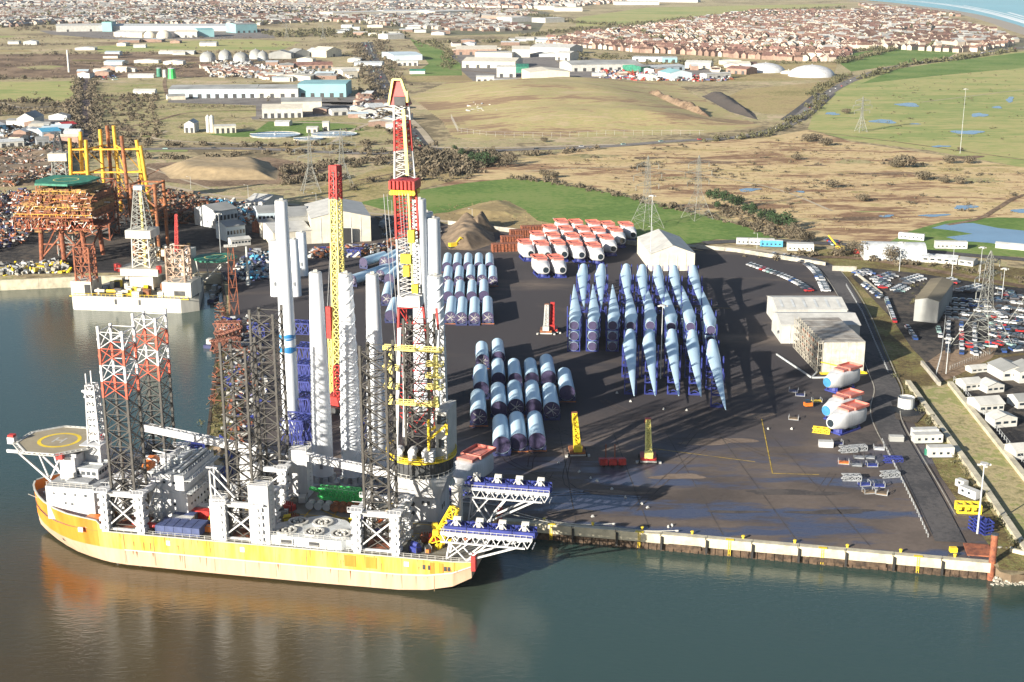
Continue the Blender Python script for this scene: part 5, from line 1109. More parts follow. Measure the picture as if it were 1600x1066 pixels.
def fence(name, label, pts, h=2.0, step=3.0, m=None, z=5.0):
    P = [Vector(G(*p, z)) for p in pts]; o = thing(name, label, 'fence', (*P[0], z)); m = m or M_lgrey
    mb = MB(); 
    for p, d in line_pts(P, step): mb.bar((*(p-P[0]), 0), (*(p-P[0]), h), .12)
    ob = mb.build('posts', [m], o); ob['kind'] = 'stuff'; mb = MB()
    for a, b in zip(P[:-1], P[1:]):
        for hh in (h*.5, h): mb.bar((*(a-P[0]), hh), (*(b-P[0]), hh), .07)
    mb.build('rail', [m], o); return o
fence('fence', 'post fence along the outside of the perimeter road', [(1322, 448), (1347, 490), (1368, 540), (1388, 585)], 1.6)
fence('fence', 'grey fence left of the perimeter road by the quay', [(1378, 690), (1404, 742), (1432, 800), (1450, 840)], 1.2)
fence('fence', 'depot fence behind the outer flood wall', [(1490, 596), (1545, 660), (1600, 728)], 2.2)
fence('fence', 'white railing in front of the pylon', [(1484, 579), (1520, 564), (1548, 553)], 2.0, 2.0, M_offw)
fence('fence', 'tall fence along the right side of the brown warehouse', [(1478, 455), (1478, 480), (1476, 512), (1470, 560), (1462, 590)], 3.0, 4)
fence('fence', 'pale post fence in front of the landfill quarry face', [(705, 186), (716, 208), (760, 214), (850, 216), (960, 212), (1100, 212)], 5, 9, M_lgrey)

# ================================================================== TOWERS STANDING UPRIGHT ON THE QUAY
def tower(label, px, pb, pt, rb, rt, stripes=(), strakes=False, door=True, sections=4, z0=5.0, grp='white turbine towers standing on the quay', base=True, tip=True):
    x, y = G(px, pb, z0); zt = TOP(px, pb, pt, z0)-z0; o = thing('turbine_tower', label, 'turbine tower', (x, y, z0), .3, grp); n = 28
    zs = [2.5+(zt-2.5)*k/sections for k in range(sections+1)] if base else [zt*k/sections for k in range(sections+1)]
    rr = lambda z: rb+(rt-rb)*max(0, (z-zt*.3)/(zt*.7))
    for k in range(sections):
        mb = MB(); mb.tube((0, 0, zs[k]), (0, 0, zs[k+1]-.12), rr(zs[k]), rr(zs[k+1]), n); mb.tube((0, 0, zs[k+1]-.12), (0, 0, zs[k+1]), rr(zs[k+1])*1.012, rr(zs[k+1])*1.012, n); mb.build('tower_section', [M_tower], o, smooth=True)
    if base:
        mb = MB()
        for k in range(8): a = k*math.pi/4; mb.box((rb*1.0*math.cos(a), rb*1.0*math.sin(a), 1.2), (1.4, 1.4, 2.4), a)
        mb.bx(-rb*1.3, rb*1.3, -rb*1.3, rb*1.3, 0, .5); mb.build('base_frame', [M_lgrey], o)
    if tip:
        mb = MB(); mb.tube((0, 0, zt), (0, 0, zt+.25), rt*.9, rt*.9, n); mb.bar((0, 0, zt+.2), (0, 0, zt+.9), 1.0); mb.build('top_cover', [M_offw], o)
    for z0_, z1_, m in stripes:
        mb = MB(); q = 28
        P_ = []; 
        for k in range(q):   # a scalloped band
            a = 2*math.pi*k/q; w = (z1_-z0_)*(.5+.5*abs(math.cos(a*2))) ; zc = (z0_+z1_)/2; r = rr(zc)+.03; P_ += [(r*math.cos(a), r*math.sin(a), zc-w/2), (r*math.cos(a), r*math.sin(a), zc+w/2)]
        mb.add(P_, [(2*k, (2*k+2) % (2*q), (2*k+3) % (2*q), 2*k+1) for k in range(q)]); mb.build('band', [m], o)
    if strakes:
        mb = MB()
        for s_ in range(3):
            N = 70; pts = []
            for k in range(N+1):
                z = zs[0]+3+(zt-zs[0]-3)*k/N; a = s_*2.094+z*.50; r = rr(z)+.12; pts.append((r*math.cos(a), r*math.sin(a), z))
            for a, b in zip(pts[:-1], pts[1:]): mb.bar(a, b, .32)
        mb.build('strake', [M_tower], o)
    if door:
        mb = MB(); a = -1.9; mb.box((rb*math.cos(a), rb*math.sin(a), 6.5), (.9, .4, 2.2), a+math.pi/2); mb.build('door', [M_grey], o)
    return o
M_band = mat('band_blue', (0.03, 0.22, 0.52), 0.5)
T1 = tower('tallest white tower left of the cranes with two blue bands', 456, 672, 314, 3.0, 2.15, stripes=((33.5, 35.8, M_band), (29, 31.3, M_band)), sections=5)
tower('smooth white tower directly right of the blue banded one', 506, 752, 426, 3.25, 1.95)
tower('white tower wrapped in spiral strakes right of the yellow crane boom', 551, 753, 428, 3.25, 1.95, strakes=True)
tower('white tower behind the near stern leg', 591, 752, 429, 3.2, 1.95)
tower('tallest of the white towers clustered right of the red boom, leftmost', 661, 642, 312, 3.1, 2.5, sections=5)
tower('white tower behind the pair right of the red boom', 671, 632, 332, 3.1, 2.5, sections=5)
tower('white tower at the right of the cluster beside the red boom', 681, 640, 341, 3.2, 2.6, sections=5)
tower('shorter straked tower in front of the cluster right of the red boom', 684, 668, 431, 3.2, 2.6, strakes=True)
tower('short white tower section left of the blue banded tower', 432, 462, 376, 2.9, 2.5, sections=2, base=False, grp='short standing tower sections')
tower('short white tower section right behind the blue banded tower', 462, 462, 374, 3.0, 2.4, sections=2, base=False, grp='short standing tower sections')
tower('short white tower section rightmost beside the cream hall', 473, 430, 363, 3.1, 2.6, sections=2, base=False, grp='short standing tower sections')
def blue_frame(label, px, py, w=10, d=6, h=5):
    x, y = G(px, py); o = thing('transport_frame', label, 'steel frame', (x, y, 5.0), -.2, 'blue frames round the tower feet'); mb = MB(); lattice(mb, (-w/2, 0, h/2), (w/2, 0, h/2), d, d, 3, .45, .32, ref=Vector((0, 1, 0)), d0=h, d1=h); mb.build('lattice', [M_blue], o); mb = MB(); mb.bx(-w/2, w/2, -d/2, d/2, .05, .3); mb.build('base', [M_navy], o)
for k, (px, py, w, d, h) in enumerate([(470, 690, 12, 9, 9), (478, 700, 8, 8, 11), (470, 520, 10, 6, 5), (404, 525, 8, 6, 5), (555, 400, 8, 6, 4), (290, 732, 9, 7, 7), (340, 762, 8, 6, 6), (575, 690, 8, 6, 8), (476, 668, 7, 8, 12), (477, 640, 7, 8, 12), (478, 612, 7, 8, 12), (479, 584, 7, 8, 12)]):
    blue_frame(f'blue lattice frame {["under the blue banded tower", "right of the banded tower foot", "lying in the yard behind the banded tower", "behind the far midship leg", "by the cream hall", "on the quay behind the deckhouse", "on the quay behind the near pillar", "between the straked towers", "first behind the banded tower foot", "second behind the banded tower foot", "third behind the banded tower foot", "furthest behind the banded tower foot"][k]}', px, py, w, d, h)

# ================================================================== CRAWLER CRANE ON THE QUAY
x, y = G(533, 640); cr = thing('crawler_crane', 'yellow and red crawler crane with a tall lattice boom among the white towers', 'crane', (x, y, 5.0), -.5)
mb = MB(); lattice(mb, (0, 0, 4), (-.5, 1, 17), 3.4, 3.4, 4, .45, .28, style='x'); mb.build('boom_section', [M_red], cr)
mb = MB(); lattice(mb, (-.5, 1, 17), (-1.9, 4, 78), 3.3, 3.0, 19, .5, .25, style='x'); mb.build('boom_section', [M_lyellow], cr)
mb = MB(); lattice(mb, (-1.9, 4, 78), (-2.1, 4.6, 90), 3.0, 2.8, 4, .6, .34, style='x'); mb.bar((-2.1, 4.6, 88), (-2.1, 4.6, 90), 3.2, cap=True); mb.build('boom_tip', [M_red], cr)
mb = MB(); lattice(mb, (-3, 0, 6), (-3.6, 0, 36), 1.8, 1.4, 9, .28, .18); mb.build('back_mast', [M_lyellow], cr)
mb = MB(); mb.bx(-4.6, -2.6, -1.0, 1.0, 27, 39); mb.build('mast_head', [M_red], cr)
mb = MB(); mb.bar((-4.4, 0, 39), (-2.6, 4.6, 88), .16); mb.bar((-3.2, 0, 39), (-2.8, 4.6, 88), .16); mb.bar((-1.6, 2.6, 88), (-1.6, 2.6, 20), .14); mb.build('hoist_ropes', [M_grey], cr)
mb = MB(); mb.bx(-5, 4, -3, 3, 2.2, 5.5); mb.bx(-8, -5, -3, 3, 2.2, 4.6); mb.build('upper_works', [M_red], cr)
for s_ in (-1, 1): mb = MB(); mb.bx(-5.5, 5.5, s_*4-.8, s_*4+.8, 0, 2.0); mb.build('crawler_track', [M_dgrey], cr)
mb = MB(); mb.bx(2.5, 4.5, -4.4, -3, 3, 5.6); mb.build('cab', [M_glass], cr)

# ================================================================== TOWER SECTIONS LYING IN THE YARD
def section_meshes(L, r, r2):
    mb = MB(); n = 22; mb.tube((0, 0, r+1.0), (0, L, r2+1.0+(r-r2)), r, r2, n, cap=False, m=0)
    for k in (0, .5, 1): mb.tube((0, L*k-.12, r+1.0), (0, L*k+.12, r+1.0), (r+(r2-r)*k)*1.015, (r+(r2-r)*k)*1.015, n, m=0, cap=False)
    body = mb.mesh('shell', [M_blade], smooth=True)
    mb = MB(); mb.tube((0, -.04, r+1.0), (0, .1, r+1.0), r*.97, r*.97, n); mb.tube((0, L-.1, r+1.0), (0, L+.04, r+1.0), r2*.97, r2*.97, n); cap = mb.mesh('end_cover', [M_cap])
    mb = MB()
    for y_ in (.4, L-.4):
        mb.bx(-r*.95, r*.95, y_-.45, y_+.45, 0, .9); mb.bx(-r-.1, -r*.7, y_-.4, y_+.4, .9, 2.4); mb.bx(r*.7, r+.1, y_-.4, y_+.4, .9, 2.4)
    cradle_ = mb.mesh('cradle', [M_navy]); mb = MB(); mb.bx(-r*1.1, r*1.1, -.75, -.45, .55, .95); beam = mb.mesh('cross_beam', [M_orust])
    mb = MB(); 
    for a in (-.5, .5): mb.bar((-r*.5*a*2, -.08, r+1-r*.5), (r*.5*a*2, -.08, r+1+r*.3), .16)
    for k in range(5): a = k*1.256; mb.bar((0, -.08, r+1), (r*.8*math.cos(a), -.08, r+1+r*.8*math.sin(a)), .12)
    return body, cap, cradle_, beam, mb.mesh('lashing', [M_offw])
SEC = {}
def lying(px, py, L, r, label, grp, rz=0.0, r2=None, orange=False, lash=False):
    key = (L, r, r2)
    if key not in SEC: SEC[key] = section_meshes(L, r, r2 or r*.9)
    x, y = G(px, py); o = thing('tower_section', label, 'tower section', (x, y, 5.0), rz, grp); b, c, cd, bm_, la = SEC[key]
    inst('shell', b, o); inst('end_cover', c, o); inst('cradle', cd, o)
    if orange: inst('cross_beam', bm_, o)
    if lash: inst('lashing', la, o)
# front block (px at the foot of the near end)
cols = [[(748, 668), (752, 624), (754, 578)], [(784, 713), (780, 656), (779, 607), (779, 573)], [(810, 708), (806, 652), (805, 608)], [(839, 707), (834, 652), (831, 607)], [(862, 657), (857, 606)], [(886, 630)]]
ro = ['front', 'second', 'third', 'rear']
for i, c in enumerate(cols):
    for j, (px, py) in enumerate(c):
        lying(px, py, 24 if j < 2 else 21, 3.05 if j < 2 else 2.8, f'pale lying tower section, {ro[j]} in the {nth(i)} column of the block nearest the ship' if i < 5 else 'pale lying tower section alone at the right end of the near block', 'tower sections lying in the near block', R(2-i*.3), orange=(i+j) % 3 != 1, lash=(i+2*j) % 4 == 0)
# rear block, rows from the near end
rows = [[(704, 508), (721, 509), (741, 509), (762, 508)], [(700, 474), (718, 474), (737, 474), (756, 473)], [(699, 449), (717, 449), (735, 447), (753, 447), (770, 449)], [(698, 427), (714, 427), (731, 427), (748, 427), (765, 427)]]
for j, c in enumerate(rows):
    for i, (px, py) in enumerate(c):
        lying(px, py, 31 if j == 0 else 26, 2.7 if j == 0 else 2.5, f'pale lying tower section, {nth(i)} from the left in the {ro[j]} row behind the crane', 'tower sections lying in the rear block', R(1), orange=(i+j) % 3 == 0, lash=j % 2 == 0)
for k, (px, py, rz, L) in enumerate([(551, 448, -28, 32), (568, 420, -28, 20), (594, 440, -16, 30), (608, 446, -8, 32), (604, 478, 2, 26), (610, 505, 0, 26), (600, 418, -14, 22), (612, 420, -10, 22)]):
    lying(px, py, L, 2.6, f'pale lying tower section between the towers and the cream hall, {nth(k)} from the left', 'tower sections by the cream hall', R(rz), lash=k % 2 == 0)

# ================================================================== NACELLES
def nacelle_meshes():
    # nose with the rotor hub opening towards -y... body long in +y
    prof = [(-4.4, 2.2, 2.2, 0), (-3.9, 2.7, 2.7, 0), (-1.0, 3.5, 3.5, 0), (2.0, 3.95, 3.9, .1), (4, 4.0, 4.0, .2), (14, 4.0, 3.9, .2), (16.5, 3.8, 3.6, .3), (17.5, 3.2, 3.0, .5)]
    rings = []
    for y_, w, h, dz in prof:
        e = 2.2 if y_ < 1 else 4.5; rg = []
        for k in range(20):
            a = 2*math.pi*k/20; c, s_ = math.cos(a), math.sin(a); rg.append(Vector((w*math.copysign(abs(c)**(2/e), c), y_, 5.6+dz+h*math.copysign(abs(s_)**(2/e), s_))))
        rings.append(rg)
    mb = MB(); mb.loft([r[::-1] for r in rings]); shell = mb.mesh('shell', [M_white], smooth=True)
    mb = MB(); mb.tube((0, -4.5, 5.6), (0, -4.38, 5.6), 1.75, 1.75, 18, m=0); hub = mb.mesh('hub_cover', [M_glass])
    mb = MB()
    for x0, x1, y0, y1 in ((-4, 4, 8.0, 8.2), (-4, 4, 17.8, 18.0), (-4, -3.8, 8, 18), (3.8, 4, 8, 18)): mb.bx(x0, x1, y0, y1, 9.9, 10.9)
    mb.bx(-4, 4, 8, 18, 9.75, 9.92); rail = mb.mesh('hoist_deck', [mat('hoist_deck_red', (0.56, 0.17, 0.13), .55, var=.1)])
    mb = MB(); mb.bx(-3, 3, 4, 7.5, 9.65, 10.6); mb.bx(-2.0, 2.0, 11, 15.5, 9.93, 10.1); pk = mb.mesh('roof_hatch', [mat('faded_red', (0.55, 0.20, 0.16), .6, var=.2)])
    mb = MB(); mb.tube((0, 2, .4), (0, 2, 2.2), 3.0, 2.8, 14); fr = [((-3.4, -1, .4), (-3.4, 13, .4)), ((3.4, -1, .4), (3.4, 13, .4)), ((-3.4, -1, .4), (3.4, -1, .4)), ((-3.4, 5, .4), (3.4, 5, .4)), ((-3.4, 13, .4), (3.4, 13, .4))]
    for a, b in fr: mb.bar(a, b, .7)
    for x_ in (-3, 3): mb.bar((x_, 12.5, .4), (x_, 12.5, 2.2), .6); mb.bar((x_, 0, .4), (x_, 0, 2.6), .6)
    frame = mb.mesh('transport_frame', [M_blue]); return shell, hub, rail, pk, frame
NAC = nacelle_meshes()
def nacelle(x, y, rz, label, grp, z=5.0, near=False, frame=True, s=1.0):
    o = thing('nacelle', label, 'turbine nacelle', (x, y, z), rz, grp); o.scale = (s, s, s); names = ('shell', 'hub_cover', 'hoist_deck', 'roof_hatch', 'transport_frame')
    for nme, m in zip(names, NAC):
        if nme == 'transport_frame' and not frame: continue
        inst(nme, m, o)
    return o
M_hublue = mat('hub_cover_blue', (0.05, 0.22, 0.42), 0.4)
# rows in the rear: photo position of the near foot of each
na = [(850, 434), (876, 434), (827, 408), (853, 410), (879, 409), (846, 394), (871, 396), (901, 397), (866, 383), (891, 385), (918, 385), (884, 373), (907, 374), (934, 375), (906, 410), (935, 413), (926, 397), (955, 400), (942, 387), (969, 387), (957, 377), (986, 378)]
for k, (px, py) in enumerate(na):
    x, y = G(px, py); L = k < 14; j = k if L else k-14
    nacelle(x, y, R(13), f'white nacelle with red roof deck, {nth(j)} from the front in the {"left" if L else "right"} rear cluster', 'nacelles parked in the rear clusters', s=.88)
for k, (px, py, lb) in enumerate([(1300, 612, 'white nacelle with blue hub cover right in front of the scaffolded building'), (1299, 657, 'white nacelle with blue hub cover, behind the dark hubbed one'), (1306, 677, 'nearest white nacelle with a dark open hub and red roof deck')]):
    x, y = G(px, py); o = nacelle(x, y, R(-50), lb, 'three nacelles by the perimeter road', s=.80)
    if k < 2:
        for c in list(o.children):
            if c.name.startswith('hub_cover'):
                m = MB(); m.tube((0, -4.52, 5.6), (0, -4.4, 5.6), 2.3, 2.3, 18); c.data = m.mesh('hub_cover', [M_hublue])
x, y = G(716, 770); nacelle(x, y, R(-30), 'nacelle with open hub on the quay between crane pedestal and blade cradle', 'nacelle by the crane', z=5.0, s=.95)

# ================================================================== BLADES IN RACKS
def blade_mesh(L=80.0, up=1):
    rings = []; N = 34; K = 18
    for k in range(N+1):
        t = k/N; y_ = L*t
        if t < .04: c, th = 4.0, 4.0
        else:
            u = (t-.04)/.96; c = 4.0+1.2*math.sin(min(1, u/.17)*math.pi/2) if u < .17 else 5.2*(1-(u-.17)/.83)**.92+.35; th = 4.0*(1-min(1, u/.22))+max(.25, 2.3*(1-u)**1.15)*min(1, u/.22)
        th = min(th, c); rg = []; tw = R(8)*(1-t)
        for j in range(K):
            a = 2*math.pi*j/K; X = c/2*math.cos(a)+(c-4)*.25*(1 if t > .04 else 0); Z = th/2*math.sin(a)*(1 if math.cos(a) < 0 else (1-.55*math.cos(a)*min(1, t/.2)))
            rg.append(Vector((X*math.cos(tw)-Z*math.sin(tw), y_, X*math.sin(tw)+Z*math.cos(tw)+1.8*(1-math.cos(t*1.2))*-1.0)))
        rings.append(rg)
    mb = MB(); mb.loft(rings); return mb.mesh('blade_shell', [M_blade], smooth=True)
BLM = blade_mesh()
def frames_mesh():
    out = []
    for w, y0, d, lash in ((5.0, 1.2, 1.8, True), (6.4, 24, 1.6, False), (4.4, 46, 1.4, False)):
        mb = MB(); h = 4.6 if y0 < 40 else 4.4
        for x_ in (-w/2, w/2):
            for y_ in (y0-d/2, y0+d/2): mb.bar((x_, y_, -2.3), (x_, y_, 1.5), .42)
            mb.bar((x_, y0-d/2, -2.1), (x_, y0+d/2, 2.1), .26)
        for z_ in (-2.15,):
            for y_ in (y0-d/2, y0+d/2): mb.bar((-w/2, y_, z_), (w/2, y_, z_), .36)
        mb.bar((-w/2, y0-d/2, -2.1), (0, y0-d/2, -.9 if y0 > 2 else -1.9), .26); mb.bar((w/2, y0-d/2, -2.1), (0, y0-d/2, -.9 if y0 > 2 else -1.9), .26)
        out.append(mb.mesh('root_frame' if lash else 'blade_frame', [M_blue]))
    mb = MB(); mb.tube((0, -.08, 0), (0, .05, 0), 1.9, 1.9, 18); rc = mb.mesh('root_cover', [M_cap])
    mb = MB(); mb.tube((0, 0, 0), (0, 76, 0), .02, .02, 3); return out, rc
BFR, BRC = frames_mesh()
def blade_stack(px, py, rz, levels, where, only_top=False):
    # px,py: photo position of the blade root's top on the uppermost level
    zt = 5+4.6*levels; x, y = G(px, py, zt-.4); grp = 'blades stacked in blue frames'
    for k in range(levels):
        if only_top and k < levels-1:
            f = thing('blade_rack', f'blue steel racks at the {"lowest" if k == 0 else "middle"} level of the {where}', 'blade rack', (x, y, 5+4.6*k+2.3), rz, 'blue blade racks')
            for m in BFR: inst(m.name.split('.')[0], m, f)
            continue
        o = thing('turbine_blade_unit', f'{"topmost" if k == levels-1 else "lowest" if k == 0 else "middle"} pale blade in the {where}', 'turbine blade', (x, y, 5+4.6*k+2.3), rz, grp)
        inst('blade_shell', BLM, o); inst('root_cover', BRC, o); 
        f = thing('blade_rack', f'blue steel racks holding the {"topmost" if k == levels-1 else "lowest" if k == 0 else "middle"} blade of the {where}', 'blade rack', (x, y, 5+4.6*k+2.3), rz, 'blue blade racks')
        for m in BFR: inst(m.name.split('.')[0], m, f)
fr = [(985, 514), (1015, 514), (1050, 514), (1082, 515), (1113, 530)]; frt = [(987, 620), (1020, 619), (1057, 622), (1092, 622), (1127, 621)]
def heading(root, tip, zr=18.4, ztip=16.0):
    a = Vector(G(*root, zr)); b = Vector(G(*tip, ztip)); d = b-a; return math.atan2(d.y, d.x)-math.pi/2
for k, (a, b) in enumerate(zip(fr, frt)): blade_stack(*a, heading(a, b), 3, f'{nth(k)} front stack from the left', True)
mr = [(897, 502), (926, 502), (957.5, 502), (985.6, 503), (1016, 502), (1049, 504), (1079, 504), (1111, 509)]; mt = [(900, 446), (929.5, 446), (960, 446), (984, 443), (1013, 446), (1042, 446), (1069, 447), (1099.5, 450)]
for k, (a, b) in enumerate(zip(mr, mt)): blade_stack(*a, heading(a, b), 3, f'{nth(k)} middle-row stack from the left')
rr_ = [(912, 412), (940.5, 412), (979, 412), (1004, 413), (1028, 414), (1053, 414), (1083, 414)]; rt_ = [(909, 489), (936, 487), (980, 490), (1006, 490), (1038, 495), (1063, 490), (1099, 498)]
for k, (a, b) in enumerate(zip(rr_, rt_)): blade_stack(*a, heading(a, b), 3, f'{nth(k)} rear-row stack from the left', True)

# ================================================================== YARD PLANT AND TRAILERS
def wheel(mb, x, y, z, r=.7, w=.5, m=0): mb.tube((x, y-w/2, z), (x, y+w/2, z), r, r, 10, m=m)
def spmt(px, py, label, boomcol, basecol, rz, L=16, up=9.0):
    x, y = G(px, py); o = thing('mobile_crane', label, 'mobile crane', (x, y, 5.0), rz)
    mb = MB(); mb.bx(-2.6, 2.6, -1.5, 4.5, 1.0, 2.0); mb.build('carrier', [basecol], o)
    for i, (x_, y_) in enumerate(((-3, -1), (3, -1), (-3, 4), (3, 4))): mb = MB(); wheel(mb, 0, 0, 0); wb = mb.build('wheel', [M_tyre], o, loc=(x_, y_, .7)); wb.rotation_euler = (0, 0, math.pi/2)
    mb = MB(); L *= .55; lattice(mb, (0, 0, 2.4), (0, L, 2.4+up), 1.9, 1.3, 6, .45, .26, style='x'); mb.bar((0, .3, 2.6), (0, L*.92, 2.4+up*.9), .9, .6); mb.build('boom', [boomcol], o)
    mb = MB(); mb.bx(-1.4, 1.4, -2.2, 0, 2.0, 4.0); mb.build('counterweight', [boomcol], o); mb = MB(); mb.bx(-3.4, 3.4, -1.4, -.6, .3, .8); mb.bx(-4.2, -3.4, -1.6, -.4, 0, .6); mb.bx(3.4, 4.2, -1.6, -.4, 0, .6); mb.build('outrigger', [M_offw], o)
    mb = MB(); mb.bx(-1.0, 1.0, L-.4, L+1.0, 1.6+up, 3.2+up); mb.build('boom_head', [basecol], o)
spmt(902, 712, 'yellow lattice boomed crane parked right of the near tower sections', M_yellow, M_orust, R(4), 17)
spmt(1013, 722, 'pale yellow boomed reach crane on a red carrier in the open yard', M_lyellow, M_red, R(-3), 16)
spmt(853, 522, 'white and yellow lift truck standing left of the blade stacks', M_offw, M_orust, R(-4), 12)
spmt(862, 520, 'red lift truck standing left of the blade stacks', M_red, M_red, R(-4), 13)
x, y = G(958, 728); o = thing('spmt_trailer', 'row of red transport modules with upright arms in the open yard', 'heavy trailer', (x, y, 5.0), R(2))
for k in range(3):
    mb = MB(); mb.bx(-4.6+3.0*k, -1.9+3.0*k, -2, 2.6, 1.0, 2.0); mb.bx(-4.5+3*k, -2+3*k, -2.1, -1.6, 1, 3.2); mb.build('red_module', [M_red], o)
    for j in range(2): mb = MB(); wheel(mb, -3.2+3*k, -1+2.4*j, .6, .6, .6); mb.build('wheel', [M_tyre], o)
for k in (0, 1): mb = MB(); mb.bar((-2.2+3*k, 2.4, 1), (-2.2+3*k, 3, 6.5), .35); mb.build('lifting_arm', [M_rust], o)
def trailer(px, py, label, L, W_, H, m, rz, cat='trailer', m2=None):
    x, y = G(px, py); o = thing('site_cabin' if cat == 'cabin' else 'box_trailer', label, cat, (x, y, 5.0), rz)
    mb = MB(); mb.bx(-L/2, L/2, -W_/2, W_/2, .5, H); mb.build('body', [m], o); mb = MB(); mb.bx(-L/2+.05, L/2-.05, -W_/2+.05, W_/2-.05, H, H+.12); mb.build('roof', [m2 or M_offw], o)
    mb = MB()
    for s_ in np.arange(-L/2+1.2, L/2-1, 2.4): mb.bx(s_, s_+.9, -W_/2-.04, -W_/2, 1.5, 2.3)
    mb.build('window_panes', [M_glass], o); mb = MB(); mb.bx(-L/2, L/2, -W_/2+.3, W_/2-.3, .05, .5); mb.build('chassis', [M_dgrey], o)
trailer(1448, 692, 'white site cabin on the verge, upper one of the pair', 10, 3.2, 3.4, M_offw, R(4), 'cabin'); trailer(1444, 684, 'grey topped cabin behind the white site cabin', 9, 3, 3.4, M_lgrey, R(4), 'cabin')
trailer(1468, 714, 'white site cabin with a green tank at its left', 8.5, 3.4, 3.8, M_offw, R(2), 'cabin'); trailer(1502, 762, 'small pale van at the head of the verge by the flood wall', 3.4, 2.2, 2.6, M_offw, R(-58), 'van'); trailer(1514, 777, 'long white van parked beside the flood wall', 6.6, 2.4, 2.9, M_white, R(-58), 'van')
trailer(1180, 383, 'long pale trailer by the road at the top of the yard', 22, 3, 4, M_offw, R(-8)); trailer(1205, 386, 'blue sided trailer right of the long pale one', 13, 3, 4, M_cyan, R(-8)); trailer(1250, 392, 'cream site building left of the yellow excavator', 15, 6, 4.4, M_cream, R(-8), 'cabin')
trailer(1345, 397, 'red container by the railway left of the arched hangar', 9, 3, 3.4, M_red, R(-5)); trailer(1485, 389, 'long white trailer on the flooded meadow edge', 18, 4, 4.5, M_offw, R(-4)); trailer(1424, 375, 'white box trailer at an angle on the green meadow', 15, 3, 4, M_white, R(-28)); trailer(1408, 390, 'white truck body left behind the arched hangar', 6, 3, 3.2, M_offw, R(-5))
x, y = G(1450, 712); o = thing('water_tank', 'small green tank between the site cabins', 'tank', (x, y, 5.0)); mb = MB(); mb.tube((0, 0, .4), (0, 0, 2.4), 1.3, 1.3, 12); mb.build('barrel', [M_dgreen], o); mb = MB(); mb.tube((0, 0, 2.4), (0, 0, 2.7), .5, .5, 8); mb.build('cap', [M_offw], o)
x, y = G(1415, 638); o = thing('round_tank', 'round grey tank beside the dark pond', 'tank', (x, y, 5.0)); mb = MB(); mb.tube((0, 0, 0), (0, 0, 4.2), 3.0, 3.0, 20, cap=False); mb.build('tank_wall', [M_lgrey], o); mb = MB(); mb.tube((0, 0, 3.7), (0, 0, 3.8), 2.9, 2.9, 20); mb.build('tank_water', [M_grey], o); mb = MB(); mb.tube((0, 0, 4.2), (0, 0, 4.4), 3.1, 3.1, 20, cap=False); mb.build('rim', [M_offw], o)
# lamp mast, yellow frame, blue racks, rusty pile at the quay corner
def lamp_mast(px, py, h, label, heads=4, r=.32):
    x, y = G(px, py); o = thing('lamp_mast', label, 'lamp mast', (x, y, 5.0)); mb = MB(); mb.tube((0, 0, 0), (0, 0, h), r, r*.5, 8); mb.build('pole', [M_lgrey], o)
    mb = MB(); mb.tube((0, 0, h), (0, 0, h+.4), 1.2, 1.2, 8); mb.build('crown_ring', [M_offw], o)
    for k in range(heads): a = k*6.283/heads; mb = MB(); mb.box((1.5*math.cos(a), 1.5*math.sin(a), h-.1), (.9, .6, .5), a); mb.build('lamp_head', [M_offw], o)
lamp_mast(1527, 834, 21.5, 'tall white lamp mast by the blue racks at the quay corner')
lamp_mast(1530, 440, 18, 'slim lamp mast at the left side of the car park', r=.2); lamp_mast(1500, 240, 55, 'thin guyed mast standing on the marsh edge', 2, r=.2); lamp_mast(345, 400, 24, 'thin mast above the old dockside', r=.2)
lamp_mast(1405, 425, 16, 'slim lamp mast above the parked cars, left one', r=.2); lamp_mast(1487, 432, 16, 'slim lamp mast above the parked cars, middle one', r=.2); lamp_mast(1565, 470, 16, 'slim lamp mast above the parked cars, right one', r=.2); lamp_mast(1478, 585, 15, 'lamp mast by the van below the shaded lot', r=.2)
x, y = G(1512, 800); o = thing('lifting_frame', 'bright yellow lifting frame on the verge by the lamp mast', 'lifting frame', (x, y, 5.0), R(-6)); mb = MB()
for z_ in (0.4, 2.6): mb.bar((-3.6, -1.6, z_), (3.6, -1.6, z_), .6); mb.bar((-3.6, 1.6, z_), (3.6, 1.6, z_), .6)
mb.build('beam', [M_yellow], o); mb = MB()
for s_ in (-3.4, -1, 1, 3.4): mb.bar((s_, -1.6, 2.6), (s_, 1.6, 2.6), .5); mb.bar((s_, -1.6, .3), (s_, -1.6, 2.8), .5); mb.bar((s_, 1.6, .3), (s_, 1.6, 2.8), .5)
mb.build('post', [M_yellow], o)
for k in range(3):
    x, y = G(1524+8*k, 828+k*3); o = thing('frame_stack', f'stack of blue transport frames under the lamp mast, {nth(k)} from the left', 'steel frames', (x, y, 5.0), R(20), 'blue frame stacks at the quay corner')
    for j in range(4): mb = MB(); mb.bar((-1.6, -1.3, 0), (1.6, -1.3, 0), .35); mb.bar((-1.6, 1.3, 0), (1.6, 1.3, 0), .35); mb.bar((-1.6, -1.3, 0), (-1.6, 1.3, .4), .3); mb.bar((1.6, -1.3, 0), (1.6, 1.3, .4), .3); mb.bar((-1.6, -1.3, .1), (1.6, 1.3, .5), .25); mb.build('frame', [M_blue], o, loc=(0, 0, .3+1.1*j))
x, y = G(1550, 880); o = thing('mooring_pile', 'tall rusty steel pile at the right end of the quay', 'pile', (x, y, 5.0)); mb = MB(); mb.tube((0, 0, -9), (0, 0, 8.5), .95, .95, 14); mb.build('shaft', [M_rust], o); mb = MB(); mb.tube((0, 0, 8.5), (0, 0, 8.8), 1.05, 1.05, 14); mb.build('cap', [M_dgrey], o)
x, y = G(1528, 862); o = thing('timber_platform', 'brown timber platform beside the rusty pile', 'platform', (x, y, 5.0), R(-10))
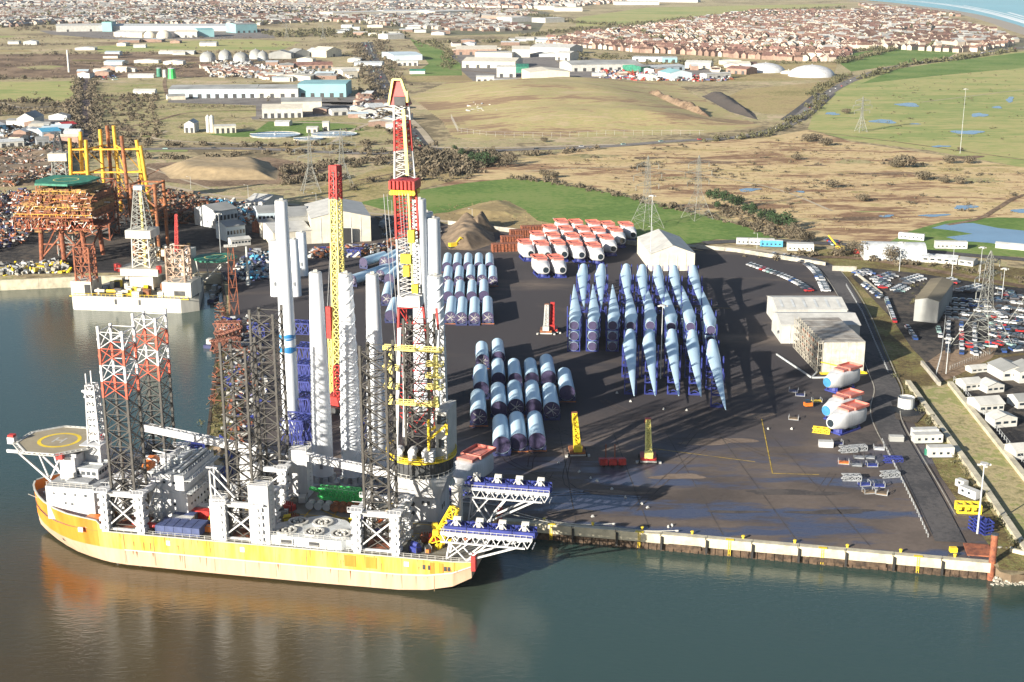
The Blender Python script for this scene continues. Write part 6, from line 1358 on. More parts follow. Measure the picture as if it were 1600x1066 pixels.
for k in range(8): mb = MB(); mb.bx(-3.5, 3.5, -4+k, -3.1+k, .3, .7); mb.build('plank', [M_rust], o)
mb = MB(); mb.bx(-3.2, -2.8, -4, 4, 0, .3); mb.bx(2.8, 3.2, -4, 4, 0, .3); mb.build('bearer', [M_dgrey], o)
x, y = G(1489, 864); o = thing('pump_unit', 'small yellow pump unit at the quay edge', 'pump', (x, y, 5.0)); mb = MB(); mb.bx(-1, 1, -.7, .7, .4, 1.7); mb.build('housing', [M_yellow], o); mb = MB(); mb.bx(-1.2, 1.2, -.8, .8, .1, .4); mb.build('skid', [M_dgrey], o)
# rocks of the corner slope
rr = random.Random(9); V_ = MB()
for _ in range(520):
    px = rr.uniform(1553, 1640); py = rr.uniform(866, 902)-(.03*(px-1553)); x, y = G(px, py, 3); z = max(-.6, 4.8-(py-866)*.16)+rr.uniform(-.2, .3); s_ = rr.uniform(.35, .95)
    P_ = [(x+s_*rr.uniform(.6, 1.1)*math.cos(a)*math.cos(b), y+s_*rr.uniform(.6, 1.1)*math.sin(a)*math.cos(b), z+s_*.8*math.sin(b)) for b in (-.6, .6) for a in (0, 1.57, 3.14, 4.71)]
    V_.add(P_, [(3, 2, 1, 0), (4, 5, 6, 7), (0, 1, 5, 4), (1, 2, 6, 5), (2, 3, 7, 6), (3, 0, 4, 7)])
o = V_.build('rock_armour', [M_conc]); o['kind'] = 'stuff'
mb = MB(); e = [G(1552, 880, 5), G(1580, 890, 5), G(1602, 887, 5), G(1700, 895, 5), G(2400, 920, 5)]; f_ = [G(1552, 905, 0), G(1580, 912, 0), G(1602, 909, 0), G(1700, 918, 0), G(2400, 945, 0)]
mb.add([(*p, 5.0) for p in e]+[(*p, -.5) for p in f_], [(i, i+1, 5+i+1, 5+i) for i in range(4)]); struct(mb.build('shore_bank', [M_soil]))
# loose gear on the yard near the three nacelles
gear = [(1262, 636, 'forklift', 'orange forklift'), (1276, 628, 'pallet', 'yellow topped pallet'), (1240, 655, 'pallet', 'brown timber pallet'), (1290, 698, 'container', 'white half-height container'), (1308, 694, 'skid', 'dark blue skid'), (1330, 668, 'skid', 'teal tray skid'), (1373, 702, 'crate', 'white angular crate'), (1318, 724, 'pallet', 'orange pallet'), (1342, 716, 'skid', 'grey steel skid'), (1358, 716, 'skid', 'grey steel skid'), (1338, 728, 'skid', 'grey steel skid'), (1362, 728, 'skid', 'blue steel skid'), (1390, 745, 'frame', 'grey lattice frame'), (1395, 722, 'frame', 'blue lattice frame'), (1350, 758, 'skid', 'blue steel skid'), (1373, 760, 'skid', 'blue steel skid'), (1357, 770, 'pallet', 'brown timber pallet'), (1378, 772, 'pallet', 'brown timber pallet'), (1330, 750, 'frame', 'grey lattice frame'), (1283, 676, 'frame', 'yellow grey hoop frame'), (1240, 612, 'skid', 'dark blue skid'), (1250, 618, 'skid', 'dark blue skid'), (1400, 690, 'container', 'green grey container'), (1340, 704, 'frame', 'grey lattice frame'), (1325, 706, 'frame', 'grey lattice frame')]
cm = {'orange': M_orange, 'yellow': M_yellow, 'brown': M_soil, 'white': M_white, 'dark': M_navy, 'teal': M_teal, 'grey': M_grey, 'blue': M_blue, 'green': M_groof}
for k, (px, py, kd, lb) in enumerate(gear):
    x, y = G(px, py); m = cm[lb.split()[0]]; o = thing({'frame': 'truss_skid', 'container': 'small_container'}.get(kd, kd), f'{lb} among the yard gear, number {nth(k)} going down from the forklift', kd, (x, y, 5.0), rr.uniform(-.4, .2), 'loose gear around the three nacelles'); mb = MB()
    if kd == 'frame': lattice(mb, (-3, 0, .9), (3, 0, .9), 2.2, 2.2, 3, .3, .18, ref=Vector((0, 1, 0)), d0=1.6, d1=1.6); mb.build('lattice', [m], o); mb = MB(); mb.bx(-3, 3, -.2, .2, .02, .2); mb.build('skid_beam', [M_dgrey], o)
    elif kd == 'forklift': mb.bx(-1.4, 1.6, -.9, .9, .5, 1.8); mb.build('body', [m], o); mb = MB(); mb.bar((1.9, -.6, .2), (1.9, -.6, 4), .2); mb.bar((1.9, .6, .2), (1.9, .6, 4), .2); mb.bar((1.9, -.6, 4), (1.9, .6, 4), .2); mb.build('mast', [M_dgrey], o); mb = MB(); mb.bx(-1, .6, -.7, .7, 1.8, 2.8); mb.build('cab', [M_glass], o)
    elif kd == 'container': mb.bx(-2.4, 2.4, -1.2, 1.2, .1, 2.0); mb.build('body', [m], o); mb = MB(); mb.bx(-2.45, 2.45, -1.25, 1.25, 2.0, 2.1); mb.build('lid', [M_offw], o)
    else:
        mb.bx(-1.8, 1.8, -1.1, 1.1, .25, .5); mb.build('tray', [m], o); mb = MB(); mb.bar((-1.8, -1.1, .1), (1.8, -1.1, .1), .25); mb.bar((-1.8, 1.1, .1), (1.8, 1.1, .1), .25)
        for i in (-1, 1): mb.bar((i*1.7, -1.1, .2), (i*1.7, -1.1, 1.5), .18); mb.bar((i*1.7, 1.1, .2), (i*1.7, 1.1, 1.5), .18); mb.bar((i*1.7, -1.1, 1.5), (i*1.7, 1.1, 1.5), .16)
        mb.build('frame', [M_grey if m is not M_grey else M_dgrey], o)
# small cones and blocks dotted over the open yard
for k, (px, py) in enumerate([(985, 628), (1037, 640), (1073, 642), (873, 724), (905, 738), (923, 748), (933, 752), (956, 765), (977, 778), (1003, 788), (1012, 794), (1200, 671), (1237, 671), (926, 808), (1044, 824), (1050, 822), (964, 615), (1018, 700)]):
    x, y = G(px, py); o = thing('barrier_block', f'small pale barrier block on the open tarmac, {nth(k)} of the scattered ones', 'barrier block', (x, y, 5.0), k, 'barrier blocks dotted over the yard'); mb = MB(); mb.loft([[Vector((i*.45*w, j*.3*w, z_*.7)) for i, j in ((-1, -1), (1, -1), (1, 1), (-1, 1))] for w, z_ in ((1, 0), (1, .35), (.55, .6), (.5, 1.0))]); mb.build('block', [M_offw], o)
# ================================================================== BUILDINGS
def building(name, label, A, B, depth, h, rise=2.0, wall=None, roof=None, ridge='x', group=None, panes=0, doors=0, z=5.0, cat='building', base_px=True, extra=None, bands=0, rooflights=0, plinth=None):
    """A, B: photo positions of the foot of the front wall (left, right)"""
    a = Vector(G(*A, z)) if base_px else Vector(A); b = Vector(G(*B, z)) if base_px else Vector(B); L = (b-a).length; rz = math.atan2((b-a).y, (b-a).x); wall = wall or M_offw; roof = roof or M_groof
    o = thing(name, label, cat, (a.x, a.y, z), rz, group)
    mb = MB()
    if ridge == 'x':   # ridge runs along the front
        P = [(0, 0, -.5), (L, 0, -.5), (L, depth, -.5), (0, depth, -.5), (0, 0, h), (L, 0, h), (L, depth, h), (0, depth, h), (0, depth/2, h+rise-.05), (L, depth/2, h+rise-.05)]
        mb.add(P, [(0, 1, 5, 4), (2, 3, 7, 6), (1, 2, 6, 9, 5), (3, 0, 4, 8, 7)]); mb.build('wall', [wall], o)
        mb = MB(); e = .35; mb.add([(-e, -e, h-.1), (L+e, -e, h-.1), (L+e, depth/2, h+rise), (-e, depth/2, h+rise), (L+e, depth+e, h-.1), (-e, depth+e, h-.1), (-e, -e, h-.35), (L+e, -e, h-.35), (-e, depth+e, h-.35), (L+e, depth+e, h-.35)], [(0, 1, 2, 3), (3, 2, 4, 5), (6, 7, 1, 0), (5, 4, 9, 8)])
        rf = mb.build('roof', [roof], o)
    else:
        P = [(0, 0, -.5), (L, 0, -.5), (L, depth, -.5), (0, depth, -.5), (0, 0, h), (L, 0, h), (L, depth, h), (0, depth, h), (L/2, 0, h+rise-.05), (L/2, depth, h+rise-.05)]
        mb.add(P, [(0, 1, 5, 8, 4), (2, 3, 7, 9, 6), (1, 2, 6, 5), (3, 0, 4, 7)]); mb.build('wall', [wall], o)
        mb = MB(); e = .35; mb.add([(-e, -e, h-.1), (L/2, -e, h+rise), (L/2, depth+e, h+rise), (-e, depth+e, h-.1), (L+e, -e, h-.1), (L+e, depth+e, h-.1)], [(0, 1, 2, 3), (1, 4, 5, 2)])
        rf = mb.build('roof', [roof], o)
    if rooflights:
        mb = MB()
        for k in range(rooflights):
            f = (k+.5)/rooflights
            if ridge == 'x': x_ = L*f; zz = lambda y_: h+rise*(y_/(depth/2))+.12; mb.add([(x_-.6, depth*.08, zz(depth*.08)), (x_+.6, depth*.08, zz(depth*.08)), (x_+.6, depth*.4, zz(depth*.4)), (x_-.6, depth*.4, zz(depth*.4))], [(0, 1, 2, 3)])
            else:
                y_ = depth*f; zz = lambda x_: h+rise*min(x_, L-x_)/(L/2)+.12
                for x0, x1 in ((L*.12, L*.4), (L*.6, L*.88)): mb.add([(x0, y_-.6, zz(x0)), (x1, y_-.6, zz(x1)), (x1, y_+.6, zz(x1)), (x0, y_+.6, zz(x0))], [(0, 1, 2, 3)])
        mb.build('rooflight', [M_lgrey], rf)
    if panes:
        for k in range(panes):
            x_ = L*(k+.5)/panes; mb = MB(); mb.bx(x_-min(1.1, L/panes*.3), x_+min(1.1, L/panes*.3), -.12, .02, h*.45, h*.7); mb.build('window_pane', [M_glass], o)
    if doors:
        for k in range(doors):
            x_ = L*(k+.5)/doors; w_ = min(2.4, L/doors*.25); mb = MB(); mb.bx(x_-w_, x_+w_, -.14, .02, 0, min(5, h*.7)); mb.build('roller_door', [M_dgrey], o)
    if bands:
        for k in range(bands): x_ = L*(k+1)/(bands+1); mb = MB(); mb.bx(x_-.15, x_+.15, -.16, .02, 0, h); mb.build('wall_rib', [M_lgrey], o)
    return o
Bd = building
# -- the yard's own sheds
t = Bd('fabric_tent', 'pale ridged storage tent at the head of the blade rows', (1016, 424), (1085, 423), 46, 9.5, 4.5, M_cream, M_offw, 'y', cat='tent', bands=4)
Bd('clad_hall', 'big cream steel hall behind the yellow crawler crane', (487, 381), (580, 377), 50, 15, 4, M_cream, M_offw, 'y', doors=0, panes=0, bands=5)
o = Bd('clad_hall', 'lower cream wing joined to the left of the big cream hall', (428, 386), (487, 381), 34, 8.5, 2.5, M_cream, M_offw, 'x')
x, y = G(542, 379.5); o = thing('hall_door', 'dark open doorway leaf standing in front of the big cream hall', 'door', (x, y-.6, 5.0)); mb = MB(); mb.bx(-3, 3, -.1, .1, 0, 9); mb.build('door_panel', [M_black], o); mb = MB(); mb.bar((-3.2, -.1, 0), (-3.2, -.1, 9.2), .4); mb.bar((3.2, -.1, 0), (3.2, -.1, 9.2), .4); mb.bar((-3.2, -.1, 9.2), (3.2, -.1, 9.2), .4); mb.build('door_frame', [M_offw], o)
Bd('clad_hall', 'dark roofed shed standing behind the lower cream wing', (452, 372), (486, 370), 34, 13, 3, M_groof, M_groof, 'x')
Bd('clad_hall', 'rear white building of the pair behind the scaffolded block', (1214, 512), (1322, 512), 26, 8.5, 2.6, M_offw, M_offw, 'x', rooflights=6, doors=0)
Bd('clad_hall', 'middle white building directly left of the scaffolded block', (1220, 537), (1342, 537), 22, 8.6, 2.4, M_offw, M_offw, 'x', bands=8)
# -- the scaffolded block
a = Vector(G(1284, 583)); b = Vector(G(1349, 582)); L = (b-a).length; rz = math.atan2((b-a).y, (b-a).x); sc = thing('wrapped_building', 'tall block wrapped in pale scaffold sheeting beside the perimeter road', 'building', (a.x, a.y, 5.0), rz)
M_sheetw = mat('scaffold_sheeting', (0.56, 0.54, 0.47), 0.7, var=.25, scale=.35, col2=(0.33, 0.32, 0.27)); M_sroof = mat('stained_roof_sheeting', (0.34, 0.33, 0.30), 0.8, var=.3, scale=.22, col2=(0.17, 0.15, 0.13))
n5, D, H = 5, 38, 12.6
for k in range(n5): mb = MB(); mb.bx(L*k/n5+.05, L*(k+1)/n5-.05, 0, .4, 0, H); mb.build('sheeting_panel', [M_sheetw], sc)
for k in range(8): mb = MB(); mb.bx(-.1, L+.1, D*k/8+.42, D*(k+1)/8+.34, H, H+.25+.1*(k % 2)); mb.build('roof_sheet', [M_sroof], sc)
mb = MB(); mb.bx(.3, L-.3, .45, D-.3, 0, H-.02); mb.build('inner_block', [M_dgrey], sc)
mb = MB(); mb.bx(L-.3, L, .45, D, 0, H); mb.build('side_sheeting', [M_sheetw], sc)
mb = MB()
for z_ in (0, 3, 6, 9, 12.4):
    mb.bar((-.3, 0, z_+.2), (-.3, D, z_+.2), .25); mb.bar((-2.0, 0, z_+.2), (-2.0, D, z_+.2), .25); mb.bx(-1.9, -.4, 0, D, z_, z_+.12)
for k in range(13): y_ = D*k/12; mb.bar((-.3, y_, 0), (-.3, y_, H+1), .22); mb.bar((-2, y_, 0), (-2, y_, H+1), .22); mb.bar((-2, y_, z_), (-.3, y_, z_), .2)
for k in range(6): mb.bar((-2, D*k/6, 0), (-2, D*(k+1)/6, 6), .16); mb.bar((-2, D*k/6, 6), (-2, D*(k+1)/6, 12), .16)
mb.build('scaffold', [M_conc], sc)
for k in range(4): mb = MB(); mb.bx(-.28, -.2, 6+7*k, 10+7*k, 1, 11); mb.build('debris_net', [M_rust], sc)
mb = MB(); mb.bar((-2, 0, .3), (-6, -7, .3), .6, .6); mb.bar((-6, -7, .3), (-12, D*.7, .3), .5, .7); mb.bar((-6, -7, .3), (4, -7, .3), .6, .7); mb.build('scaffold_barrier', [M_lgrey], sc)
mb = MB(); mb.bar((-1, -1.2, 5), (L, -1.2, .6), .4); mb.bx(-1, L+1, -2.4, -.5, .1, .5); mb.build('access_ramp', [M_yellow], sc)
Bd('brown_warehouse', 'brown warehouse with a shaded right side beside the car park', (1427, 502), (1464, 506), 46, 10.5, 1.2, M_groof, mat('olive_roof', (0.20, 0.17, 0.11), .8, var=.2, scale=.05), 'y', bands=0, rooflights=0)
for k, (px, py, L_, d_, h_, lb) in enumerate([(1508, 612, 9, 9, 4.5, 'low cream tank house nearest the flood wall'), (1542, 616, 9, 9, 4.5, 'cream hipped tank house right of the first'), (1530, 648, 12, 12, 5.5, 'white stepped plant building in the depot'), (1553, 670, 11, 8, 5, 'white vaulted shed in the depot'), (1586, 720, 12, 9, 5, 'white shed at the right edge of the frame'), (1566, 596, 14, 16, 6, 'green roofed white house at the top of the depot'), (1518, 584, 9, 6, 3, 'small white cabin beside the depot gate'), (1592, 600, 16, 14, 7, 'long dark roofed shed at the right edge'), (1590, 640, 12, 10, 5, 'blue grey shed at the right edge')]):
    x, y = G(px, py); Bd('depot_shed', lb, (x, y), (x+L_*.8, y+2), d_*.75, h_*.7, h_*.3, M_offw, M_groof if 'roofed' in lb or 'grey' in lb else M_offw, 'y' if k % 2 else 'x', base_px=False, panes=3 if k != 2 else 4, doors=0)
# arched hangar
def arch(name, label, px, py, w, L, h, rz, m, cat='hangar'):
    x, y = G(px, py); o = thing(name, label, cat, (x, y, 5.0), rz); mb = MB(); n = 14; P = []
    for yy in (0, L):
        for k in range(n+1): a = math.pi*k/n; P.append((w/2*math.cos(a)*-1, yy, h*math.sin(a)**.8))
    mb.add(P, [(k, k+1, n+1+k+1, n+1+k) for k in range(n)]); mb.build('arched_roof', [m], o, smooth=True); mb = MB(); mb.add(P, [tuple(range(n, -1, -1)), tuple(range(n+1, 2*n+2))]); mb.build('end_wall', [M_lgrey], o)
    mb = MB(); mb.bx(-w*.18, w*.18, -.1, .0, 0, h*.6); mb.build('door', [M_dgrey], o); return o
arch('arched_hangar', 'silver arched hangar beside the railway', 1443, 404, 18, 34, 9, R(84), M_lgrey)
Bd('low_shed', 'long low white shed right of the arched hangar', (1440, 410), (1495, 414), 8, 3.6, 1, M_offw, M_lgrey, 'x', panes=5); Bd('low_shed', 'pale low annexe at the end of the long low shed', (1497, 414), (1520, 417), 8, 3.2, 1, M_offw, M_groof, 'x', panes=2); Bd('low_shed', 'white strip building at the right edge by the flood water', (1555, 388), (1640, 396), 5, 3, .6, M_offw, M_offw, 'x')
# -- blue roofed sheds and works in the middle distance
far = [
 ('long blue walled warehouse with a grey roof, the long left half', (264, 154), (401, 153), 60, 11, 2.5, M_paleblue, M_groof, 'x', 10),
 ('white middle part of the long blue warehouse', (401, 153), (466, 153), 60, 11, 2.5, M_offw, M_groof, 'x', 4), ('turquoise clad hall at the right end of the long warehouse', (466, 152), (541, 152), 60, 16, 1, M_teal, M_teal, 'x', 5),
 ('low brown shed in front of the long blue warehouse', (262, 157), (290, 156), 12, 5, 2, M_cream, M_groof, 'x', 0), ('narrow white roofed shed left of the long blue warehouse', (208, 147), (242, 147), 12, 4, 2, M_offw, M_offw, 'x', 0),
 ('white sawtooth roofed works in front of the turquoise hall', (410, 185), (473, 184), 40, 10, 3, M_offw, M_cream, 'x', 6), ('rear wing of the sawtooth roofed works', (440, 175), (503, 174), 40, 11, 3, M_cream, M_groof, 'x', 0),
 ('small white shed right of the sawtooth works', (519, 181), (544, 180), 16, 5, 2, M_offw, M_offw, 'x', 2), ('grey roofed shed near the diagonal road', (578, 176), (602, 175), 24, 6, 3, M_lgrey, M_lgrey, 'x', 2),
 ('pale stepped works building left of the silos', (288, 208), (304, 208), 20, 9, 3, M_offw, M_offw, 'y', 2), ('long cream block right of the silos', (336, 209), (369, 208), 16, 7, 1, M_cream, M_offw, 'x', 4), ('small cream pump house by the settling tanks', (479, 208), (496, 208), 12, 5, 1, M_cream, M_offw, 'x', 2), ('tall cream control house behind the settling tanks', (504, 206), (514, 206), 9, 9, 1, M_cream, M_offw, 'x', 1),
 ('white gabled barn at the far left', (27, 199), (54, 199), 30, 9, 5, M_offw, M_groof, 'y', 0), ('long low white shed right of the gabled barn', (47, 206), (69, 205), 14, 5, 2, M_offw, M_cream, 'x', 2), ('red roofed shed beside the railway', (100, 205), (121, 203), 16, 6, 2, M_offw, M_red, 'x', 2), ('blue roofed workshop beside the railway', (66, 216), (96, 214), 26, 6, 2, M_paleblue, M_cyan, 'x', 3), ('blue shed at the left edge', (-8, 206), (10, 204), 20, 6, 2, M_cyan, M_lgrey, 'x', 1), ('cream shed at the left edge behind the scrap', (0, 231), (38, 229), 14, 5, 2, M_offw, M_lgrey, 'x', 3), ('grey shed behind the scrap heap', (58, 231), (78, 230), 16, 7, 2, M_grey, M_groof, 'x', 2),
 ('very long white warehouse on the horizon side, left part', (88, 50), (160, 49), 80, 14, 3, M_offw, M_offw, 'x', 2), ('very long white warehouse on the horizon side, middle part', (176, 49), (300, 49), 80, 12, 4, M_offw, M_lgrey, 'x', 0), ('very long white warehouse on the horizon side, right part', (300, 49), (368, 49), 80, 12, 4, M_offw, M_lgrey, 'x', 0), ('dark teal tower block set in the long white warehouse', (160, 49.5), (175, 49.5), 40, 22, 1, M_teal, M_dgreen, 'x', 0), ('teal clad shed at the right end of the long white warehouse', (309, 58.5), (335, 58), 60, 16, 3, M_teal, M_teal, 'x', 0), ('dark teal ribbed hall at the far right of the long warehouse', (369, 52), (402, 51), 60, 20, 2, M_teal, M_groof, 'x', 4),
 ('cream low works in front of the long white warehouse', (178, 58), (222, 59), 40, 10, 4, M_cream, M_offw, 'x', 0), ('white shed with three bays in front of the long white warehouse', (273, 59), (308, 59), 50, 12, 4, M_offw, M_cream, 'x', 3),
 ('pale blue roofed depot right of the diagonal road', (615, 95), (660, 94), 90, 9, 2, M_paleblue, M_paleblue, 'x', 0), ('white office in front of the pale blue depot', (620, 103), (653, 103), 14, 7, 1, M_offw, M_offw, 'x', 4), ('green roofed shed below the pale blue depot', (640, 116), (664, 116), 12, 5, 2, M_offw, M_dgreen, 'x', 0),
 ('great cream factory roof in the middle distance, rear bay', (712, 86), (776, 86), 90, 10, 4, M_brick, M_cream, 'x', 4), ('great cream factory roof in the middle distance, front bay', (722, 106), (805, 107), 80, 10, 4, M_cream, M_cream, 'x', 5), ('green tinted flat roof behind the great cream factory', (742, 90), (800, 91), 40, 9, 1, M_cream, M_groof, 'x', 0), ('red doored white unit below the great cream factory', (744, 130), (772, 130), 24, 9, 1, M_offw, M_offw, 'x', 3), ('white tall unit right of the red doored one', (776, 121), (806, 121), 30, 15, 1, M_offw, M_offw, 'x', 2), ('white loading shed by the landfill edge', (772, 131), (828, 131), 20, 5, 1, M_offw, M_offw, 'x', 3),
 ('broad cream gabled hall at the landfill edge', (828, 128), (890, 127), 60, 13, 3, M_cream, M_cream, 'y', 2), ('dark green shed left of the cream gabled hall', (806, 114), (826, 114), 40, 9, 3, M_dgreen, M_dgreen, 'x', 0), ('pale roofed hall behind the cream gabled hall', (800, 90), (828, 90), 70, 14, 4, M_offw, M_cream, 'x', 0), ('white vaulted hall behind the long white shed', (828, 84), (890, 86), 60, 12, 5, M_offw, M_offw, 'x', 0), ('cream works right behind the long white shed', (868, 94), (890, 95), 30, 12, 3, M_cream, M_offw, 'x', 2),
 ('long white shed with a grey roof at the top of the landfill', (893, 112), (1001, 110), 70, 10, 4, M_offw, M_groof, 'x', 8), ('dark end wall shed joined to the long white shed', (1001, 115), (1016, 114), 40, 10, 2, M_dgreen, M_groof, 'x', 0), ('cyan walled rounded shed among red containers', (1046, 126), (1081, 125), 40, 10, 4, M_paleblue, M_teal, 'y', 1), ('white low office right of the cyan shed', (1104, 125), (1142, 123), 16, 8, 1, M_offw, M_offw, 'x', 3), ('pale low works behind the cyan shed', (1016, 113), (1070, 110), 30, 7, 2, M_paleblue, M_lgrey, 'x', 4), ('pale flat roofed works on the far meadow', (988, 96), (1034, 97), 30, 7, 1, M_paleblue, M_lgrey, 'x', 3), ('green fronted works on the far meadow', (1036, 98), (1058, 98), 30, 8, 1, M_teal, M_lgrey, 'x', 2), ('red brick works near the white domes', (1134, 115), (1166, 117), 30, 8, 3, M_brick, M_rroof, 'x', 3), ('cream works between the cyan shed and the domes', (1070, 107), (1110, 108), 24, 9, 3, M_cream, M_offw, 'x', 2),
 ('white warehouse strip in the far town, centre', (606, 62), (632, 61), 40, 10, 2, M_offw, M_offw, 'x', 0), ('pale factory strip in the far town, left of centre', (520, 27), (600, 25), 90, 13, 2, M_cream, M_offw, 'x', 0), ('pale factory strip in the far town, centre', (600, 24), (680, 23), 90, 13, 2, M_offw, M_lgrey, 'x', 0), ('pale factory strip in the far town, right of centre', (680, 25), (740, 23), 90, 13, 2, M_cream, M_offw, 'x', 0), ('pink brick works in the far town', (752, 32), (812, 33), 60, 12, 2, M_brick, M_render, 'x', 0), ('white superstore right of the pink works', (800, 35), (830, 34), 70, 12, 1, M_offw, M_offw, 'x', 0), ('white superstore furthest right in the town', (852, 36), (882, 35), 60, 12, 1, M_offw, M_offw, 'x', 0), ('white sheds strip by the far ridge, left', (866, 18), (910, 18), 70, 12, 2, M_offw, M_cream, 'x', 0), ('white sheds strip by the far ridge, right', (960, 8), (1030, 8), 70, 12, 2, M_offw, M_offw, 'x', 0), ('cream sheds left of the far ridge', (840, 15), (866, 16), 60, 12, 2, M_cream, M_cream, 'x', 0), ('white works on the horizon edge', (970, 3), (1090, 4), 80, 12, 2, M_offw, M_lgrey, 'x', 0),
 ('brown lean-to sheds behind the digesters', (420, 92), (455, 92), 30, 9, 5, M_groof, M_groof, 'y', 0), ('grey gabled shed right of the digesters', (462, 90), (484, 89), 30, 9, 5, M_groof, M_groof, 'y', 0), ('white gabled shed right of the digesters', (494, 89), (512, 88), 30, 9, 5, M_offw, M_lgrey, 'y', 0), ('brown gabled barn near the diagonal road', (510, 90), (534, 88), 36, 11, 6, M_cream, M_cream, 'y', 1), ('low red brick barracks below the barns', (460, 108), (520, 107), 20, 6, 4, M_brick, M_rroof, 'x', 6), ('cream oval roofed shed near the diagonal road', (536, 123), (559, 122), 20, 10, 3, M_cream, M_offw, 'x', 0), ('grey shed between the barracks and the turquoise hall', (494, 124), (518, 124), 20, 6, 2, M_offw, M_groof, 'x', 3), ('green topped shed left of the grey shed', (466, 125), (480, 124), 16, 6, 2, M_offw, M_dgreen, 'x', 0), ('mobile homes row at the left of the digesters', (200, 122), (240, 122), 10, 4, 2, M_offw, M_offw, 'x', 0)]
for lb, A, B, d, h, ri, w, rf, rd, dn in far: Bd('works_building', lb, A, B, d, h, ri, w, rf, rd, doors=dn)
sr = random.Random(55)
for zn, (x0, x1, y0, y1, n_, where) in enumerate([(4, 118, 186, 226, 13, 'in the yards left of the railway'), (545, 600, 152, 186, 9, 'beside the dark diagonal road'), (706, 868, 58, 98, 15, 'behind the great cream factory'), (925, 1150, 108, 127, 12, 'around the red container yard'), (120, 200, 110, 126, 8, 'by the slim chimney'), (400, 560, 96, 130, 14, 'between the digesters and the turquoise hall'), (10, 330, 62, 82, 9, 'on the land before the long white warehouse'), (1100, 1165, 98, 112, 4, 'left of the white domes'), (420, 640, 160, 204, 9, 'around the settling tanks'), (520, 720, 40, 60, 16, 'on the near side of the far town'), (160, 300, 84, 104, 8, 'left of the digesters')]):
    P_ = sorted((sr.uniform(x0, x1), sr.uniform(y0, y1)) for _ in range(n_)); sc_ = 1 if y0 > 100 else 1.8
    for k, (px, py) in enumerate(P_):
        x, y = G(px, py); w, d = sr.uniform(9, 26)*sc_, sr.uniform(8, 18)*sc_; cn, rf = sr.choice((('white', M_offw), ('grey', M_groof), ('brown', M_broof), ('grey', M_lgrey), ('cream', M_cream), ('pale blue', M_paleblue)))
        if any(abs(px-(A[0]+B[0])/2) < abs(B[0]-A[0])/2+6 and -4 < py-A[1] < 10 and False for _, A, B, *_ in far): continue
        Bd('small_shed', f'{cn} roofed small shed {where}, {nth(k)} from left', (x, y), (x+w, y+sr.uniform(-3, 3)), d, sr.uniform(4, 7), sr.uniform(1, 2.5), sr.choice((M_offw, M_cream, M_lgrey, M_brick)), rf, sr.choice('xy'), base_px=False, group='small sheds of the middle distance')
# digesters, domes, silos, settling tanks
def dome(name, label, px, py, r, hw, hd, mw, md, cat):
    x, y = G(px, py); o = thing(name, label, cat, (x, y, 5.0)); n = 20
    if hw: mb = MB(); mb.tube((0, 0, -.2), (0, 0, hw), r, r, n, cap=False); mb.build('tank_wall', [mw], o)
    mb = MB(); mb.loft([[Vector((r*math.cos(b)*math.cos(2*math.pi*k/n), r*math.cos(b)*math.sin(2*math.pi*k/n), hw+hd*math.sin(b))) for k in range(n)] for b in (0, .3, .6, .9, 1.2, 1.45)]); mb.build('dome_roof', [md], o, smooth=True)
    mb = MB(); mb.tube((0, 0, hw+hd), (0, 0, hw+hd+1.4), .6, .6, 6); mb.build('vent', [M_lgrey], o)
for k, (px, py, r) in enumerate([(325, 96, 13), (352, 93, 11), (377, 97, 13), (400, 92, 11), (411, 95, 9)]): dome('digester_tank', f'grey domed digester tank, {nth(k)} from the left of the five', px, py, r, 7, 9, M_lgrey, M_groof, 'tank')
dome('air_dome', 'left white air dome by the estate', 1196, 112, 30, 0, 13, M_white, M_white, 'dome'); dome('air_dome', 'largest white air dome by the estate', 1268, 119, 34, 0, 16, M_white, M_white, 'dome'); dome('air_dome', 'small cream dome between the two large ones', 1232, 115, 12, 0, 5, M_white, M_cream, 'dome')
dome('storage_tank', 'cream domed shed in front of the long white warehouse, left', 235, 59, 14, 3, 12, M_cream, M_cream, 'shed'); dome('storage_tank', 'cream domed shed in front of the long white warehouse, right', 257, 59.5, 17, 3, 14, M_cream, M_cream, 'shed')
for k, (px, py, r) in enumerate([(430, 212, 24), (482, 218, 14), (522, 211, 22)]):
    x, y = G(px, py); o = thing('settling_tank', f'round sewage settling tank, {nth(k)} from the left', 'tank', (x, y, 5.0)); mb = MB(); mb.tube((0, 0, 0), (0, 0, 1.4), r, r, 32, cap=False); mb.build('tank_wall', [M_conc], o); mb = MB(); mb.tube((0, 0, .5), (0, 0, .9), r-.4, r-.4, 32); mb.build('tank_water', [M_pool], o); mb = MB(); mb.bar((-r, 0, 1.8), (r, 0, 1.8), 1.0, .5); mb.tube((0, 0, .9), (0, 0, 2.6), 1.2, 1.2, 8); mb.build('scraper_bridge', [M_lgrey], o)
for k, (px, py) in enumerate([(326, 207), (332, 207)]):
    x, y = G(px, py); o = thing('silo', f'{["left", "right"][k]} one of two tall pale silos at the cement works', 'silo', (x, y, 5.0)); mb = MB(); mb.tube((0, 0, 0), (0, 0, 15), 2.2, 2.2, 12); mb.build('shell', [M_offw], o); mb = MB(); mb.tube((0, 0, 15), (0, 0, 17), 2.2, .4, 12); mb.build('cone_top', [M_lgrey], o)
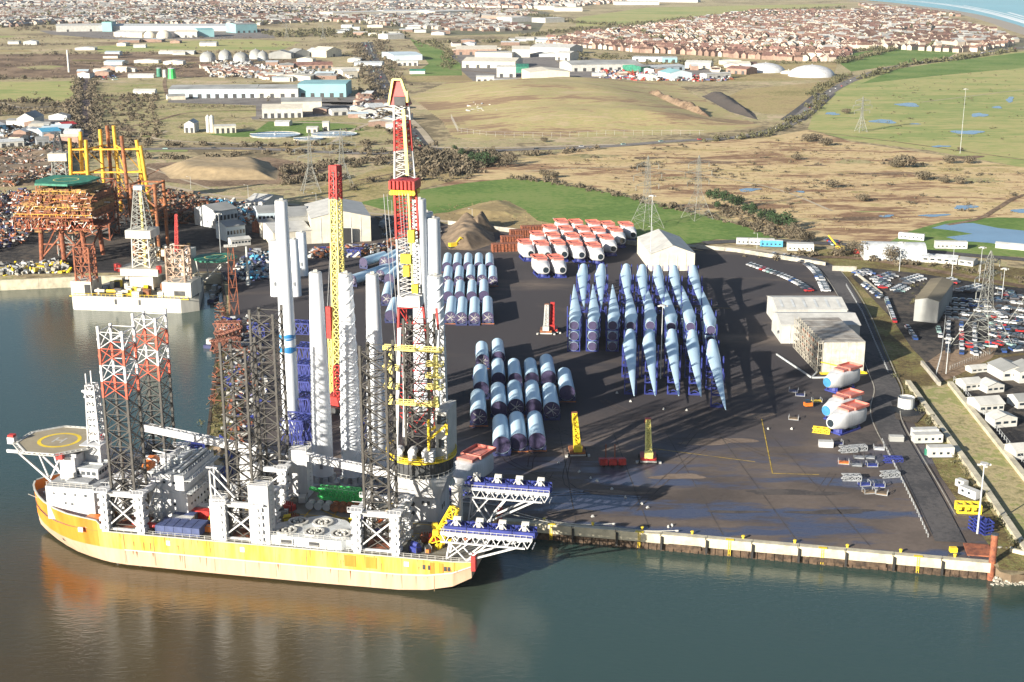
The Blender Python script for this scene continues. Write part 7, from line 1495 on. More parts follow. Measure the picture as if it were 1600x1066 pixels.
for k, (px, py, h, r, m, lb) in enumerate([(108, 113, 32, 1.8, M_offw, 'slim pale brick chimney on the open ground at the left'), (269, 123, 14, 6, M_green, 'green cylindrical tank by the recycling yard'), (249, 120, 12, 4, M_dgreen, 'dark green hopper tank left of the bright green one'), (258, 121, 10, 3.5, M_offw, 'small white tank between the green ones')]):
    x, y = G(px, py); o = thing('chimney_stack' if k == 0 else 'process_tank', lb, 'chimney' if k == 0 else 'tank', (x, y, 5.0)); mb = MB(); mb.tube((0, 0, 0), (0, 0, h), r, r*.8, 12); mb.build('shaft', [m], o); mb = MB(); mb.tube((0, 0, h), (0, 0, h+.8), r*.9, r*.7, 12); mb.build('rim', [M_lgrey], o)
# harbour side sheds in the shade behind the rig
for lb, A, B, d, h, ri, w, rf in [('long blue grey shed with small windows behind the drilling rig', (338, 358), (372, 352), 22, 11, 3, M_lgrey, M_groof), ('blue grey office with two window rows behind the rig', (355, 378), (384, 374), 14, 9, 2, M_paleblue, M_groof), ('low white building at the foot of the blue grey office', (362, 386), (392, 383), 8, 4, 1, M_offw, M_offw), ('white topped shed right of the scrap heaps', (384, 330), (414, 332), 26, 7, 3, M_offw, M_offw), ('dark shed between the scrap and the towers', (404, 352), (440, 350), 26, 8, 2, M_paleblue, M_groof), ('red sided shed left of the cream hall', (410, 366), (432, 362), 10, 6, 2, M_rust, M_groof)]:
    Bd('dock_shed', lb, A, B, d, h, ri, w, rf, 'x', panes=6)
# ================================================================== PYLONS
def pylon(px, py, H, label, bw=14, rz=.35, s=1.0, r=.34, grp='electricity pylons'):
    x, y = G(px, py); o = thing('electricity_pylon', label, 'pylon', (x, y, 5.0), rz, grp); m = M_pylon; r *= .72; wz = H*.42
    Z = [0, H*.13, H*.24, H*.33, wz, H*.52, H*.62, H*.72, H*.82, H*.92, H]; wd = [bw, bw*.76, bw*.56, bw*.40, bw*.24, bw*.2, bw*.17, bw*.15, bw*.13, bw*.10, .3]
    for (i_, j_) in ((-1, -1), (1, -1), (1, 1), (-1, 1)):
        mb = MB()
        for i in range(4): mb.bar((i_*wd[i]/2, j_*wd[i]/2, Z[i]), (i_*wd[i+1]/2, j_*wd[i+1]/2, Z[i+1]), r)
        mb.build('tower_leg', [m], o)
    mb = MB(); C4 = ((-1, -1), (1, -1), (1, 1), (-1, 1))
    for i in range(len(Z)-1):
        for k in range(4):
            a, b = C4[k], C4[(k+1) % 4]
            mb.bar((a[0]*wd[i]/2, a[1]*wd[i]/2, Z[i]), (b[0]*wd[i+1]/2, b[1]*wd[i+1]/2, Z[i+1]), r*.5); mb.bar((b[0]*wd[i]/2, b[1]*wd[i]/2, Z[i]), (a[0]*wd[i+1]/2, a[1]*wd[i+1]/2, Z[i+1]), r*.5)
            mb.bar((a[0]*wd[i+1]/2, a[1]*wd[i+1]/2, Z[i+1]), (b[0]*wd[i+1]/2, b[1]*wd[i+1]/2, Z[i+1]), r*.5)
            if i >= 4: mb.bar((a[0]*wd[i]/2, a[1]*wd[i]/2, Z[i]), (a[0]*wd[i+1]/2, a[1]*wd[i+1]/2, Z[i+1]), r*.8)
    mb.build('lattice', [m], o)
    for z_, L_ in ((.60, 8.5), (.74, 10.5), (.88, 8.0)):
        mb = MB(); z_ *= H; w = 1.2
        for s_ in (-1, 1):
            for q in (-w, w): mb.bar((s_*.8, q, z_), (s_*L_, 0, z_+.3), r*.7); mb.bar((s_*.6, q, z_+2.4), (s_*L_, 0, z_+.4), r*.7)
            for k in (1, 2, 3): f = k/4; mb.bar((s_*(.8+(L_-.8)*f), -w*(1-f), z_), (s_*(.6+(L_-.6)*f), w*(1-f), z_+2.4*(1-f)), r*.4)
            mb.bar((s_*L_, 0, z_), (s_*L_, 0, z_-3), .3)
        mb.build('crossarm', [m], o)
pylon(1534, 541, TOP(1534, 541, 392)-5, 'big lattice pylon standing beside the car park', 19, .70, r=.34); pylon(1617, 508, 44, 'big lattice pylon cut by the right edge of the frame', 18, .70, r=.34)
pylon(1010, 356, TOP(1010, 356, 244)-5, 'tall lattice pylon on the green field behind the storage tent', 16, .5, r=.26); pylon(1089, 342, TOP(1089, 342, 243)-5, 'tall lattice pylon on the green field to the right of the storage tent', 15, .5, r=.26)
lamp_mast(1016, 421, 40, 'tall thin mast standing at the left corner of the storage tent', r=.25); lamp_mast(1032, 592, 30, 'tall thin mast standing between the front blade stacks', r=.22)
pylon(535, 290, 42, 'lattice pylon behind the red tipped crawler crane', 15, .3, r=.36); pylon(486, 300, 42, 'lattice pylon left of the crawler crane boom', 13, .3, r=.36)
for k, (px, py, h) in enumerate([(1345, 206, 34), (505, 62, 36), (448, 60, 36), (100, 30, 36)]): pylon(px, py, h, ['small grey pylon on the far pasture', 'small far pylon before the town, right one', 'small far pylon before the town, left one', 'tiny pylon near the left horizon'][k], 9, .3, r=.4)
# street lamps along the diagonal road and quay road
P = [Vector(G(*p)) for p in RD['quayroad']]
for k, (p, d) in enumerate(line_pts(P, 62)):
    o = thing('street_lamp', f'street lamp along the pale road behind the yard, {nth(k)} from the left', 'street lamp', (p.x+4, p.y+4, 5.0), 0, 'street lamps behind the yard'); mb = MB(); mb.tube((0, 0, 0), (0, 0, 9), .14, .09, 6); mb.build('pole', [M_lgrey], o); mb = MB(); mb.bar((0, 0, 9), (-1.8, -1, 9.3), .12); mb.bx(-2.6, -1.6, -1.3, -.9, 9.2, 9.4); mb.build('lamp_head', [M_offw], o)

# ================================================================== HOUSES
def house_mesh(w, l, h, rh, wall, roof, chim=True):
    mb = MB(); mb.gable(w, l, h, rh, 0, 1)
    if chim: mb.bx(w*.12, w*.12+.8, l*.28, l*.28+.8, rh-.8, rh+1.0, 0)
    return mb.mesh('house', [wall, roof])
HM = [house_mesh(7.5, 9.5, 5.2, 8.2, M_render, M_rroof), house_mesh(8, 11, 5.2, 8.5, M_brick, M_broof), house_mesh(7.5, 9, 5, 8, M_render, M_broof), house_mesh(8.5, 16, 5.3, 8.6, M_brick, M_rroof), house_mesh(8, 22, 5.3, 8.4, M_render, M_broof)]
FRONT = [(858, 70), (900, 74), (960, 78), (1000, 82), (1050, 84), (1120, 88), (1180, 92), (1240, 95), (1300, 96), (1318, 92)]
hrng = random.Random(4); hc_ = 0
for row, (dy, off) in enumerate(((0, 0), (-3.6, 7), (-7.4, 3), (-11, 9))):
    P = smooth_line([Vector(G(x+off, y+dy)) for x, y in (FRONT if row < 3 else FRONT[3:])], 3); pts = line_pts(P, 14.0)
    for k, (p, d) in enumerate(pts):
        if hc_ >= 232: break
        v = hrng.choice((0, 1, 2, 3)); o = inst('house', HM[v], None, (p.x+hrng.uniform(-1, 1), p.y+hrng.uniform(-3, 3), 5.0), math.atan2(d.y, d.x)+hrng.choice((0, math.pi/2))+hrng.uniform(-.1, .1), (hrng.uniform(1.1, 1.35),)*3)
        tag(o, f'{["cream house with a red roof", "brick house with a brown roof", "cream house with a brown roof", "long brick terrace with a red roof"][v]}, {nth(k)} from the left in estate row {["one", "two", "three", "four"][row]}', 'house', 'houses on the near side of the estate'); hc_ += 1
COASTROW = [(1335, 76), (1380, 76), (1440, 79), (1500, 82), (1540, 78), (1580, 70)]
for k, (p, d) in enumerate(line_pts([Vector(G(*q)) for q in COASTROW], 17)):
    if k >= 60: break
    v = hrng.choice((0, 2, 4)); o = inst('house', HM[v], None, (p.x, p.y+hrng.uniform(-8, 8), 5.0), math.atan2(d.y, d.x)+hrng.choice((0, math.pi/2)), (1.3,)*3)
    tag(o, f'pale house {["with a red roof", "", "with a brown roof", "", "in a long terrace"][v]}, {nth(k)} from the left along the seaside green'.replace('  ', ' '), 'house', 'houses beside the seaside green')
def street_grid(px, ang, seed, sp):
    """plots in pairs of rows along streets; each district has its own street direction"""
    P = [G(*p) for p in px]; xs = [p[0] for p in P]; ys = [p[1] for p in P]; r = random.Random(seed); D = [(r.uniform(min(xs), max(xs)), r.uniform(min(ys), max(ys)), ang+r.choice((0, .35, -.4, .8, -.9, 1.5))) for _ in range(max(3, int((max(xs)-min(xs))*(max(ys)-min(ys))/90000)))]
    out = []
    for i, (cx, cy, a) in enumerate(D):
        ca, sa = math.cos(a), math.sin(a)
        for u in range(-34, 35):
            for v in range(-26, 27):
                U = u*sp; V_ = v*sp*1.55+(sp*.35 if v % 2 else 0); x = cx+U*ca-V_*sa; y = cy+U*sa+V_*ca
                if not (min(xs) < x < max(xs) and min(ys) < y < max(ys)) or r.random() < .12: continue
                if min(range(len(D)), key=lambda j: (D[j][0]-x)**2+(D[j][1]-y)**2) != i or not inside(x, y, P): continue
                out.append((x+r.gauss(0, .8), y+r.gauss(0, .8), a))
    return out
def house_mass(name, polys, n, seed, roofs=(2, 2, 3, 4), s0=1.1, s1=1.7):
    rg = random.Random(seed); V = []; F3 = []; MI = []; vo = 0
    for poly, cnt, ang in polys:
        for x, y, a0 in street_grid(poly, ang, seed, 12*(s0+s1)/2):
            a = a0+rg.choice((0, 0, math.pi/2))+rg.gauss(0, .05); s = rg.uniform(s0, s1)*.82; w, l, h, rh = 4*s, rg.choice((5, 6, 10))*s, 5.3*s*.85, 8.4*s*.85; c_, s_ = math.cos(a), math.sin(a)
            P_ = [(-w, -l, 0), (w, -l, 0), (w, l, 0), (-w, l, 0), (-w, -l, h), (w, -l, h), (w, l, h), (-w, l, h), (0, -l, rh), (0, l, rh)]
            V += [(x+p[0]*c_-p[1]*s_, y+p[0]*s_+p[1]*c_, 5+p[2]) for p in P_]
            wl = rg.choice((0, 0, 1)); rf = rg.choice(roofs)
            for f, m in (((0, 1, 5, 4), wl), ((2, 3, 7, 6), wl), ((1, 2, 6, 5), wl), ((3, 0, 4, 7), wl), ((4, 5, 8, 8), wl), ((6, 7, 9, 9), wl), ((5, 6, 9, 8), rf), ((7, 4, 8, 9), rf)): F3.append(tuple(i+vo for i in f)); MI.append(m)
            vo += 10
    me = bpy.data.meshes.new(name); me.from_pydata(V, [], [tuple(dict.fromkeys(f)) for f in F3]); 
    for m in (M_render, M_brick, M_broof, M_rroof, M_groof): me.materials.append(m)
    me.polygons.foreach_set('material_index', MI); me.update(); o = bpy.data.objects.new(name, me); COL.objects.link(o); o['kind'] = 'stuff'; return o
house_mass('far_houses', [([(862, 66), (900, 54), (1000, 42), (1180, 18), (1330, 18), (1330, 80), (1300, 86), (1180, 80), (1000, 70)], 1150, .2)], 0, 60)
house_mass('far_houses', [([(1330, 16), (1400, 20), (1490, 34), (1560, 52), (1590, 66), (1540, 72), (1400, 70), (1330, 72)], 620, .4), ([(1340, 8), (1420, 14), (1500, 26), (1400, 24)], 60, .4)], 0, 61, s0=1.2, s1=2.0)
house_mass('far_houses', [([(0, 12), (400, 8), (620, 12), (800, 16), (840, 22), (700, 40), (500, 34), (400, 40), (80, 38), (0, 44)], 2300, .1), ([(560, 36), (760, 34), (840, 44), (800, 50), (700, 48)], 260, .3)], 0, 62, (4, 4, 4, 2, 4, 2, 3), s0=1.0, s1=1.8)
house_mass('far_houses', [([(-60, -8), (900, -10), (1020, 0), (860, 14), (400, 9), (-60, 12)], 1500, .1)], 0, 63, (4, 4, 4, 2, 2), s0=1.4, s1=2.6)
house_mass('far_houses', [([(400, 112), (460, 110), (455, 124), (410, 126)], 26, .1), ([(315, 105), (400, 108), (400, 120), (330, 118)], 16, .1), ([(560, 150), (580, 150), (585, 170), (560, 176)], 10, .1)], 0, 64, s0=.7, s1=1.1)

# ================================================================== CARS
CARC = {'white': (0.62, 0.62, 0.62), 'silver': (0.36, 0.37, 0.38), 'black': (0.02, 0.02, 0.025), 'blue': (0.03, 0.07, 0.22), 'red': (0.40, 0.03, 0.03), 'dark grey': (0.09, 0.09, 0.10), 'pale green': (0.24, 0.36, 0.34)}
CM = {k: mat('car_'+k.replace(' ', '_'), c, 0.25, var=0.02, spec=0.6) for k, c in CARC.items()}
def car_mesh(m):
    mb = MB(); W2 = .9
    def sl(y, zb, zt, w): return [Vector((-w, y, zb)), Vector((w, y, zb)), Vector((w, y, zt)), Vector((-w, y, zt))]
    mb.loft([sl(-2.2, .45, .75, .78), sl(-2.0, .3, .85, .88), sl(-.9, .3, .98, W2), sl(1.5, .3, 1.02, W2), sl(2.1, .35, .92, .86), sl(2.2, .5, .8, .8)], 0)
    mb.loft([[Vector((-.82, -1.0, .98)), Vector((.82, -1.0, .98)), Vector((.82, 1.9, 1.0)), Vector((-.82, 1.9, 1.0))], [Vector((-.66, -.35, 1.44)), Vector((.66, -.35, 1.44)), Vector((.66, 1.35, 1.44)), Vector((-.66, 1.35, 1.44))]], 1)
    mb.loft([[Vector((-.66, -.35, 1.445)), Vector((.66, -.35, 1.445)), Vector((.66, 1.35, 1.445)), Vector((-.66, 1.35, 1.445))], [Vector((-.6, -.25, 1.49)), Vector((.6, -.25, 1.49)), Vector((.6, 1.25, 1.49)), Vector((-.6, 1.25, 1.49))]], 0)
    for y_ in (-1.35, 1.35):
        for s_ in (-1, 1): mb.tube((s_*.78, y_, .32), (s_*.93, y_, .32), .32, .32, 8, m=2)
    return mb.mesh('car', [m, M_glass, M_tyre])
CMESH = {k: car_mesh(m) for k, m in CM.items()}; crng = random.Random(12); CN = {'n': 0}
def car(x, y, rz, label, grp, s=1.12):
    c = crng.choices(list(CARC), (30, 22, 14, 8, 8, 14, 3))[0]
    if CN['n'] >= 292: REST.append((x, y, rz, c)); return
    CN['n'] += 1; o = inst('parked_car', CMESH[c], None, (x, y, 5.06), rz, (s, s, s)); tag(o, label.format(c=c), 'car', grp)
REST = []
def car_line(pts, step, side, rz0, where, grp, px=True, skip=.06):
    P = smooth_line([Vector(G(*p)) for p in pts]) if px else pts; k = 0
    for p, d in line_pts(P, step):
        if crng.random() < skip: continue
        n_ = Vector((-d.y, d.x)); q = p+n_*side; car(q.x, q.y, math.atan2(d.y, d.x)+rz0+crng.gauss(0, .04), '{c} car, '+f'{nth(k)} along {where}', grp); k += 1
car_line([(1208, 399), (1236, 404), (1260, 414), (1276, 428), (1290, 456)], 3.4, 0, 0, 'the curve inside the perimeter road', 'cars along the perimeter road')
car_line([(1172, 415), (1200, 425), (1226, 434), (1250, 446), (1264, 456)], 3.2, 0, .2, 'the diagonal line in the shaded yard', 'cars in the diagonal yard line')
for r_, (x0, y0, x1, y1) in enumerate([(1338, 428, 1362, 424), (1366, 438, 1396, 428), (1412, 440, 1440, 432), (1457, 446, 1490, 438), (1497, 456, 1530, 448), (1374, 447, 1384, 440), (1398, 455, 1412, 447)]):
    car_line([(x0, y0), (x1, y1)], 2.9, 0, .5, f'car park bay {["one", "two", "three", "four", "five", "six", "seven"][r_]} behind the brown warehouse', 'cars in the slanted bays'); car_line([(x0+5, y0+4), (x1+5, y1+4)], 2.9, 0, .5, f'the rear file of bay {["one", "two", "three", "four", "five", "six", "seven"][r_]} behind the brown warehouse', 'cars in the slanted bays')
for r_ in range(12):
    y0 = 470+r_*7.4; x0 = 1483-.2*r_; car_line([(x0, y0), (1540 if r_ > 3 else 1570, y0+5)], 5.6 if r_ > 4 else 3.4, 0, R(90) if r_ <= 4 else 0, f'row {["one", "two", "three", "four", "five", "six", "seven", "eight", "nine", "ten", "eleven", "twelve"][r_]} of the car park right of the brown warehouse', 'cars in the big car park')
for r_ in range(8):
    y0 = 462+r_*10.5; car_line([(1562, y0), (1640, y0+9)], 3.3, 0, R(90), f'right hand row {["one", "two", "three", "four", "five", "six", "seven", "eight"][r_]} beyond the big pylon', 'cars beyond the big pylon')
car_line([(1385, 470), (1398, 505)], 3.2, 0, R(90), 'the left edge of the warehouse car park', 'cars left of the warehouse'); car_line([(1350, 446), (1378, 468)], 3.0, 0, .9, 'the wall left of the warehouse', 'cars left of the warehouse'); car_line([(1418, 514), (1432, 534)], 4.5, 0, R(90), 'the shaded lot, left file', 'cars in the shaded lot'); car_line([(1466, 516), (1470, 530)], 4.0, 0, R(90), 'the shaded lot, right file', 'cars in the shaded lot')
for pl_, n_ in (([(1500, 560), (1600, 552), (1600, 462), (1560, 452)], 60), ([(0, 226), (60, 222), (100, 224), (100, 230), (0, 234)], 30), ([(540, 170), (590, 160), (600, 176), (560, 184)], 40), ([(40, 214), (70, 214), (70, 222), (30, 224)], 14), ([(930, 112), (1000, 112), (1000, 122), (940, 124)], 26), ([(140, 118), (180, 118), (185, 126), (145, 126)], 30), ([(1290, 376), (1310, 380), (1306, 386)], 12), ([(1340, 388), (1372, 392), (1370, 398)], 20), ([(280, 310), (440, 330), (420, 352), (300, 340)], 60)):
    for x, y in pts_poly(pl_, n_, 70+n_): REST.append((x, y, crng.random()*3, crng.choice(list(CARC))))
for p, d in line_pts([Vector(G(*q)) for q in RD['diag']], 18): REST.append((p.x+crng.choice((-4, 4)), p.y, math.atan2(d.y, d.x)+1.57, crng.choice(list(CARC))))
for p, d in line_pts([Vector(G(*q)) for q in RD['east']], 42): REST.append((p.x, p.y+crng.choice((-2, 2)), math.atan2(d.y, d.x)+1.57, crng.choice(list(CARC))))
mb = MB(); keys = list(CARC)
for x, y, rz, c in REST: mb.box((x, y, 5.85), (1.9, 4.4, .75), rz, keys.index(c)); mb.box((x, y, 6.4), (1.6, 2.4, .5), rz, 7)
o = mb.build('distant_cars', [CM[k] for k in keys]+[M_glass]); o['kind'] = 'stuff'

# ================================================================== SCRAP HEAPS
M_brownpale = mat('dusty_scrap', (0.34, 0.25, 0.20), .9, var=.3, scale=.3)
def scrap(name, px, n, seed, hmax, mats_, ln=(1, 5), th=(.15, .6)):
    rg = random.Random(seed); mb = MB()
    for x, y in pts_poly(px, n, seed):
        z = 5+rg.random()**1.5*hmax; L_ = rg.uniform(*ln); a = rg.random()*6.28; e = rg.gauss(0, .3); d = Vector((math.cos(a)*math.cos(e), math.sin(a)*math.cos(e), math.sin(e)))*L_/2; p = Vector((x, y, z)); mb.bar(p-d, p+d, rg.uniform(*th), rg.uniform(*th), m=rg.randrange(len(mats_)), cap=True)
    o = mb.build(name, mats_); o['kind'] = 'stuff'; return o
mound('scrap_mound', [(-60, 262), (30, 244), (110, 246), (118, 268), (60, 290), (-60, 296)], 7, 18, M_soil, 1, 60)
scrap('scrap_heap', [(-60, 258), (40, 242), (112, 246), (112, 280), (20, 292), (-60, 292)], 4600, 1, 7, [M_rust, M_soil, M_brownpale, M_soil, M_brownpale, M_dgrey, M_orust, M_offw], (1, 5), (.3, 1.6))
mound('scrap_mound', [(222, 318), (250, 308), (300, 318), (298, 338), (240, 346)], 6, 14, M_soil, 1, 40)
scrap('scrap_heap', [(212, 316), (250, 306), (310, 318), (330, 336), (300, 350), (230, 352)], 2400, 2, 8, [M_rust, M_soil, M_dgrey, M_brownpale, M_orust, M_soil], (1, 5), (.3, 1.5))
scrap('scrap_heap', [(310, 312), (420, 326), (440, 345), (380, 352), (320, 336)], 1200, 3, 3, [M_dgrey, M_offw, M_cyan, M_rust, M_grey], (1, 5), (.5, 2.0))
scrap('scrap_heap', [(-20, 310), (40, 300), (60, 330), (40, 380), (-20, 400)], 900, 4, 4, [M_dgrey, M_rust, M_offw, M_navy, M_orust], (1, 5), (.4, 1.6))
scrap('dockside_clutter', [(-20, 418), (100, 410), (110, 426), (-20, 432)], 420, 5, 2.5, [M_offw, M_conc, M_dgrey, M_yellow, M_grey], (1, 4), (.4, 2.0))
scrap('dockside_clutter', [(338, 470), (352, 476), (350, 590), (332, 650), (326, 640), (340, 560)], 170, 6, 1.5, [M_rust, M_rust, M_soil, M_dgrey], (1.5, 5), (.15, .4))
scrap('dockside_clutter', [(490, 392), (580, 388), (640, 372), (640, 392), (560, 402), (480, 404)], 600, 7, 2.5, [M_rust, M_orust, M_offw, M_dgrey, M_soil, M_grey, M_navy], (1, 5), (.5, 2.2))
scrap('dockside_clutter', [(590, 340), (680, 350), (690, 366), (600, 372)], 500, 8, 2.0, [M_dgrey, M_offw, M_grey, M_soil], (1, 5), (.5, 2.0))
scrap('dockside_clutter', [(352, 500), (400, 500), (420, 620), (380, 720), (340, 720), (352, 620)], 300, 9, 2.2, [M_blue, M_offw, M_dgrey, M_rust, M_grey], (1, 5), (.3, 1.4))
scrap('dockside_clutter', [(390, 395), (430, 395), (440, 430), (400, 440), (350, 440)], 320, 10, 2.2, [M_cyan, M_offw, M_dgrey, M_navy, M_grey], (1, 5), (.4, 1.6))
scrap('recycling_heaps', [(560, 60+100), (600, 60+98), (600, 186), (565, 186)], 300, 11, 3, [M_offw, M_grey, M_offw, M_navy, M_soil], (3, 9), (1, 3)); scrap('recycling_heaps', [(930, 112), (1010, 112), (1150, 124), (1130, 128), (940, 126)], 500, 12, 3, [M_rust, M_offw, M_grey, M_orust, M_red, M_navy, M_offw], (3, 9), (1, 3)); scrap('recycling_heaps', [(330, 176-80), (560, 176-60), (560, 124), (330, 122)], 500, 13, 4, [M_offw, M_grey, M_cream, M_soil, M_grey], (3, 10), (1, 4)); scrap('recycling_heaps', [(985, 186), (1055, 184), (1060, 196), (1000, 200)], 260, 14, 3, [M_soil, M_orust], (2, 6), (.6, 2)); scrap('recycling_heaps', [(740, 160), (790, 160), (800, 180), (730, 178)], 300, 15, 4, [M_offw, M_grey, M_cream], (2, 7), (.6, 2))
scrap('recycling_heaps', [(0, 200), (100, 196), (118, 224), (0, 230)], 260, 16, 2.4, [M_offw, M_grey, M_dgrey, M_dgrey, M_paleblue, M_soil], (2, 8), (.8, 2.4))
# rusty cut jacket pieces behind the spoil heaps
for k, (px, py, w) in enumerate([(790, 392, 16), (812, 370, 12), (800, 380, 13), (832, 364, 14)]):
    x, y = G(px, py); o = thing('rusty_steel_block', f'stack of rusty ribbed steel sections beside the spoil heaps, {nth(k)} from the front', 'steel scrap', (x, y, 5.0), .2)
    for j in range(5): mb = MB(); mb.bx(-w/2, w/2, -3+.2*j, 3, j*.9, j*.9+.75); [mb.bx(-w/2+w*q/8, -w/2+w*q/8+.4, -3.4+.2*j, -3+.2*j, j*.9, j*.9+.8) for q in range(8)]; mb.build('ribbed_section', [M_rust], o)
x, y = G(708, 388); o = thing('excavator', 'yellow excavator in front of the spoil heap', 'excavator', (x, y, 5.0), .5); mb = MB(); mb.bx(-2.4, 2, -1.5, 1.5, 1.2, 3.2); mb.build('body', [M_yellow], o)
for s_ in (-1.3, 1.3): mb = MB(); mb.bx(-2.4, 2.4, s_-.4, s_+.4, 0, 1.1); mb.build('crawler_track', [M_dgrey], o)
mb = MB(); mb.bar((1.5, 0, 2.4), (5, 0, 6), .6); mb.bar((5, 0, 6), (8, 0, 3), .5); mb.build('boom', [M_yellow], o); mb = MB(); mb.bx(7.4, 8.8, -.7, .7, 1.8, 3.2); mb.build('bucket', [M_dgrey], o)
x, y = G(1312, 393); o = thing('excavator', 'yellow long armed excavator by the railway', 'excavator', (x, y, 5.0), 2.2); mb = MB(); mb.bx(-2.4, 2, -1.5, 1.5, 1.2, 3.2); mb.build('body', [M_yellow], o); mb = MB(); mb.bx(-2.4, 2.4, -1.6, 1.6, 0, 1.1); mb.build('crawler_track', [M_dgrey], o); mb = MB(); mb.bar((1.5, 0, 2.4), (9, 0, 8), .6); mb.build('boom', [M_yellow], o)

# ================================================================== THE WHITE DRILLING RIG IN THE BASIN
def Gw(px, py, z=0): return G(px, py, z)
ra = Vector(Gw(110, 484)); rb = Vector(Gw(296, 490)); RA = math.atan2((rb-ra).y, (rb-ra).x); RL = (rb-ra).length
rig = thing('drilling_rig', 'old white jack-up drilling barge with grey derrick and green helideck', 'drilling rig', (ra.x, ra.y, 0.0), RA)
RW = 46.0
mb = MB(); mb.prism([(0, 3), (2, 0), (RL-4, 0), (RL+3, 6), (RL-9, RW), (12, RW)], -2, 7.2, 0, 1); mb.build('barge_hull', [M_bcream, M_deck], rig)
mb = MB()
for x_ in np.arange(1, RL, 2.2): mb.bar((x_, .4, 7.2), (x_, .4, 8.4), .12)
mb.bar((1, .4, 8.4), (RL, .4, 8.4), .12); mb.bar((0, .3, 6.9), (RL, .3, 6.9), .3); mb.build('railing', [M_yellow], rig)
mb = MB(); mb.bx(RL*.38, RL*.38+1.2, -.1, .05, 3.4, 6); mb.bx(RL*.58, RL*.58+1.2, -.1, .05, 3.4, 6); mb.build('hull_port', [M_dgrey], rig)
mb = MB(); mb.bx(0.6, 11, 1.5, 14, 7.2, 14.0); mb.build('leg_house', [M_bcream], rig); mb = MB(); mb.bx(7.6, 10.6, 1.35, 1.5, 7.6, 12.6); mb.build('house_opening', [M_black], rig)
mb = MB(); mb.bx(RL-14, RL+.6, 2.5, 17, 7.2, 14.6); mb.build('leg_house', [M_bcream], rig); mb = MB(); mb.bx(RL-8, RL-2.5, 2.35, 2.5, 8, 10.4); mb.build('house_opening', [M_dgrey], rig)
mb = MB(); mb.bx(RL*.36, RL*.68, 12, 30, 15.0, 18.6); mb.add([(RL*.32, 12, 18.6), (RL*.68, 12, 18.6), (RL*.68, 34, 18.6), (RL*.38, 34, 18.6)], [(0, 1, 2, 3)]); mb.bx(RL*.42, RL*.62, 14, 26, 7.2, 15.0); mb.build('drill_floor', [M_bcream], rig)
mb = MB(); lattice(mb, (RL*.52, 20, 18.6), (RL*.52, 20, 34), 9.0, 8.0, 4, .55, .32, style='x'); mb.build('derrick_base', [M_bcream], rig)
mb = MB(); mb.bx(RL*.52-6.5, RL*.52+6.5, 14, 26, 33.5, 37.5); mb.build('monkey_board', [M_bcream], rig)
mb = MB(); lattice(mb, (RL*.52, 20, 37.5), (RL*.52, 20, 57), 8.2, 3.8, 6, .45, .26, style='x'); mb.build('derrick', [M_pylon], rig)
mb = MB(); mb.bx(RL*.52-2.2, RL*.52+2.2, 18, 22, 57, 59); mb.build('crown_block', [M_lgrey], rig)
mb = MB(); mb.bar((RL*.54, 18, 18), (RL*.54, 18, 56), .9); mb.build('travelling_gear', [M_lyellow], rig)
mb = MB(); lattice(mb, (7, 6, 12), (7, 6, 31), 7.5, 7.5, 4, .8, .38, style='k'); mb.build('leg', [M_rust], rig); mb = MB(); lattice(mb, (RL-7, 8, 13), (RL-7, 8, 31), 9, 9, 4, .8, .38, style='k'); mb.build('leg', [mat('leg_pale_rust', (0.42, 0.30, 0.22), .7, var=.25)], rig)
mb = MB(); mb.bx(RL*.74, RL*.74+8.5, 22, 34, 13, 26); acc2 = mb.build('accommodation_block', [M_bcream], rig)
mb = MB()
for z_ in (16.5, 20, 23.5):
    for x_ in (1.5, 4.0, 6.4): mb.bx(RL*.74+x_, RL*.74+x_+.8, 21.85, 22, z_, z_+1.0)
mb.build('window_pane', [M_glass], acc2)
mb = MB(); hx = RL+4; mb.prism([(hx+11*math.cos(a), 30+11*math.sin(a)) for a in [R(22.5+45*k) for k in range(8)]], 21.0, 21.8, 0); hd2 = mb.build('helideck', [M_dgreen], rig)
mb = MB()
for k in range(24): a0, a1 = k*math.pi/12, (k+1)*math.pi/12; mb.add([(hx+r_*math.cos(a), 30+r_*math.sin(a), 21.83) for r_, a in ((5, a0), (5.6, a0), (5.6, a1), (5, a1))], [(0, 1, 2, 3)])
mb.build('landing_circle', [M_lyellow], hd2); mb = MB(); 
for y_ in (24, 36): mb.bar((hx+6, y_, 20.8), (RL-2, y_, 9), .6); mb.bar((hx-8, y_, 20.8), (RL-2, y_, 9), .5); mb.bar((RL, y_, 20.6), (hx+9, y_, 20.6), .6)
mb.build('support_truss', [M_offw], hd2)
mb = MB(); rg_ = random.Random(8)
for _ in range(90):
    x_ = rg_.uniform(11, RL-15); y_ = rg_.uniform(2, 40); h_ = rg_.uniform(.8, 3.6); mb.box((x_, y_, 7.2+h_/2), (rg_.uniform(.6, 4), rg_.uniform(.6, 3), h_), rg_.choice((0, 0, .3)), m=rg_.choice((0, 0, 1, 2, 3)))
for k in range(3): mb.tube((12+6*k, 3.4, 9.2), (17+6*k, 3.4, 9.2), .8, .8, 8, m=k % 2)
o = mb.build('deck_machinery', [M_bcream, M_yellow, M_dgrey, M_orust], rig); o['kind'] = 'stuff'
mb = MB(); 
for _ in range(60): x_ = rg_.uniform(RL*.44, RL*.84); y_ = rg_.uniform(20, 36); mb.box((x_, y_, rg_.uniform(19, 28)), (rg_.uniform(.5, 2), 1, rg_.uniform(1, 4)), 0, m=rg_.choice((0, 1, 1)))
o = mb.build('pipework', [M_bcream, M_ytop]); o.parent = rig; o['kind'] = 'stuff'
for x_, y_ in ((RL*.33, 15), (RL*.30, 17), (RL*.68, 14)): mb = MB(); mb.tube((x_, y_, 16.5), (x_, y_, 20), 1.4, 1.4, 10); mb.build('red_vessel', [M_red], rig)
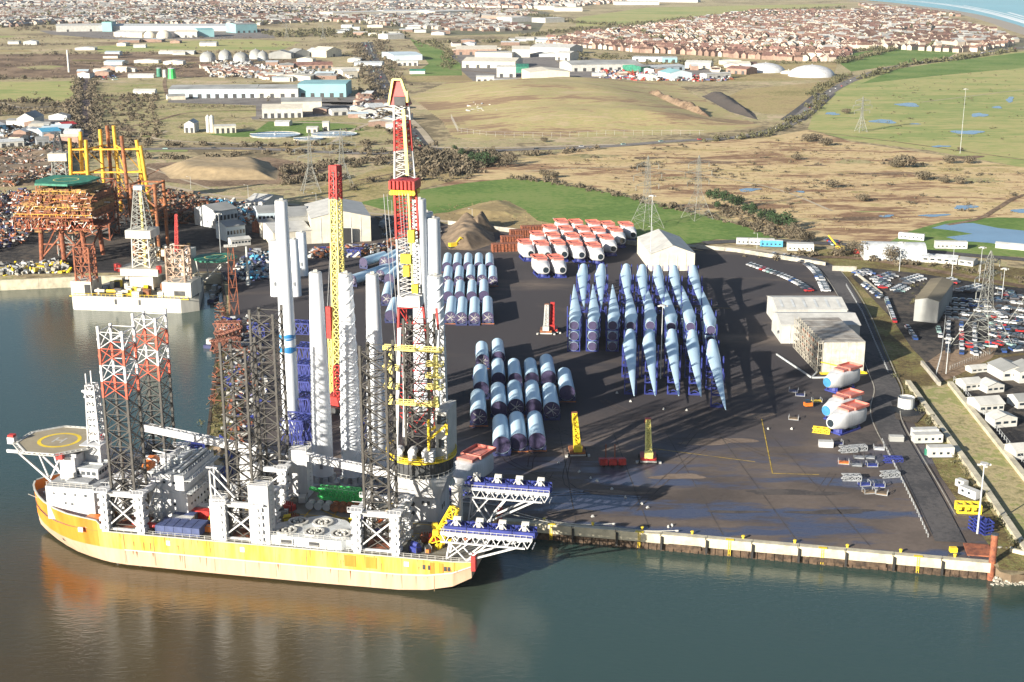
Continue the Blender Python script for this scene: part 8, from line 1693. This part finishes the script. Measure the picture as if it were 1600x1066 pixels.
mb = MB(); lattice(mb, (RL-12, 20, 26), (RL-11, 20, 45), 1.6, 1.0, 7, .3, .2, style='x'); mb.build('rig_crane_mast', [M_red], rig); mb = MB(); lattice(mb, (RL-14, 20, 20), (RL-14, 20, 30), 1.8, 1.8, 4, .3, .2); mb.build('crane_post', [M_offw], rig)

# ================================================================== OLD TOPSIDE, DERRICK AND JACKETS BEHIND THE RIG
tx, ty = G(98, 410); tp = thing('oil_platform', 'rust streaked orange platform topside with a green helideck on braced legs', 'oil platform', (tx, ty, 5.0), -.12)
rg_ = random.Random(31); H0, H1, H2 = 20, 27, 40
for (x_, y_) in ((-12, 0), (2, -2), (14, 0), (-12, 22), (14, 22)): mb = MB(); mb.tube((x_, y_, 0), (x_*.9, y_, H0), 1.3, 1.3, 10); mb.build('leg', [M_rust], tp)
mb = MB()
for a, b in (((-12, 0, 2), (2, -2, 16)), ((2, -2, 2), (14, 0, 16)), ((14, 0, 4), (2, -2, 18)), ((-12, 22, 2), (14, 22, 18)), ((-12, 0, 10), (14, 0, 10)), ((14, 0, 2), (14, 22, 16)), ((-12, 0, 2), (-12, 22, 16))): mb.bar(a, b, .8)
mb.build('brace', [M_rust], tp)
mb = MB(); lattice(mb, (-19, 8, H0+3), (22, 8, H0+3), 28, 28, 8, .8, .5, ref=Vector((0, 1, 0)), d0=6, d1=6); mb.bx(-19, 22, -6, 22, H0-.6, H0); mb.build('truss_deck', [mat('red_lead_steel', (0.42, 0.09, 0.04), .75, var=.3, scale=.5, col2=(.16, .05, .03))], tp)
for k, (z0, z1, x0, x1, y0) in enumerate(((27, 30.4, -20, 22, -7), (31, 34.6, -18, 22, -6), (35.2, 38.6, -14, 21, -5), (39, 41.4, -10, 18, -3))):
    mb = MB(); n_ = 9
    for j in range(n_): xa = x0+(x1-x0)*j/n_; mb.bx(xa+.06, xa+(x1-x0)/n_-.06, y0+rg_.uniform(0, 1.4), 24, z0, z1-rg_.uniform(0, .8))
    mb.bx(x0-1.4, x1+1.2, y0-1.8, 25, z0-.5, z0-.1); mb.build('cladding_level', [M_ytop if k % 2 else M_orust], tp)
    mb = MB()
    for j in range(14): xa = x0-1.2+(x1-x0+2.2)*j/13; mb.bar((xa, y0-1.7, z0-.2), (xa, y0-1.7, z0+1.2), .16)
    mb.bar((x0-1.2, y0-1.7, z0+1.2), (x1+1, y0-1.7, z0+1.2), .2); mb.build('walkway_railing', [M_yjack], tp)
mb = MB()
for _ in range(620):
    x_ = rg_.uniform(-23, 23); z_ = rg_.uniform(H0-2, 40); y_ = rg_.choice((-8.4, -7.6, rg_.uniform(-8, 24))); L_ = rg_.uniform(.6, 4); d_ = rg_.choice(((1, 0, 0), (0, 0, 1), (1, 0, 0), (.6, 0, .8))); a_ = Vector((x_, y_, z_)); mb.bar(a_, a_+Vector(d_)*L_, rg_.uniform(.15, .55), m=rg_.choice((0, 1, 1, 2, 2, 3)), cap=True)
o = mb.build('pipework', [M_ytop, M_rust, M_orust, M_offw], tp); o['kind'] = 'stuff'
mb = MB(); mb.prism([(-9, -6), (10, -7), (17, 2), (17, 20), (8, 26), (-12, 24), (-14, 6)], 43.5, 44.6, 0); hd3 = mb.build('helideck', [M_dgreen], tp)
mb = MB()
for k in range(24): a0, a1 = k*math.pi/12, (k+1)*math.pi/12; mb.add([(2+r_*math.cos(a), 9+r_*math.sin(a), 44.64) for r_, a in ((6.4, a0), (7, a0), (7, a1), (6.4, a1))], [(0, 1, 2, 3)])
mb.build('landing_circle', [M_lyellow], hd3)
mb = MB()
for x_ in (-9, 0, 9):
    for y_ in (0, 16): mb.bar((x_, y_, 41), (x_, y_, 43.6), .7)
mb.build('deck_stanchion', [M_orust], hd3)
mb = MB(); lattice(mb, (-2, 14, -2), (-2, 14, H0), 9, 9, 4, .6, .4, style='x'); mb.build('conductor_frame', [M_pylon], tp)
x, y = G(100, 330); o = thing('lattice_derrick', 'grey lattice derrick with a boxed top behind the orange topside', 'derrick', (x, y, 5.0), .1); mb = MB(); lattice(mb, (0, 0, 0), (0, 0, 34), 12, 8, 6, .7, .4, style='x'); mb.build('lattice', [M_pylon], o); mb = MB(); mb.bx(-6, 6, -6, 6, 34, 39); mb.build('board_box', [M_cream], o); mb = MB(); lattice(mb, (0, 0, 39), (0, 0, 52), 6, 2, 4, .5, .3, style='x'); mb.build('top_lattice', [M_dgrey], o); mb = MB(); mb.bx(-13, 8, -8, 8, 4, 9); mb.build('base_house', [M_offw], o)
# yellow jacket: tall tubular frame open at the top
jx, jy = G(168, 360); jk = thing('steel_jacket', 'tall yellow tubular jacket frame standing open topped behind the rig', 'jacket frame', (jx, jy, 5.0), .05)
cols_ = [(-18, 0, 57), (-13, 6, 60), (-8, -2, 56), (-4, 18, 60), (0, 20, 62), (4, 20, 62), (13, 0, 58), (21, 4, 55), (24, 0, 52)]
for k, (x_, y_, h_) in enumerate(cols_): mb = MB(); mb.tube((x_*1.15, y_, 8), (x_, y_, h_), 1.15, 1.15, 10); mb.build('column', [M_yjack if k not in (4, 6) else M_orust], jk)
for z_ in (20, 36, 50):
    mb = MB()
    for i in range(len(cols_)-1):
        a, b = cols_[i], cols_[i+1]; mb.bar((a[0], a[1], z_), (b[0], b[1], z_), .8); mb.bar((a[0], a[1], z_), (b[0], b[1], z_-12), .5)
    a, b = cols_[0], cols_[-1]; mb.bar((a[0], a[1], z_), (b[0], b[1], z_), .9); mb.build('brace', [M_yjack if z_ > 30 else M_orust], jk)
mb = MB()
for _ in range(160): a = Vector((rg_.uniform(-16, 24), rg_.uniform(-4, 24), rg_.uniform(0, 30))); mb.bar(a, a+Vector((rg_.gauss(0, 6), rg_.gauss(0, 3), rg_.gauss(0, 5))), .4, m=rg_.randrange(3))
o = mb.build('tangled_bracing', [M_dgrey, M_rust, M_orust], jk); o['kind'] = 'stuff'
jx, jy = G(228, 400); jk = thing('steel_jacket', 'orange four legged jacket frame right of the grey derrick', 'jacket frame', (jx, jy, 5.0), -.1)
for x_, y_ in ((-6, 0), (8, 0), (-6, 14), (8, 14)): mb = MB(); mb.tube((x_, y_, 0), (x_, y_, 41), 1.0, 1.0, 10); mb.build('column', [M_orust], jk)
for z_ in (26, 40): mb = MB(); [mb.bar(a, b, .9) for a, b in (((-6, 0, z_), (8, 0, z_)), ((-6, 14, z_), (8, 14, z_)), ((-6, 0, z_), (-6, 14, z_)), ((8, 0, z_), (8, 14, z_)), ((-6, 0, z_-12), (8, 0, z_)), ((8, 0, z_-12), (-6, 0, z_)))]; mb.build('brace', [M_orust], jk)
# a wall of dark steelwork behind the topside, and the red dockside towers
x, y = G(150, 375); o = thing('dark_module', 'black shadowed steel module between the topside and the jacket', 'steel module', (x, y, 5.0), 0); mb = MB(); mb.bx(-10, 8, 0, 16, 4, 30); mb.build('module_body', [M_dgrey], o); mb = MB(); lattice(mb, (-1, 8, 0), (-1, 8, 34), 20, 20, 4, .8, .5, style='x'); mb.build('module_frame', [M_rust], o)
def red_tower(px, py, pt, label):
    x, y = G(px, py); h = TOP(px, py, pt)-5; o = thing('dock_tower', label, 'lattice tower', (x, y, 5.0), .2); mb = MB(); lattice(mb, (0, 0, 0), (0, 0, h), 4.6, 2.4, 5, .34, .18, style='k'); mb.build('lattice', [M_rust], o); mb = MB(); mb.bx(-3, 3, -2, 2, h, h+.5)
    for k in range(8): mb.bx(-3+.8*k, -2.5+.8*k, -2.2, -1.8, h+.5, h+1.2)
    mb.build('lamp_board', [M_offw], o)
red_tower(366, 490, 385, 'rusty lattice light tower at the head of the dock wall')
x, y = G(388, 445); o = thing('white_mast', 'thin white mast beside the rusty dock tower', 'mast', (x, y, 5.0)); mb = MB(); mb.tube((0, 0, 0), (0, 0, 20), .8, .5, 8); mb.build('pole', [M_offw], o); mb = MB(); mb.bx(-1, 1, -1, 1, 0, 3); mb.build('base', [M_lgrey], o)
# boats and steelwork along the dock wall
for k, (px, py, L_) in enumerate([(344, 455, 12), (340, 470, 9), (336, 540, 10)]):
    x, y = G(px-6, py, 0); o = thing('work_boat', f'small dark work boat moored along the rusty dock wall, {["first", "second", "third"][k]} from the rig', 'boat', (x, y, 0), R(82)); mb = MB(); mb.prism([(-L_/2, -1.8), (L_*.3, -1.8), (L_/2, 0), (L_*.3, 1.8), (-L_/2, 1.8)], -.4, 1.4, 0); mb.build('hull', [M_navy if k else M_offw], o); mb = MB(); mb.bx(-L_*.3, 0, -1.1, 1.1, 1.4, 3.6); mb.build('wheelhouse', [M_offw], o)
for k, (px, py) in enumerate([(356, 520), (352, 548), (358, 535)]):
    x, y = G(px, py); o = thing('steel_lattice_block', f'rusty lattice steelwork piled on the dock behind the midship leg, {nth(k)} heap', 'steelwork', (x, y, 5.0), k*.5); mb = MB(); lattice(mb, (-6, 0, 2.5), (6, 0, 3), 4.5, 4, 5, .4, .3, ref=Vector((0, 1, 0))); mb.build('lattice', [mat('pale_red_steel', (0.28, 0.11, 0.07), .75, var=.2)], o); mb = MB(); mb.bx(-5, 5, -1, 1, 0, .4); mb.build('bearer', [M_dgrey], o)
for k, (px, py, w, m, cn) in enumerate([(305, 700, 5, M_blue, 'blue'), (300, 715, 4, M_cyan, 'cyan'), (520, 392, 6, M_red, 'red'), (500, 393, 6, M_blue, 'blue'), (560, 392, 5, M_orust, 'orange'), (640, 812, 4, M_cyan, 'cyan')][:5]):
    x, y = G(px, py); c = thing('container', f'{cn} container {"on the quay behind the deckhouse" if k < 2 else "in front of the cream hall"}', 'container', (x, y, 5.0), .3); make_container(c, m, w+1.1)

# ================================================================== pieces that can be told apart become parts of their own
def islands(me):
    n = len(me.vertices); par = list(range(n))
    def find(a):
        while par[a] != a: par[a] = par[par[a]]; a = par[a]
        return a
    for e in me.edges: a, b = find(e.vertices[0]), find(e.vertices[1]); par[a] = b
    out = {}
    for p in me.polygons: out.setdefault(find(p.vertices[0]), []).append(p)
    return list(out.values())
def split_mesh(me, nm):
    res = []
    for polys in islands(me):
        ids = sorted({v for p in polys for v in p.vertices}); mp_ = {v: i for i, v in enumerate(ids)}; m2 = bpy.data.meshes.new(nm); m2.from_pydata([me.vertices[v].co[:] for v in ids], [], [[mp_[v] for v in p.vertices] for p in polys])
        for m in me.materials: m2.materials.append(m)
        m2.polygons.foreach_set('material_index', [p.material_index for p in polys]); m2.polygons.foreach_set('use_smooth', [p.use_smooth for p in polys]); m2.update(); res.append(m2)
    return res
PIECES = {'window_panes': 'window_pane', 'hull_marking': 'hull_marking', 'hull_patch': 'hull_patch', 'chord_tip': 'chord_tip', 'draught_numerals': 'draught_numeral', 'thruster_opening': 'thruster_opening', 'pedestal_opening': 'pedestal_opening', 'cable_reels': 'cable_reel', 'roof_plant': 'roof_vent', 'stern_fender': 'stern_fender', 'foam_monitor': 'foam_monitor', 'boom_rest': 'boom_rest', 'platform_opening': 'platform_opening', 'foot_pin': 'foot_pin', 'end_cover': 'end_cover', 'cross_frame': 'cross_brace', 'helideck_tower': 'helideck_tower', 'deck_marking': 'deck_line', 'rooflight': 'rooflight', 'wheelhouse_window': 'pane', 'letter_h': 'letter_stroke', 'outrigger': 'outrigger', 'corner_posts': 'corner_post', 'door_bars': 'door_bar', 'flange': 'flange', 'hull_port': 'hull_port', 'winch_drums': 'winch_drum', 'hoist_ropes': 'hoist_rope', 'boom_stay': 'boom_stay', 'crane_mast': 'mast_column', 'hook_block': 'hook_block', 'support_truss': 'support_strut'}
SPL = {}
for o in [o for o in bpy.data.objects if o.type == 'MESH' and o.parent is not None and o.name.split('.')[0] in PIECES]:
    nm = PIECES[o.name.split('.')[0]]
    if o.data.name not in SPL: SPL[o.data.name] = split_mesh(o.data, nm)
    ms = SPL[o.data.name]
    if len(ms) < 2 or len(ms) > 80: continue
    for m2 in ms:
        q = bpy.data.objects.new(nm, m2); COL.objects.link(q); q.parent = o.parent; q.matrix_local = o.matrix_local
    bpy.data.objects.remove(o)

# ================================================================== AIR
hz = bpy.data.materials.new('haze'); hz.use_nodes = True; nt = hz.node_tree; nt.nodes.clear(); out = nt.nodes.new('ShaderNodeOutputMaterial'); pv = nt.nodes.new('ShaderNodeVolumePrincipled'); pv.inputs['Color'].default_value = (0.86, 0.91, 1.0, 1); pv.inputs['Density'].default_value = HAZE; pv.inputs['Anisotropy'].default_value = 0.0; nt.links.new(pv.outputs[0], out.inputs['Volume'])
mb = MB(); mb.bx(-8800, 8800, -380, 19000, -9, 190); hb = mb.build('haze', [hz]); hb['kind'] = 'stuff'
